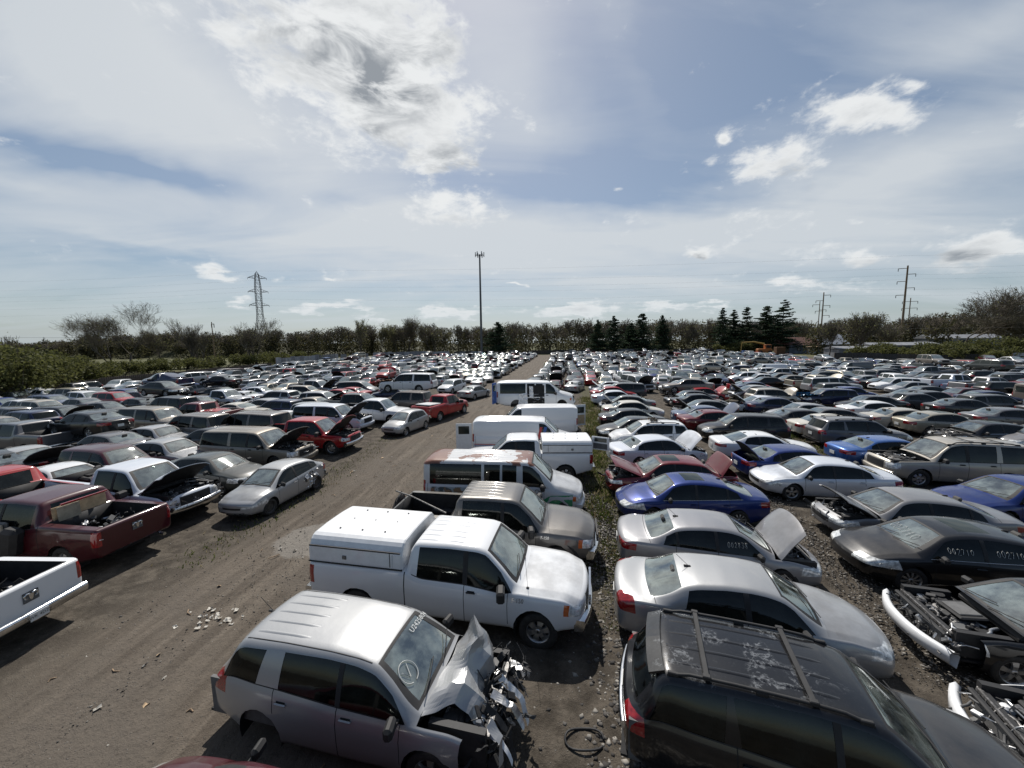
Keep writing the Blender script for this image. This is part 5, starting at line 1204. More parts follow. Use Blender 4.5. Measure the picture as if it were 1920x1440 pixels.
# ------------------------------------------------------------------ ground
def ground_material():
    m, nt, b = newmat('yard_dirt'); geo = N(nt, 'ShaderNodeNewGeometry'); P = geo.outputs['Position']
    sp = N(nt, 'ShaderNodeSeparateXYZ'); LK(nt, P, sp.inputs[0]); X, Y = sp.outputs[0], sp.outputs[1]
    def curve(fn, ys):
        """piecewise x(y) as a float curve"""
        fc = N(nt, 'ShaderNodeFloatCurve'); cm = fc.mapping; c = cm.curves[0]
        pts = [(y / 200.0, (fn(y) + 70) / 140.0) for y in ys]
        while len(c.points) < len(pts): c.points.new(0.5, 0.5)
        for p, q in zip(c.points, pts): p.location = q; p.handle_type = 'VECTOR'
        cm.update(); LK(nt, math_(nt, 'DIVIDE', Y, 200.0), fc.inputs['Value'])
        return math_(nt, 'SUBTRACT', math_(nt, 'MULTIPLY', fc.outputs[0], 140.0), 70.0)
    lane = curve(lane_x, [0, 8, 14, 28, 40, 60, 100, 170]); weed = curve(weed_x, [0, 6, 10, 20, 30, 40])
    nbig = noise(nt, P, 0.35, 8, 0.6); nmid = noise(nt, P, 2.2, 8, 0.62); nfine = noise(nt, P, 16, 6, 0.65); nvf = noise(nt, P, 60, 3, 0.6)
    dl = math_(nt, 'SUBTRACT', X, lane)
    # ruts follow the lane
    cb = N(nt, 'ShaderNodeCombineXYZ'); LK(nt, math_(nt, 'MULTIPLY', dl, 1.5), cb.inputs[0]); LK(nt, math_(nt, 'MULTIPLY', Y, 0.10), cb.inputs[1])
    ruts = noise(nt, cb.outputs[0], 1.6, 6, 0.6, 0.3)
    inl = math_(nt, 'SUBTRACT', 1.0, ramp(nt, math_(nt, 'ADD', math_(nt, 'ABSOLUTE', dl), math_(nt, 'MULTIPLY', math_(nt, 'SUBTRACT', nmid, 0.5), 2.5)), 2.6, 4.4))
    lanec = mixc(nt, ramp(nt, ruts, 0.35, 0.68), (0.078, 0.064, 0.050), (0.152, 0.128, 0.102))
    lanec = mixc(nt, ramp(nt, nbig, 0.42, 0.62), lanec, (0.108, 0.092, 0.075))
    yard = mixc(nt, ramp(nt, nmid, 0.35, 0.7), (0.042, 0.035, 0.027), (0.108, 0.092, 0.073))
    base = mixc(nt, inl, yard, lanec)
    # light gravel bits and dark specks
    vor = N(nt, 'ShaderNodeTexVoronoi', feature='F1'); LK(nt, P, vor.inputs['Vector']); vor.inputs['Scale'].default_value = 22.0
    sc = N(nt, 'ShaderNodeSeparateColor'); LK(nt, vor.outputs['Color'], sc.inputs[0])
    bits = math_(nt, 'MULTIPLY', math_(nt, 'GREATER_THAN', sc.outputs[0], 0.80), ramp(nt, math_(nt, 'MULTIPLY', vor.outputs['Distance'], -1.0), -0.30, -0.15))
    bits = math_(nt, 'MULTIPLY', bits, ramp(nt, nmid, 0.42, 0.6))
    base = mixc(nt, math_(nt, 'MULTIPLY', bits, 0.8), base, (0.25, 0.235, 0.21))
    base = mixc(nt, math_(nt, 'MULTIPLY', ramp(nt, nfine, 0.54, 0.70), 0.55), base, (0.040, 0.033, 0.026))
    base = mixc(nt, math_(nt, 'MULTIPLY', ramp(nt, nvf, 0.55, 0.75), 0.35), base, (0.19, 0.165, 0.135))
    # dried mud pool beside the white pickup
    dx = math_(nt, 'DIVIDE', math_(nt, 'SUBTRACT', X, -6.1), 1.5); dy = math_(nt, 'DIVIDE', math_(nt, 'SUBTRACT', Y, 11.6), 1.2)
    r2 = math_(nt, 'ADD', math_(nt, 'MULTIPLY', dx, dx), math_(nt, 'MULTIPLY', dy, dy))
    pool = math_(nt, 'SUBTRACT', 1.0, ramp(nt, math_(nt, 'ADD', r2, math_(nt, 'MULTIPLY', math_(nt, 'SUBTRACT', nmid, 0.5), 1.2)), 0.75, 1.0))
    base = mixc(nt, math_(nt, 'MULTIPLY', pool, 0.8), base, (0.17, 0.155, 0.135))
    # weeds tinge the soil of the strip
    dw = math_(nt, 'ABSOLUTE', math_(nt, 'SUBTRACT', X, weed))
    wm = math_(nt, 'MULTIPLY', math_(nt, 'SUBTRACT', 1.0, ramp(nt, dw, 0.2, 1.1)), math_(nt, 'MULTIPLY', ramp(nt, nmid, 0.35, 0.6), ramp(nt, Y, 7.5, 10)))
    base = mixc(nt, math_(nt, 'MULTIPLY', wm, 0.8), base, (0.068, 0.072, 0.028))
    # grass outside the yard
    far = math_(nt, 'MAXIMUM', math_(nt, 'MAXIMUM', ramp(nt, Y, 180, 190), ramp(nt, math_(nt, 'MULTIPLY', X, -1.0), 64, 68)), ramp(nt, X, 96, 110))
    grass = mixc(nt, ramp(nt, noise(nt, P, 0.05, 6, 0.6), 0.35, 0.65), (0.055, 0.062, 0.024), (0.105, 0.10, 0.048))
    base = mixc(nt, far, base, grass)
    LK(nt, base, b.inputs['Base Color'])
    LK(nt, math_(nt, 'MULTIPLY_ADD', pool, -0.25, 0.95), b.inputs['Roughness']); b.inputs['Specular IOR Level'].default_value = 0.25
    h = math_(nt, 'ADD', math_(nt, 'ADD', math_(nt, 'MULTIPLY', nfine, 0.5), math_(nt, 'MULTIPLY', nmid, 1.2)), math_(nt, 'ADD', math_(nt, 'MULTIPLY', nvf, 0.22), math_(nt, 'MULTIPLY', math_(nt, 'MULTIPLY', ruts, inl), 1.2)))
    h = math_(nt, 'ADD', h, math_(nt, 'MULTIPLY', bits, 0.5))
    bp = N(nt, 'ShaderNodeBump', inp={'Strength': 1.0, 'Distance': 0.06}); LK(nt, h, bp.inputs['Height']); LK(nt, bp.outputs[0], b.inputs['Normal'])
    return m
def build_ground():
    ax = lambda near, far_, step, lim: np.concatenate([-np.geomspace(lim, near, 26)[:-1], np.arange(-near, near + .01, step), np.geomspace(near, far_, 26)[1:]])
    xs = ax(24, 1500, .30, 1500); ys = np.concatenate([np.arange(-20, 2, 2.0), np.arange(2, 34, .30), np.geomspace(34, 2600, 40)])
    Xg, Yg = np.meshgrid(xs, ys, indexing='ij'); r = np.random.RandomState(3)
    Z = np.zeros_like(Xg)
    for f, a in ((.35, .030), (.9, .018), (2.1, .010)):
        for _ in range(4):
            th = r.uniform(0, math.pi); ph = r.uniform(0, 6.28); Z += a * .5 * np.sin(f * (Xg * math.cos(th) + Yg * math.sin(th)) * r.uniform(.8, 1.3) + ph)
    lx = np.interp(Yg, [0, 8, 14, 28, 40, 60, 100, 170], [-6.0, -5.4, -4.6, -3.6, -2.6, .5, 6.0, 15.0]); d = Xg - lx
    for c, w in ((-1.7, .28), (-.1, .25), (.55, .3), (2.0, .25)): Z -= .028 * np.exp(-((d - c - .25 * np.sin(Yg * .35 + c)) / w) ** 2)
    fade = np.clip((60 - np.hypot(Xg, Yg)) / 25, 0, 1); Z = np.minimum(Z, .03) * fade
    n, m = Xg.shape; V = np.stack([Xg, Yg, Z], -1).reshape(-1, 3)
    i, j = np.meshgrid(np.arange(n - 1), np.arange(m - 1), indexing='ij'); a = (i * m + j).ravel()
    F = np.stack([a, a + m, a + m + 1, a + 1], 1)
    me = bpy.data.meshes.new('ground'); me.from_pydata(V.tolist(), [], F.tolist()); me.polygons.foreach_set('use_smooth', [True] * len(F)); me.materials.append(ground_material())
    o = bpy.data.objects.new('ground', me); COL.objects.link(o); o['kind'] = 'structure'
build_ground()
# ---------------------------------------------------------------- loose stones, weeds
def mesh_np(name, V, F, mats, idx=None, smooth=False):
    me = bpy.data.meshes.new(name); me.vertices.add(len(V)); me.vertices.foreach_set('co', np.asarray(V, dtype=np.float32).ravel())
    k = F.shape[1]; me.loops.add(F.size); me.polygons.add(len(F)); me.polygons.foreach_set('loop_start', np.arange(0, F.size, k)); me.polygons.foreach_set('loop_total', np.full(len(F), k)); me.loops.foreach_set('vertex_index', F.ravel().astype(np.int32))
    for mt in mats: me.materials.append(mt)
    if idx is not None: me.polygons.foreach_set('material_index', np.asarray(idx, dtype=np.int32))
    if smooth: me.polygons.foreach_set('use_smooth', np.ones(len(F), dtype=bool))
    me.update(calc_edges=True); me.validate()
    o = bpy.data.objects.new(name, me); COL.objects.link(o); return o
def stones():
    r = np.random.RandomState(5)
    base = np.array([(1, 0, 0), (0, 1, 0), (-1, 0, 0), (0, -1, 0), (0, 0, .8), (0, 0, -.8)], float)
    T = np.array([(0, 1, 4), (1, 2, 4), (2, 3, 4), (3, 0, 4), (1, 0, 5), (2, 1, 5), (3, 2, 5), (0, 3, 5)])
    pts = []
    n = 9000
    y = 3.2 + 12 * r.rand(n) ** 1.5; x = np.interp(y, [0, 6, 10, 20], [1.9, 2.1, 2.6, 4.4]) + r.randn(n) * (.35 + .35 * r.rand(n)); pts.append((x, y, .012 + .042 * r.rand(n) ** 2.4))
    n = 16000; y = 3.5 + 26 * r.rand(n) ** 1.5; x = np.interp(y, [0, 8, 14, 28, 40], [-6.0, -5.4, -4.6, -3.6, -2.6]) + r.randn(n) * 2.6; pts.append((x, y, .005 + .016 * r.rand(n) ** 3))
    n = 4000; y = 6 + 9 * r.rand(n); x = 7.9 + .23 * (y - 6) + r.randn(n) * .45; pts.append((x, y, .010 + .026 * r.rand(n) ** 3))
    x = np.concatenate([p[0] for p in pts]); y = np.concatenate([p[1] for p in pts]); s = np.concatenate([p[2] for p in pts]); n = len(x)
    V = base[None] * (1 + .35 * r.randn(n, 6, 1)) * s[:, None, None] * np.stack([1 + .3 * r.rand(n), 1 + .3 * r.rand(n), .7 + .2 * r.rand(n)], 1)[:, None, :]
    a = r.rand(n) * 6.28; c, sn = np.cos(a)[:, None], np.sin(a)[:, None]
    V = np.stack([V[..., 0] * c - V[..., 1] * sn, V[..., 0] * sn + V[..., 1] * c, V[..., 2]], -1); V[..., 0] += x[:, None]; V[..., 1] += y[:, None]; V[..., 2] += .012 + s[:, None] * .3
    F = (T[None] + 6 * np.arange(n)[:, None, None]).reshape(-1, 3)
    mats = [simple('pale_stone', (.24, .225, .20), .9, var=.3, scale=3), simple('grey_stone', (.095, .088, .08), .9, var=.3, scale=3), simple('dark_stone', (.04, .036, .033), .9, var=.3, scale=3)]
    idx = np.repeat(r.choice(3, n, p=[.30, .38, .32]), 8)
    o = mesh_np('gravel', V.reshape(-1, 3), F, mats, idx); tag(o, 'loose gravel between the two columns of cars and on the lane', 'gravel', None, 'stuff')
stones()
def leafy_mat(name, c1, c2, trans=0.45):
    m, nt, b = newmat(name); geo = N(nt, 'ShaderNodeNewGeometry'); n = noise(nt, geo.outputs['Position'], 0.6, 4, 0.6); n2 = noise(nt, geo.outputs['Position'], 9.0, 3, 0.6)
    f = math_(nt, 'ADD', math_(nt, 'MULTIPLY', n, 0.6), math_(nt, 'MULTIPLY', n2, 0.4))
    LK(nt, mixc(nt, ramp(nt, f, 0.35, 0.65), c1, c2), b.inputs['Base Color']); b.inputs['Roughness'].default_value = 0.7; b.inputs['Specular IOR Level'].default_value = 0.2
    tl = N(nt, 'ShaderNodeBsdfTranslucent'); LK(nt, b.inputs['Base Color'].links[0].from_socket, tl.inputs[0]); mx = N(nt, 'ShaderNodeMixShader'); mx.inputs[0].default_value = trans; LK(nt, b.outputs[0], mx.inputs[1]); LK(nt, tl.outputs[0], mx.inputs[2]); LK(nt, mx.outputs[0], nt.nodes['Material Output'].inputs[0])
    return m
def weeds():
    r = np.random.RandomState(8); XX = []; YY = []; HH = []
    n = 26000; y = 7.5 + 34 * r.rand(n) ** 1.25; x = np.interp(y, [0, 6, 10, 20, 30, 40], [2.1, 2.25, 2.75, 4.6, 6.4, 8.0]) + r.randn(n) * .38
    keep = (np.sin(x * 5 + y * 2.3) + np.sin(y * 1.7 - x * 3) + r.randn(n) * .8) > -.3; XX.append(x[keep]); YY.append(y[keep]); HH.append((.05 + .17 * r.rand(keep.sum()) ** 2) * np.clip((y[keep] - 6) / 8, .4, 1.3))
    n = 5000; y = 14 + 30 * r.rand(n); x = 9.0 + .235 * y + 3.0 + r.randn(n) * .5; XX.append(x); YY.append(y); HH.append(.06 + .2 * r.rand(n) ** 2)
    n = 3000; y = 10 + 34 * r.rand(n); x = np.interp(y, [8, 14, 28, 40], [-9.4, -8.9, -7.6, -6.6]) + r.randn(n) * .45; XX.append(x); YY.append(y); HH.append(.03 + .10 * r.rand(n) ** 2)
    x = np.concatenate(XX); y = np.concatenate(YY); h = np.concatenate(HH); n = len(x); a = r.rand(n) * 6.28; w = .008 + .014 * r.rand(n) + h * .03
    lean = .5 * h * r.randn(n); lean2 = .5 * h * r.randn(n); ca, sa = np.cos(a) * w, np.sin(a) * w; z = np.zeros(n) - .01
    V = np.stack([np.stack([x - ca, y - sa, z], 1), np.stack([x + ca, y + sa, z], 1), np.stack([x + lean * .5 + ca * .7, y + lean2 * .5 + sa * .7, h * .65], 1), np.stack([x + lean, y + lean2, h], 1)], 1)
    F = (np.array([[0, 1, 2, 3]])[None] + 4 * np.arange(n)[:, None, None]).reshape(-1, 4)
    o = mesh_np('weeds', V.reshape(-1, 3), F, [leafy_mat('green_weeds', (.045, .065, .015), (.11, .13, .035)), leafy_mat('dry_grass', (.16, .13, .07), (.28, .24, .15))], r.choice(2, n, p=[.66, .34])); tag(o, 'low weeds and dry grass in the strips between cars', 'weeds', None, 'stuff')
weeds()
# ------------------------------------------------------------------ trees
def branch_segs(seed, H, spread=.6, levels=5, n0=5, up=.35, trunk=.28, curve=.10, r0=None, fan=(2, 4), droop=0):
    """segments (p0, p1, r0, r1, level) of a bare tree: limbs leave the trunk in a fan and keep rising"""
    r = random.Random(seed); out = []
    def grow(p, d, L, rad, lv):
        n = 4 if lv == 0 else (3 if lv < 3 else 2); q = p; rr = rad
        for i in range(n):
            c = curve * (1 + .35 * lv); d2 = (d + Vector((r.gauss(0, c), r.gauss(0, c), r.gauss(0, c * .5) + up * .24))).normalized(); q2 = q + d2 * (L / n); r2 = rr * (.88 if i < n - 1 else .75)
            out.append((q, q2, rr, r2, lv))
            if lv < levels and (i > 0 or lv > 0):
                for _ in range(r.randint(*fan) if i == n - 1 else (r.randint(0, 1) if lv == 0 else r.randint(0, 2))):
                    az = r.uniform(0, 6.28); a_ = d2.orthogonal().normalized(); b_ = d2.cross(a_); side = a_ * math.cos(az) + b_ * math.sin(az)
                    k = spread * r.uniform(.45, 1.0) * (1.15 if lv == 0 else .95); dd = d2 * math.cos(k) + side * math.sin(k); dd.z += up * .5; dd.normalize()
                    if dd.z < .15: dd.z = .2; dd.normalize()
                    grow(q2, dd, L * r.uniform(.60, .84) * (1.35 if lv == 0 else 1), r2 * r.uniform(.55, .75), lv + 1)
            q = q2; d = d2; rr = r2
    grow(Vector((0, 0, 0)), Vector((r.gauss(0, .05), r.gauss(0, .05), 1)).normalized(), H * trunk, r0 or H * .020, 0)
    zmax = max(s[1].z for s in out); k = H / zmax
    return [(a * k, b * k, max(ra, .015), max(rb, .012), lv) for a, b, ra, rb, lv in out]
def segs_to_mesh(segs, minr=.0, seg=3):
    V = []; F = []
    for a, b, ra, rb, lv in segs:
        t = (b - a).normalized(); u = t.orthogonal().normalized(); w = t.cross(u); ns = 6 if lv < 1 else (4 if lv < 2 else 3); o = len(V)
        for p, rr in ((a, max(ra, minr)), (b, max(rb, minr))):
            for k in range(ns): an = 2 * math.pi * k / ns; V.append(p + (u * math.cos(an) + w * math.sin(an)) * rr)
        for k in range(ns): F.append((o + k, o + (k + 1) % ns, o + ns + (k + 1) % ns, o + ns + k))
    return V, F
def leaf_quads(r, P, size):
    n = len(P); a = r.randn(n, 3); a /= np.linalg.norm(a, axis=1)[:, None]; b = np.cross(a, r.randn(n, 3)); b /= np.linalg.norm(b, axis=1)[:, None]; s = size * (.6 + .8 * r.rand(n))[:, None]
    V = np.stack([P - a * s - b * s * .6, P + a * s - b * s * .6, P + a * s + b * s * .6, P - a * s + b * s * .6], 1).reshape(-1, 3)
    return V, np.arange(4 * n).reshape(-1, 4)
BARK = simple('grey_bark', (.085, .072, .058), .95, var=.35, scale=2); TWIG = simple('twigs', (.15, .128, .10), .95)
BUDS = leafy_mat('spring_buds', (.13, .135, .055), (.21, .21, .10)); SHRUBG = leafy_mat('shrub_leaves', (.050, .056, .018), (.135, .140, .050)); NEEDLE = leafy_mat('pine_needles', (.022, .040, .022), (.050, .075, .040), .3); HEDGE = leafy_mat('far_wood_leaves', (.050, .048, .026), (.095, .092, .044))
def bare_tree(x, y, H, label, seed, leaves=600, lsize=.10, spread=.6, levels=5, name='bare_tree', multi=1, group=None, sx=1.0, minr=.02, up=.35, fan=(2, 3), trunk=.28):
    t = empty(name, (x, y, 0)); tag(t, label, 'tree', group); tips = []; TV = []; TF = []; CV = []; CF = []
    for k in range(multi):
        segs = branch_segs(seed + k * 31, H * (1 if k == 0 else random.Random(seed + k).uniform(.7, .95)), spread, levels, up=up, fan=fan, trunk=trunk)
        off = Vector((0, 0, 0)) if multi == 1 else Vector((random.Random(seed * 3 + k).uniform(-1, 1) * H * .10, random.Random(seed * 5 + k).uniform(-1, 1) * H * .08, 0)); lean = Matrix.Rotation(random.Random(seed + 9 * k).uniform(-.25, .25) if multi > 1 else 0, 3, 'Y')
        segs = [(lean @ a + off, lean @ b + off, ra, rb, lv) for a, b, ra, rb, lv in segs]
        if sx != 1: segs = [(Vector((a.x * sx, a.y * sx, a.z)), Vector((b.x * sx, b.y * sx, b.z)), ra, rb, lv) for a, b, ra, rb, lv in segs]
        tr = [s for s in segs if s[4] <= 1]; cr = [s for s in segs if s[4] > 1]
        v, f = segs_to_mesh(tr, minr); b = len(TV); TV += v; TF += [tuple(b + i for i in q) for q in f]
        v, f = segs_to_mesh(cr, minr); b = len(CV); CV += v; CF += [tuple(b + i for i in q) for q in f]
        tips += [s[1] for s in segs if s[4] >= levels - 1]
    m = MB(); m.add(TV, TF, 'b', True); m.obj('trunk', {'b': BARK}, t)
    m = MB(); m.add(CV, CF, 't')
    if leaves and tips:
        r = np.random.RandomState(seed); P = np.array([tuple(tips[i]) for i in r.randint(0, len(tips), leaves)]) + r.randn(leaves, 3) * .25; v, f = leaf_quads(r, P, lsize); m.add(v.tolist(), f.tolist(), 'l')
    m.obj('crown', {'t': TWIG, 'l': BUDS}, t); return t
def conifer(x, y, H, label, seed, name='pine_tree', w=.26, group='dark conifers behind the yard', gaps=.15):
    t = empty(name, (x, y, 0)); tag(t, label, 'tree', group); r = random.Random(seed); nr = np.random.RandomState(seed)
    m = MB(); m.tube([(0, 0, 0), (0, 0, H * .5), (0, 0, H)], [H * .018, H * .011, .03], 'b', 7); m.obj('trunk', {'b': BARK}, t)
    m = MB(); P = []; z = H * .10
    while z < H * .99:
        f = 1 - z / H; R0 = H * w * 1.5 * (f ** .75) * r.uniform(.75, 1.2) + .15
        for k in range(r.randint(5, 8)):
            if r.random() < gaps: continue
            a = r.uniform(0, 6.28); L = R0 * r.uniform(.6, 1.15); rise = r.uniform(-.10, .30) * L + f * -.1
            pts = [(0, 0, z), (math.cos(a) * L * .5, math.sin(a) * L * .5, z + rise * .35), (math.cos(a) * L, math.sin(a) * L, z + rise)]; m.tube(pts, [.05, .035, .015], 't', 4, False)
            nb = int(14 + L * 22)
            for q in range(nb): u = r.uniform(.15, 1.05); P.append((math.cos(a) * L * u + r.gauss(0, .14 + .06 * L), math.sin(a) * L * u + r.gauss(0, .14 + .06 * L), z + rise * u + r.gauss(0, .10)))
        z += H * r.uniform(.028, .045)
    v, f = leaf_quads(nr, np.array(P), .19); m.add(v.tolist(), f.tolist(), 'n'); m.obj('crown', {'t': BARK, 'n': NEEDLE}, t); return t
def shrub(x, y, w, d, h, label, seed, n=5000, size=.13, name='shrub', group=None, mat=None):
    t = empty(name, (x, y, 0)); tag(t, label, 'shrub', group); r = np.random.RandomState(seed)
    nb = max(6, int(w * 1.6)); C = np.stack([r.uniform(-w / 2, w / 2, nb), r.uniform(-d / 2, d / 2, nb), r.uniform(.25, .72, nb) * h], 1); S = r.uniform(.16, .30, nb) * h
    which = r.randint(0, nb, n); u = r.randn(n, 3); u /= np.linalg.norm(u, axis=1)[:, None]; P = C[which] + u * (S[which] * (r.rand(n) ** .33 * 1.15))[:, None] * np.array([1.25, 1.25, 1]) + r.randn(n, 3) * .12
    P[:, 2] = np.maximum(P[:, 2], .05); v, f = leaf_quads(r, P, size); m = MB(); m.add(v.tolist(), f.tolist(), 'l'); m.obj('foliage', {'l': mat or SHRUBG}, t)
    m = MB(); rr = random.Random(seed)
    for c in C: m.tube([(c[0] * .5, c[1] * .5, 0), (c[0] * .8, c[1] * .8, c[2] * .6), (c[0] + rr.uniform(-.5, .5), c[1], c[2] + S.mean() * 1.4)], [.07, .045, .015], 'b', 4, False)
    m.obj('stem', {'b': BARK}, t); return t
def at(px, dist, py=None):
    """plan position of something seen in picture column px at distance dist"""
    return (px - 960) / 715.0 * dist * 1.0, dist
def hgt(py, px, dist): # height of a top seen at row py
    hor = 642 + (960 - px) * .0122; return 6.15 + (hor - py) / 715.0 * dist
# single trees beyond the left fence
for (px, top, dist, lab, seed, mu, sp, sx, lv) in [
    (236, 566, 95, 'large spreading bare tree beyond the left fence, widest crown on that side', 4, 2, .78, 1.35, 6), (372, 596, 112, 'narrow many stemmed budding tree between the widest tree and the lattice tower', 12, 4, .42, 1.0, 5), (472, 592, 120, 'budding tree standing in front of the foot of the lattice tower', 23, 3, .60, 1.1, 5),
    (300, 610, 108, 'small bare tree just right of the widest spreading tree', 31, 2, .55, 1.0, 5), (690 - 12, 598, 190, 'slim bare tree standing alone beyond the far left fence', 44, 1, .50, .85, 5), (715, 610, 200, 'smaller budding tree right of the slim lone bare tree', 52, 2, .5, .9, 5),
    (775, 590, 205, 'tall rounded budding tree left of the tall light pole', 61, 2, .68, 1.2, 6), (815, 606, 205, 'second rounded tree just left of the tall light pole', 67, 2, .65, 1.1, 5), (745, 605, 200, 'round topped tree left of the tallest budding tree', 71, 1, .65, 1.0, 5),
    (40, 628, 62, 'young budding tree rising from the green bushes at the left edge', 80, 3, .4, .8, 4)]:
    x, y = at(px, dist); bare_tree(x, y, hgt(top, px, dist), lab, seed, 700, .10 * dist / 110, sp * .85, lv, 'bare_tree', mu, 'bare trees beyond the left fence', sx, .0001 * dist + .004, trunk=.34, up=.5)
for (px, top, dist, lab, seed, mu, sp, sx, lv) in [
    (1800, 545, 125, 'large bare tree with wide dark crown at the right', 104, 1, .80, 1.35, 6), (1900, 556, 120, 'bare tree at the right edge beside the large wide crowned one', 112, 2, .65, 1.2, 6), (1612, 580, 112, 'budding tree with yellow green buds left of the tall wooden pole', 123, 2, .55, 1.0, 5),
    (1555, 600, 118, 'thin bare tree standing beside the damaged house', 131, 1, .5, .8, 5), (1500, 596, 190, 'bare tree behind the roof of the damaged house', 138, 2, .6, 1.1, 5), (1660, 610, 150, 'bare tree between the tall wooden pole and the budding tree', 141, 2, .6, 1.1, 5), (1290, 598, 195, 'dark bare tree between two conifers', 147, 2, .55, 1.0, 5), (1245, 600, 195, 'thin dark bare tree right of the conifer group', 151, 2, .5, .9, 5), (1330, 600, 198, 'bare brown tree left of the tall conifers', 157, 2, .55, 1.0, 5)]:
    x, y = at(px, dist); bare_tree(x, y, hgt(top, px, dist), lab, seed, 500 if 'yellow' not in lab else 1800, .12 * dist / 110, sp, lv, 'bare_tree', mu, 'bare trees beyond the right fence', sx, .0002 * dist + .004)
for (px, top, dist, lab, seed, w, g) in [
    (936, 603, 192, 'bushy dark conifer just right of the tall light pole', 201, .36, .05), (1120, 600, 190, 'small pointed conifer at the left end of the conifer group', 207, .22, .1), (1150, 593, 188, 'broad conifer second from the left of the group', 211, .26, .1), (1203, 587, 190, 'tall conifer in the middle of the left group', 216, .28, .1), (1182, 605, 196, 'low dark conifer between the two broad ones', 221, .3, .05),
    (1352, 578, 180, 'leaning conifer at the left of the tall right group', 226, .20, .2), (1372, 582, 184, 'dense conifer second in the tall right group', 231, .24, .1), (1397, 574, 178, 'tufted pine with open branches and flat top', 236, .22, .35), (1433, 573, 172, 'dense pointed dark conifer beside the tallest one', 241, .26, .05), (1464, 562, 168, 'tallest conifer nearest the damaged house', 246, .26, .15), (1240, 592, 192, 'slender conifer at the right end of the left group', 251, .2, .2)]:
    x, y = at(px, dist); conifer(x, y, hgt(top, px, dist), lab, seed, 'pine_tree', w, 'dark conifers behind the yard', g)
# shrubs
for i, (px, dist, w, h, n, sz, lab) in enumerate([
    (15, 50, 9, 7.4, 9000, .13, 'tall green bush at the left edge of the yard'), (75, 58, 9, 5.4, 7000, .13, 'green bush second from the left edge'), (130, 70, 10, 4.6, 6000, .14, 'low green bush in front of the fence right of the tall one'), (190, 82, 12, 3.6, 5000, .13, 'green bush below the widest bare tree'), (255, 90, 12, 3.4, 5000, .14, 'dark green bush right of the widest bare tree'),
    (330, 104, 14, 3.4, 5000, .15, 'bush below the narrow many stemmed tree'), (400, 112, 14, 3.6, 5000, .15, 'green bush between the many stemmed tree and the tower'), (470, 122, 14, 4.0, 5000, .15, 'bush below the lattice tower'), (545, 135, 16, 4.4, 5000, .16, 'brown green bush right of the lattice tower'),
    (-60, 44, 9, 6.5, 6000, .13, 'green bush cut by the left edge')]):
    x, y = at(px, dist); x += 1.5; shrub(x, y, w * 1.25, 6, h, lab, 300 + i, n, sz, group='bushes along the left fence')
for i, (px, dist, w, h, n, sz, lab) in enumerate([
    (1640, 96, 9, 5.0, 6000, .15, 'green shrub at the left end of the right hand thicket'), (1695, 92, 9, 5.6, 7000, .15, 'bright green shrub in the middle of the right hand thicket'), (1750, 88, 9, 5.4, 6000, .14, 'rounded green shrub behind the dark fence'), (1810, 84, 9, 5.6, 6000, .14, 'green shrub in front of the large bare tree'), (1870, 82, 9, 6.2, 6000, .14, 'tall green shrub near the right edge'), (1930, 80, 9, 6.4, 5000, .14, 'green shrub cut by the right edge'),
    (1395, 172, 12, 5.6, 4500, .22, 'yellow green shrub left of the orange machine'), (1360, 175, 10, 4.6, 3500, .22, 'low yellow green shrub under the tall conifers'), (1850, 78, 8, 4.2, 4000, .14, 'low shrub leaning over the pale fence')]):
    x, y = at(px, dist); shrub(x, y, w, 6, h, lab, 340 + i, n, sz, group='shrubs along the right fence')
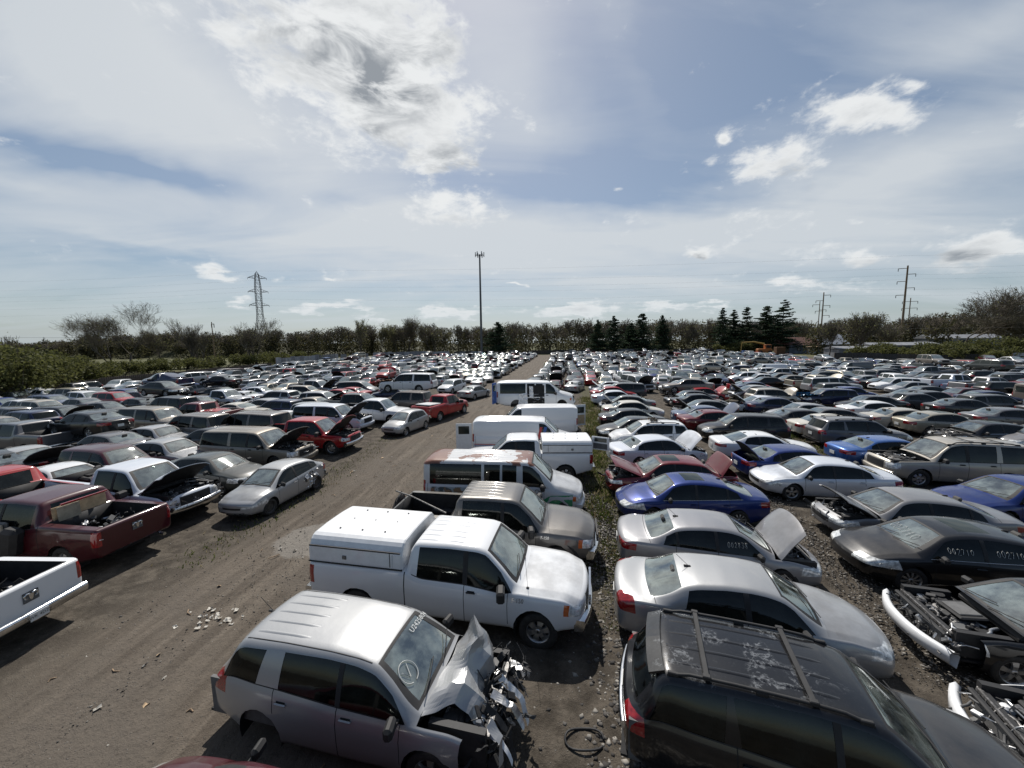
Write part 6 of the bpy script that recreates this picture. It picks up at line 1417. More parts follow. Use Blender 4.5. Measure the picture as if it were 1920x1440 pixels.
# distant wood: one mass
def woods():
    r = random.Random(77); nr = np.random.RandomState(77); T = []
    for k in range(7):
        v, f = segs_to_mesh(branch_segs(500 + k, 1.0 * 10, r.uniform(.5, .75), 4, fan=(2, 4), trunk=.22), .035); T.append((np.array([tuple(q) for q in v]), [q for q in f]))
    V = []; F4 = []; off = 0; leaves = []
    prof = lambda px: np.interp(px, [-200, 0, 140, 260, 420, 520, 600, 700, 800, 900, 1000, 1080, 1200, 1350, 1450, 1560, 1700, 1900, 2150], [646, 646, 632, 622, 622, 618, 618, 613, 609, 605, 604, 602, 600, 598, 600, 600, 594, 586, 584])
    for row, (dist, n) in enumerate(((215, 130), (245, 110), (150, 40))):
        for i in range(n):
            px = -260 + 2450 * (i + r.random()) / n
            if dist == 150 and 640 < px < 1520: continue
            if dist == 150 and px < 640: dd = 205
            else: dd = dist + r.uniform(-12, 12)
            x = (px - 960) / 715 * dd; top = float(prof(px)) + r.uniform(-6, 10) * (1 if row < 2 else 1.6); H = max(2.5, hgt(top, px, dd))
            tv, tf = T[r.randrange(7)]; a = r.uniform(0, 6.28); c, s = math.cos(a), math.sin(a); k = H / 10; kx = k * r.uniform(.8, 1.3)
            q = np.stack([(tv[:, 0] * c - tv[:, 1] * s) * kx + x, (tv[:, 0] * s + tv[:, 1] * c) * kx + dd, tv[:, 2] * k], 1); V.append(q)
            F4 += [tuple(off + j for j in ff) for ff in tf]; off += len(q)
            nl = 400; u = nr.randn(nl, 3); u /= np.linalg.norm(u, axis=1)[:, None]; leaves.append(np.array([x, dd, H * .55]) + u * np.array([H * .34, H * .34, H * .44]) * (nr.rand(nl, 1) ** .45))
            nl = 280; leaves.append(np.stack([x + nr.uniform(-4.5, 4.5, nl), dd + nr.uniform(-3, 3, nl), nr.rand(nl) ** 1.1 * min(H * .7, 7)], 1))
    V = np.concatenate(V); tri = [f for f in F4 if len(f) == 4]
    lv, lf = leaf_quads(nr, np.concatenate(leaves), .34); lf = lf + len(V)
    F = np.concatenate([np.array(tri), lf]); idx = np.concatenate([np.zeros(len(tri)), np.ones(len(lf))])
    o = mesh_np('far_woods', np.concatenate([V, lv]), F, [TWIG, HEDGE], idx); tag(o, 'far off bare spring wood along the horizon behind the yard', 'woods', None, 'stuff')
woods()
# ------------------------------------------------------------------ fences, pylon, poles, cables, house
def panel_mat(name, col):
    m, nt, b = newmat(name); tc = N(nt, 'ShaderNodeTexCoord'); mp = N(nt, 'ShaderNodeMapping'); LK(nt, tc.outputs['Object'], mp.inputs[0]); mp.inputs['Scale'].default_value = (1, 1, .15)
    n = noise(nt, mp.outputs[0], 1.2, 6, .6); LK(nt, mixc(nt, ramp(nt, n, .3, .7), tuple(c * .6 for c in col), col), b.inputs['Base Color']); b.inputs['Roughness'].default_value = .6; b.inputs['Metallic'].default_value = .2
    return m
def fence(pts, h, mats, label, step=2.6, gap=.0, seed=0, name='sheet_fence', missing=.0, group='sheet metal fences round the yard'):
    t = empty(name, (pts[0][0], pts[0][1], 0)); tag(t, label, 'fence', group); r = random.Random(seed); o0 = Vector((pts[0][0], pts[0][1], 0)); np_ = 0
    pm = {k: MB() for k in mats}; post = MB()
    for a, b in zip(pts[:-1], pts[1:]):
        a = Vector((a[0], a[1], 0)) - o0; b = Vector((b[0], b[1], 0)) - o0; L = (b - a).length; n = max(1, int(L / step)); d = (b - a) / n; nrm = Vector((-d.y, d.x, 0)).normalized()
        for i in range(n):
            p = a + d * i; q = a + d * (i + 1 - gap); hh = h * r.uniform(.90, 1.05); z0 = r.uniform(.02, .2)
            post.box(tuple(p + nrm * .08 + Vector((0, 0, h * .5))), (.12, .12, h * 1.02), 'post')
            if r.random() < missing: continue
            k = r.choice(list(mats)); nc = 8; vs = []
            for j in range(nc * 2 + 1):
                u = j / (nc * 2); e = p.lerp(q, u) + nrm * (.025 if j % 2 else -.025); vs += [(e.x, e.y, z0), (e.x, e.y, hh)]
            pm[k].add(vs, [(2 * j, 2 * j + 2, 2 * j + 3, 2 * j + 1) for j in range(nc * 2)], k)
    for k in mats:
        if pm[k].f: pm[k].obj('panel', mats, t)
    post.obj('post', {'post': MT['wood']}, t); return t
FM = {'white': panel_mat('white_sheet', (.42, .44, .47)), 'grey': panel_mat('grey_sheet', (.26, .27, .29)), 'rusty': panel_mat('rust_streaked_sheet', (.10, .08, .065))}
FD = {'dark': panel_mat('dark_sheet', (.045, .045, .045)), 'dark2': panel_mat('brown_sheet', (.07, .06, .05))}
fence([(-62, 44), (-64, 75), (-65.5, 104)], 1.5, {'rusty': FM['rusty']}, 'brown streaked sheet fence half hidden by the left bushes', seed=1)
fence([(-65.5, 106), (-67, 128), (-68, 150)], 2.7, {'white': FM['white'], 'grey': FM['grey']}, 'pale white sheet metal fence beyond the far left cars', seed=2)
fence([(-68, 152), (-55, 176), (-30, 184)], 2.5, {'white': FM['white'], 'grey': FM['grey']}, 'white sheet fence turning behind the farthest cars on the left', seed=3, missing=.1)
fence([(-28, 186), (10, 189), (60, 188), (95, 178)], 2.3, {'dark': FD['dark'], 'grey': FM['grey'], 'dark2': FD['dark2']}, 'dark fence along the far end of the yard', seed=4, missing=.12)
fence([(82, 97), (90, 85), (98, 76)], 2.6, {'dark': FD['dark'], 'dark2': FD['dark2']}, 'dark boarded fence under the green shrubs at the right', seed=5)
fence([(98.5, 75), (108, 71), (122, 66)], 2.9, {'white': FM['white']}, 'pale corrugated fence at the right edge', seed=6)
def beam(m, a, b, w, k='steel'): m.tube([a, b], w, k, 4, False, False)
GALV = simple('galvanised_steel', (.022, .023, .025), .6, .3)
def pylon(x, y, H, rz):
    t = empty('lattice_pylon', (x, y, 0), rz); tag(t, 'tall steel lattice power pylon rising behind trees at the left', 'pylon')
    m = MB(); lv = [0, .12, .22, .32, .42, .50, .58, .66, .74, .82, .90, .97]
    wd = lambda f: H * (.075 * (1 - f / .46) + .028 if f < .46 else .028 * (1 - max(0, f - .85) * 3.5) )
    prev = None
    for i, f in enumerate(lv):
        w = wd(f); c = [Vector((sx * w, sy * w, f * H)) for sx, sy in ((-1, -1), (1, -1), (1, 1), (-1, 1))]
        for k in range(4): beam(m, c[k], c[(k + 1) % 4], .10)
        if prev:
            for k in range(4): beam(m, prev[k], c[k], .15); beam(m, prev[k], c[(k + 1) % 4], .07); beam(m, prev[(k + 1) % 4], c[k], .07)
        prev = c
    for k in range(4): beam(m, prev[k], Vector((0, 0, H)), .12)
    m.obj('tower', {'steel': GALV}, t)
    tips = []
    for f in (.60, .76, .92):
        for s in (-1, 1):
            a = MB(); w = wd(f); L = H * .075; tip = Vector((s * (w + L), 0, f * H + .3))
            for sy in (-1, 1): beam(a, Vector((s * w, sy * w, f * H)), tip, .12); beam(a, Vector((s * w, sy * w, f * H + H * .035)), tip, .10)
            for q in (.35, .7): beam(a, Vector((s * w, -w, f * H)).lerp(tip, q), Vector((s * w, w, f * H + H * .035)).lerp(tip, q), .07)
            a.tube([tip, tip - Vector((0, 0, 1.0))], .10, 'steel', 6); a.obj('cross_arm', {'steel': GALV}, t); tips.append((f, s))
    return t
px, dist = 496, 232
pylon((px - 960) / 715 * dist, dist, hgt(513, px, dist), R(20))
def pole(px, top, dist, arms, label, r=.42, name='utility_pole', arml=3.2, mat='wood', grp='power poles on the right'):
    x, y = at(px, dist); H = hgt(top, px, dist); t = empty(name, (x, y, 0), R(-25)); tag(t, label, 'pole', grp); m = MB(); m.tube([(0, 0, 0), (0, 0, H)], [r, r * .6], 'p', 8); m.obj('pole', {'p': MT[mat]}, t)
    for f, s in arms:
        a = MB(); z = H * f; L = arml
        ends = ((-L, L) if s == 0 else ((0, s * L)))
        a.box(((ends[0] + ends[1]) / 2, .3, z), (abs(ends[1] - ends[0]), .22, .22), 'p')
        for e in ends:
            if e: a.tube([(e, .3, z), (e, .3, z - 1.3)], .12, 'k', 6)
        a.obj('cross_arm', {'p': MT[mat], 'k': GALV}, t)
    return t
pole(1686, 502, 185, [(.97, -1), (.90, 1), (.82, -1), (.74, 1), (.66, -1), (.30, 0)], 'tallest dark power pole with alternating arms at the right', .55)
pole(1697, 560, 215, [(.93, 0), (.80, 0)], 'shorter power pole just behind the tallest one', .35)
pole(1536, 550, 215, [(.95, 1), (.86, -1), (.77, 1), (.68, -1), (.6, 1)], 'power pole with short alternating arms behind the damaged house', .42)
pole(1530, 566, 225, [(.93, -1), (.82, 1)], 'thin power pole left of the one with alternating arms', .3)
pole(405, 604, 140, [(.95, 0)], 'plain wooden pole between trees at the left', .22, arml=.8, grp='poles on the left')
pole(90, 632, 260, [(.97, 0)], 'far street lamp standing over the left horizon', .16, arml=1.2, mat='grey', grp='poles on the left')
# tall light mast in the middle
def mast():
    x, y = at(904, 185); H = hgt(479, 904, 185); t = empty('light_mast', (x, y, 0)); tag(t, 'very tall slender grey antenna mast in the middle distance', 'mast'); m = MB(); m.tube([(0, 0, 0), (0, 0, H - 1)], [.62, .36], 'g', 12); m.obj('pole', {'g': simple('grey_mast', (.10, .105, .11), .5, .3)}, t)
    for k in range(6):
        a = k * math.pi / 3; q = MB(); c, s = math.cos(a), math.sin(a); q.tube([(0, 0, H - 1.6), (c * 1.9, s * 1.9, H - 1.2)], .07, 'g', 5); q.box((c * 2.0, s * 2.0, H - 1.0), (.35, .35, 2.2), 'g', (0, 0, a), bev=.05); q.obj('antenna', {'g': simple('pale_antenna', (.25, .26, .27), .5) if k == 0 else bpy.data.materials['pale_antenna']}, t)
    q = MB(); q.tube([(math.cos(a) * 1.9, math.sin(a) * 1.9, H - 1.3) for a in [k * math.pi / 6 for k in range(13)]], .07, 'g', 5); q.obj('ring', {'g': GALV}, t)
mast()
# cables
def cable(p, q, sag, label, r=.017):
    p, q = Vector(p), Vector(q); n = 24; m = MB(); m.tube([p.lerp(q, i / n) - Vector((0, 0, sag * 4 * (i / n) * (1 - i / n))) for i in range(n + 1)], r, 'c', 4, False); o = m.obj('power_cable', {'c': GALV}); tag(o, label, 'power cable', 'power cables across the sky')
def px3(px, py, d): return ((px - 960) / 715 * d, d, hgt(py, px, d))
PL = ((481 - 960) / 715 * 232, 232); 
for i, (a, b, d0, d1) in enumerate([(512, 478, 232, 190), (528, 500, 232, 190), (540, 512, 232, 190), (548, 520, 232, 190), (562, 545, 232, 210), (574, 556, 232, 210)]):
    nm = ('topmost', 'second highest', 'third highest', 'fourth highest', 'fifth highest', 'lowest')[i]
    cable(px3(496, a, d0), px3(1697 if i < 4 else 1543, b if i >= 4 else b + 6, d1), 2.0 + i * .2, nm + ' long cable crossing the sky from the lattice pylon to the right')
    cable(px3(496, a, d0), px3(-150, a + 22, 215), 1.5, nm + ' cable running left from the lattice pylon')
    cable(px3(1697 if i < 4 else 1543, b if i >= 4 else b + 6, d1), px3(2150, b - 12, 180), 1.0, nm + ' cable running right from the power poles')
cable(px3(1500, 612, 170), px3(2050, 610, 90), .8, 'low service cable passing in front of the trees at the right', .03)
cable(px3(-60, 632, 200), px3(160, 633, 200), .1, 'level cable over the left horizon by the street lamp', .06)
# damaged house, machine, sheds
def house():
    x, y = at(1495, 168); t = empty('damaged_house', (x, y, 0), R(-14)); tag(t, 'low damaged house with grey blue walls and red brown roof', 'house'); W_, D, hw = 26, 9, 3.6
    blue = panel_mat('blue_grey_siding', (.22, .26, .33)); roof = panel_mat('red_brown_roof', (.16, .075, .055)); torn = panel_mat('torn_pale_roof', (.30, .33, .38))
    m = MB(); m.box((4, 0, hw / 2), (W_ - 8, D, hw), 'w'); m.box((13, 2.5, 3.0), (7, 7, 6.0), 'w'); m.obj('wall', {'w': blue}, t)
    m = MB(); a, b = -12, 8
    m.add([(a, -D / 2 - .5, hw), (b, -D / 2 - .5, hw), (b - 2, 0, hw + 3.4), (a + 4, 0, hw + 3.4), (a, D / 2 + .5, hw), (b, D / 2 + .5, hw)], [(0, 1, 2, 3), (5, 4, 3, 2), (0, 3, 4), (1, 5, 2)], 'r'); m.obj('roof', {'r': roof}, t)
    m = MB(); m.add([(6.1, -D / 2 - .6, hw + .02), (17, -D / 2 - .3, hw + .3), (15.5, 1, hw + 4.4), (6.0, .5, hw + 4.0), (17, 6.2, hw + .5), (7, 6.2, hw + .2)], [(0, 1, 2, 3), (3, 2, 4, 5), (0, 3, 5), (1, 4, 2)], 'r'); m.obj('roof', {'r': torn}, t)
    for wx in (-1.5, 6.8, 9.5):
        m = MB(); m.box((wx, -D / 2 - .05, 1.9), (1.6, .12, 1.3), 'g'); f = m.obj('window', {'g': MT['fartint']}, t); m = MB(); m.box((wx, -D / 2 - .09, 1.9), (.08, .08, 1.3), 'f'); m.box((wx, -D / 2 - .10, 1.9), (1.6, .07, .08), 'f'); m.obj('frame', {'f': MT['white_paint']}, f)
    for dx in (2.2, 4.2): m = MB(); m.box((dx, -D / 2 - .05, 1.05), (1.1, .1, 2.1), 'd'); m.obj('door', {'d': MT['white_paint']}, t)
    m = MB(); m.box((3.4, -D / 2 - 1.6, 2.9), (6.5, 3.0, .2), 'k', (.12, 0, 0))
    for qx in (.4, 6.4): m.box((qx, -D / 2 - 3.0, 1.4), (.25, .25, 2.8), 'k')
    m.obj('porch', {'k': MT['wood']}, t)
house()
def machine():
    x, y = at(1432, 158); t = empty('orange_machine', (x, y, 0), R(-10)); tag(t, 'rusty orange loading machine with a long boom beside the damaged house', 'machine'); om = simple('orange_steel', (.36, .12, .03), .6, var=.4); ym = simple('faded_yellow_steel', (.34, .22, .05), .6, var=.3)
    m = MB(); m.box((0, 0, 1.6), (5.4, 2.4, 1.6), 'o', bev=.2); m.box((1.2, 0, 3.2), (2.2, 2.0, 1.8), 'o', bev=.15); m.box((1.2, -1.02, 3.3), (1.7, .06, 1.2), 'k'); m.obj('cab', {'o': om, 'k': MT['dark']}, t)
    m = MB(); m.tube([(0, 0, 4.3), (-4, 0, 5.2), (-8.5, 0, 5.0)], [.35, .3, .22], 'y', 6); m.tube([(-8.5, 0, 5.0), (-8.8, 0, 1.0)], .16, 'y', 6); m.obj('boom', {'y': ym}, t)
    for sx in (-1.8, 1.8):
        m = MB(); m.lathe_y((sx, -1.3, .85), [(-.25, .2), (-.25, .8), (.25, .8), (.25, .2)], 'tyre', 18); m.obj('wheel', MT, t)
    m = MB(); m.box((6, .5, 1.5), (3.2, 2.6, 3.0), 'r', bev=.05); m.obj('engine_housing', {'r': MT['rust']}, t)
machine()
def shed(px, dist, W_, H, label, mat, rz=0, roofm=None):
    x, y = at(px, dist); t = empty('shed', (x, y, 0), rz); tag(t, label, 'shed', 'sheds beyond the right fence'); m = MB(); m.box((0, 0, H * .4), (W_, 8, H * .8), 'w'); m.obj('wall', {'w': mat}, t); m = MB(); m.add([(-W_ / 2 - .3, -4.4, H * .8), (W_ / 2 + .3, -4.4, H * .8), (W_ / 2 + .3, 0, H), (-W_ / 2 - .3, 0, H), (-W_ / 2 - .3, 4.4, H * .8), (W_ / 2 + .3, 4.4, H * .8)], [(0, 1, 2, 3), (3, 2, 5, 4), (0, 3, 4), (1, 5, 2)], 'r'); m.obj('roof', {'r': roofm or FM['white']}, t)
    m = MB(); m.box((0, -4.06, H * .36), (W_ * .2, .1, H * .7), 'd'); m.obj('door', {'d': FD['dark']}, t)
shed(1600, 118, 12, 3.8, 'long low shed with pale flat looking roof left of the green thicket', FM['grey'], R(-12), FM['grey']); shed(1680, 135, 20, 4.6, 'long pale roofed shed behind the green thicket', FM['grey'], R(-12), FM['grey']); shed(1790, 150, 22, 7.2, 'grey roofed shed under the large bare tree', FM['grey'], R(-15), FM['grey'])
# scrap heap and low hill at the left horizon
def hills():
    g = leafy_mat('hill_grass', (.055, .060, .026), (.11, .11, .055))
    def mound(name, x, y, w, d, h, mat, seed, label=None):
        r = np.random.RandomState(seed); n = 34; u = np.linspace(-1, 1, n); X, Y = np.meshgrid(u, u, indexing='ij'); Z = h * np.clip(1 - X ** 2, 0, 1) ** .8 * np.clip(1 - Y ** 2, 0, 1) * (1 + .12 * r.randn(n, n)) - .3
        V = np.stack([X * w + x, Y * d + y, Z], -1).reshape(-1, 3); i, j = np.meshgrid(np.arange(n - 1), np.arange(n - 1), indexing='ij'); a = (i * n + j).ravel(); return mesh_np(name, V, np.stack([a, a + n, a + n + 1, a + 1], 1), [mat], smooth=True)
    for nm, a in (('hill', (-190, 250, 90, 40, 9, g, 1)), ('hill', (-90, 300, 70, 40, 8, g, 2)), ('hill', (-330, 300, 110, 40, 10, simple('far_scrap', (.05, .05, .055), .8, var=.4, scale=.3), 4))):
        mound(nm, *a)['kind'] = 'structure'
hills()
# ------------------------------------------------------------------ what sets the nearest vehicles apart
from mathutils import noise as mn
INFO = {}
def inf(spec):
    if spec not in INFO:
        S = SPECS[spec]; bm, I = build_shell(S, .8); bm.free(); I['bow'] = bowf(S); I['S'] = S
        def rz(x, y, I=I):
            s = I['sec'](x)[9:]; return float(np.interp(abs(y), [p[0] for p in s][::-1], [p[1] for p in s][::-1]))
        I['rz'] = rz
        I['top'] = lambda x, y, d=.01, I=I: (lambda p, px, py: p + (px - p).cross(py - p).normalized() * d)(I['bow']((x, y, I['rz'](x, y))), I['bow']((x + .02, y, I['rz'](x + .02, y))), I['bow']((x, y + .02, I['rz'](x, y + .02))))
        def side(x, z, sgn, d=.01, I=I):
            s = I['sec'](x)[1:16]; y = float(np.interp(z, [p[1] for p in s], [p[0] for p in s])); return I['bow']((x, sgn * y, z)) + Vector((0, sgn * d, 0))
        I['side'] = side; INFO[spec] = I
    return INFO[spec]
NK = {r[0]: r for r in NEAR}
def att(key, name, mb, loc=(0, 0, 0), rot=None, mats=None, parent=None):
    d = dict(MT); d['paint'] = MT[dict(NK[key][7]).get('finish', 'paint')]
    if mats: d.update(mats)
    o = mb.obj(name, d, parent or NEAROBJ[key], loc); o.color = tuple(CO[NK[key][2]]) + (1,)
    if rot: o.rotation_euler = tuple(R(a) for a in rot)
    return o
def text_mesh(txt, size):
    cu = bpy.data.curves.new('t', 'FONT'); cu.body = txt; cu.size = size; cu.align_x = 'CENTER'; cu.align_y = 'CENTER'; cu.resolution_u = 2
    o = bpy.data.objects.new('t', cu); COL.objects.link(o); bpy.context.view_layer.update()
    me = bpy.data.meshes.new_from_object(o.evaluated_get(bpy.context.evaluated_depsgraph_get())); v = [tuple(p.co) for p in me.vertices]; f = [tuple(p.vertices) for p in me.polygons]
    bpy.data.objects.remove(o); bpy.data.curves.remove(cu); bpy.data.meshes.remove(me); return v, f
STROKES = {'0': [(.5, 1), (.12, .8), (.08, .3), (.4, 0), (.8, .2), (.88, .7), (.6, 1)], '1': [(.5, 1), (.48, 0)], '2': [(.1, .8), (.5, 1), (.85, .75), (.1, .02), (.95, .05)], '3': [(.1, .95), (.8, .9), (.4, .55), (.85, .3), (.4, 0), (.05, .15)],
    '4': [(.2, 1), (.1, .5), (.9, .55), (.7, 1), (.68, 0)], '5': [(.9, 1), (.2, .95), (.15, .55), (.8, .45), (.7, .05), (.1, .05)], '7': [(.05, .95), (.9, 1), (.35, 0)], '8': [(.8, .9), (.3, 1), (.2, .7), (.8, .35), (.5, 0), (.15, .25), (.75, .7), (.8, .9)]}
def chalk(key, txt, size, fn, seed=0, mat='white', r=.0055):
    """numbers drawn by hand with a paint marker; fn maps (u, v) on the glass to a point"""
    rr = random.Random(seed + len(txt)); m = MB(); x = -len(txt) * size * .36
    for ch in txt:
        dy = rr.uniform(-.08, .08) * size; k_ = rr.uniform(.85, 1.1); P = [(x + p[0] * size * .52 * k_ + rr.uniform(-.02, .02) * size, dy + (p[1] - .5) * size * k_ + rr.uniform(-.03, .03) * size) for p in STROKES[ch]]
        m.tube([fn(*p) for p in P], r, mat, 4); x += size * .72
    return att(key, 'writing', m)
def chalk_ws(key, txt, size, x0, y0, seed=0):
    I = inf(NK[key][1]); return chalk(key, txt, size, lambda u, v: I['top'](x0 - v * .9, y0 + u, .014), seed)
def chalk_side(key, txt, size, x0, z0, sgn, seed=0):
    I = inf(NK[key][1]); k_ = 1 if sgn < 0 else -1; return chalk(key, txt, size, lambda u, v: I['side'](x0 + k_ * u, z0 + v, sgn, .01), seed, r=.0038)
def wtext(key, txt, size, x0, y0, mat='white', name='writing', flip=1, rear=False):
    """letters lying on the windscreen, read from in front of the car"""
    I = inf(NK[key][1]); v, f = text_mesh(txt, size); s = -1 if not rear else 1
    vs = [I['top'](x0 + s * p[1] * .9, y0 + (-s) * p[0] * flip, .014) for p in v]; m = MB(); m.add(vs, f, mat); return att(key, name, m)
def stext(key, txt, size, x0, z0, sgn=-1, mat='white', name='writing', d=.012):
    I = inf(NK[key][1]); v, f = text_mesh(txt, size); k = 1 if sgn < 0 else -1
    vs = [I['side'](x0 + k * p[0], z0 + p[1], sgn, d) for p in v]; m = MB(); m.add(vs, f, mat); return att(key, name, m)
def sheet(p00, p10, p11, p01, n=18, amp=.06, fr=4.0, mat='paint', seed=0, sharp=True, thick=.004):
    """crumpled sheet metal between four corners"""
    P = [Vector(p) for p in (p00, p10, p11, p01)]; m = MB(); nrm = (P[1] - P[0]).cross(P[3] - P[0]).normalized(); vs = []
    for i in range(n + 1):
        for j in range(n + 1):
            u, v = i / n, j / n; p = P[0].lerp(P[1], u).lerp(P[3].lerp(P[2], u), v); q = p * fr + Vector((seed * 7.3, 0, 0))
            rid = 1 - abs(mn.noise(q)) * 2.4; rid2 = 1 - abs(mn.noise(q * 2.3)) * 2
            vs.append(p + nrm * amp * (rid + .45 * rid2 - .6) + Vector((mn.noise(q + Vector((5, 0, 0))), mn.noise(q + Vector((0, 9, 0))), 0)) * amp * .4)
    m.add(vs, [(i * (n + 1) + j, (i + 1) * (n + 1) + j, (i + 1) * (n + 1) + j + 1, i * (n + 1) + j + 1) for i in range(n) for j in range(n)], mat, not sharp); return m
def junk(cx, cy, cz, sx, sy, sz, n, seed, mats=('black', 'dark', 'engine', 'bright', 'grey')):
    """torn strips, hoses and brackets"""
    r = random.Random(seed); m = MB()
    for k in range(n):
        c = Vector((cx + r.uniform(-sx, sx), cy + r.uniform(-sy, sy), cz + r.uniform(-sz, sz))); t = r.random()
        if t < .4:
            d = Vector((r.uniform(-1, 1), r.uniform(-1, 1), r.uniform(-.7, .7))).normalized(); pts = [c]
            for q in range(4): d = (d + Vector((r.uniform(-.7, .7), r.uniform(-.7, .7), r.uniform(-.6, .6)))).normalized(); pts.append(pts[-1] + d * r.uniform(.05, .12))
            m.tube(pts, r.choice((.008, .012, .02)), r.choice(mats), 5)
        elif t < .7: m.box(c, (r.uniform(.05, .22), r.uniform(.04, .14), r.uniform(.03, .1)), r.choice(mats), (r.uniform(-1, 1), r.uniform(-1, 1), r.uniform(0, 3)), bev=.008)
        else:
            d = Vector((r.uniform(-1, 1), r.uniform(-1, 1), r.uniform(-.6, .6))).normalized() * r.uniform(.12, .34); e = Vector((r.uniform(-1, 1), r.uniform(-1, 1), r.uniform(-1, 1))).normalized() * r.uniform(.03, .09)
            m.join(sheet(c, c + d, c + d + e, c + e, 4, .03, 9, r.choice(mats), k))
    return m
def antenna(key, x, y=0.0, whip=True):
    I = inf(NK[key][1]); p = I['top'](x, y, 0); m = MB(); m.box(p + Vector((0, 0, .012)), (.14, .05, .035), 'black', bev=.012)
    if whip: m.tube([p + Vector((.02, 0, .02)), p + Vector((-.22, 0, .24))], .005, 'black', 4)
    att(key, 'antenna', m)
def rack(key, x0, x1, y, bars, mat='black'):
    I = inf(NK[key][1])
    for s in (-1, 1):
        m = MB(); n = 8; pts = []
        for i in range(n + 1): x = x0 + (x1 - x0) * i / n; pts.append(I['top'](x, s * y, 0) + Vector((0, 0, .055 if 0 < i < n else .005)))
        m.tube(pts, .022, mat, 6); 
        for x in (x0 + .08, (x0 + x1) / 2, x1 - .08): m.box(I['top'](x, s * y, 0) + Vector((0, 0, .02)), (.14, .05, .06), mat, bev=.01)
        att(key, 'roof_rail', m)
    for x in bars:
        m = MB(); a, b = I['top'](x, -y, 0), I['top'](x, y, 0); m.box(((a.x + b.x) / 2, 0, a.z + .085), (.07, 2 * y + .06, .025), mat, bev=.008)
        for s in (-1, 1): m.box((a.x, s * y, a.z + .075), (.10, .07, .06), mat, bev=.01)
        att(key, 'crossbar', m)
def topper(key, x0, x1, w0, w1, z0, z1, doors=True):
    m = MB(); n = 6; prof = [(w0, z0), (w0 - .01, z0 + (z1 - z0) * .55), (w1 + .03, z1 - .10), (w1 - .03, z1 - .04), (w1 - .12, z1 - .005), (w1 * .4, z1 + .02), (0, z1 + .025)]
    full = prof + [(-y, z) for y, z in prof[-2::-1]]; k = len(full); vs = []
    xs = [x0, x0 + .05, (x0 + x1) / 2, x1 - .03, x1]; ins = [.04, 0, 0, 0, .04]
    for x, i_ in zip(xs, ins): vs += [(x, y * (1 - i_ * .6), z0 + (z - z0) * (1 - i_ * .8)) for y, z in full]
    m.add(vs, [(i * k + j, (i + 1) * k + j, (i + 1) * k + j + 1, i * k + j + 1) for i in range(len(xs) - 1) for j in range(k - 1)], 'white_paint', False)
    m.add(vs[:k], [tuple(range(k))], 'white_paint'); m.add(vs[-k:], [tuple(range(k))[::-1]], 'white_paint')
    t = att(key, 'topper', m)
    for s in (-1, 1):
        q = MB(); zc = z0 + (z1 - z0) * .34; L_ = x1 - x0
        q.box(((x0 + x1) / 2 - .06, s * (w0 + .004), zc + .02), (L_ * .86, .012, (z1 - z0) * .56), 'white_paint', (0 * s, 0, 0), bev=.004); q.box(((x0 + x1) / 2, s * (w0 + .003), z0 + (z1 - z0) * .66), (L_ * .97, .02, .03), 'black'); q.box(((x0 + x1) / 2, s * (w0 + .003), z0 + .012), (L_, .022, .028), 'black')
        q.box((x1 - L_ * .12, s * (w0 + .012), zc + .02), (.012, .01, (z1 - z0) * .55), 'gap'); q.box((x0 + L_ * .40, s * (w0 + .02), zc - .02), (.10, .02, .09), 'engine', bev=.01); att(key, 'side_door', q, parent=t)
    q = MB()
    for sx in (.25, .5, .75):
        for sy in (-.5, 0, .5): q.box((x0 + (x1 - x0) * sx + sy * .1, sy * w1 * 1.2, z1 + .022), (.03, .03, .02), 'grey')
    att(key, 'roof_fixing', q, parent=t)
    return t
# ---- silver SUV with the crushed front
k = 'equinox'
def folded(rows, sub, amp, fr, mat, seed):
    """sheet metal with a few broad folds: rows of control points, subdivided, with small dents"""
    nu, nv = (len(rows) - 1) * sub + 1, (len(rows[0]) - 1) * sub + 1; vs = []
    for i in range(nu):
        a = min(i // sub, len(rows) - 2); fu = i / sub - a
        for j in range(nv):
            b_ = min(j // sub, len(rows[0]) - 2); fv = j / sub - b_
            p = Vector(rows[a][b_]).lerp(Vector(rows[a + 1][b_]), fu).lerp(Vector(rows[a][b_ + 1]).lerp(Vector(rows[a + 1][b_ + 1]), fu), fv)
            q = p * fr + Vector((seed, 3, 1)); vs.append(p + Vector((mn.noise(q), mn.noise(q + Vector((7, 0, 0))) * .6, mn.noise(q + Vector((0, 5, 0))))) * amp)
    m = MB(); m.add(vs, [(i * nv + j, (i + 1) * nv + j, (i + 1) * nv + j + 1, i * nv + j + 1) for i in range(nu - 1) for j in range(nv - 1)], mat, False); return m
hood_rows = [[(1.20, -.74, 1.06), (1.26, -.40, 1.14), (1.28, -.05, 1.16), (1.30, .30, 1.18), (1.30, .62, 1.16)],
             [(1.42, -.62, 1.08), (1.50, -.34, 1.24), (1.44, -.06, 1.22), (1.56, .24, 1.40), (1.44, .58, 1.34)],
             [(1.62, -.50, 1.12), (1.72, -.30, 1.26), (1.62, -.02, 1.30), (1.74, .22, 1.58), (1.58, .46, 1.72)],
             [(1.80, -.48, 1.00), (1.92, -.26, 1.08), (1.80, .00, 1.16), (1.92, .24, 1.26), (1.78, .46, 1.50)],
             [(1.92, -.50, .86), (2.04, -.20, .92), (1.90, .04, .96), (2.02, .28, 1.02), (1.90, .52, 1.20)]]
att(k, 'crumpled_hood', folded(hood_rows, 5, .055, 3.6, 'paint', 2))
att(k, 'torn_front', junk(2.12, 0, .72, .28, .78, .34, 130, 4, ('black', 'dark', 'black', 'engine', 'grey', 'dark')))
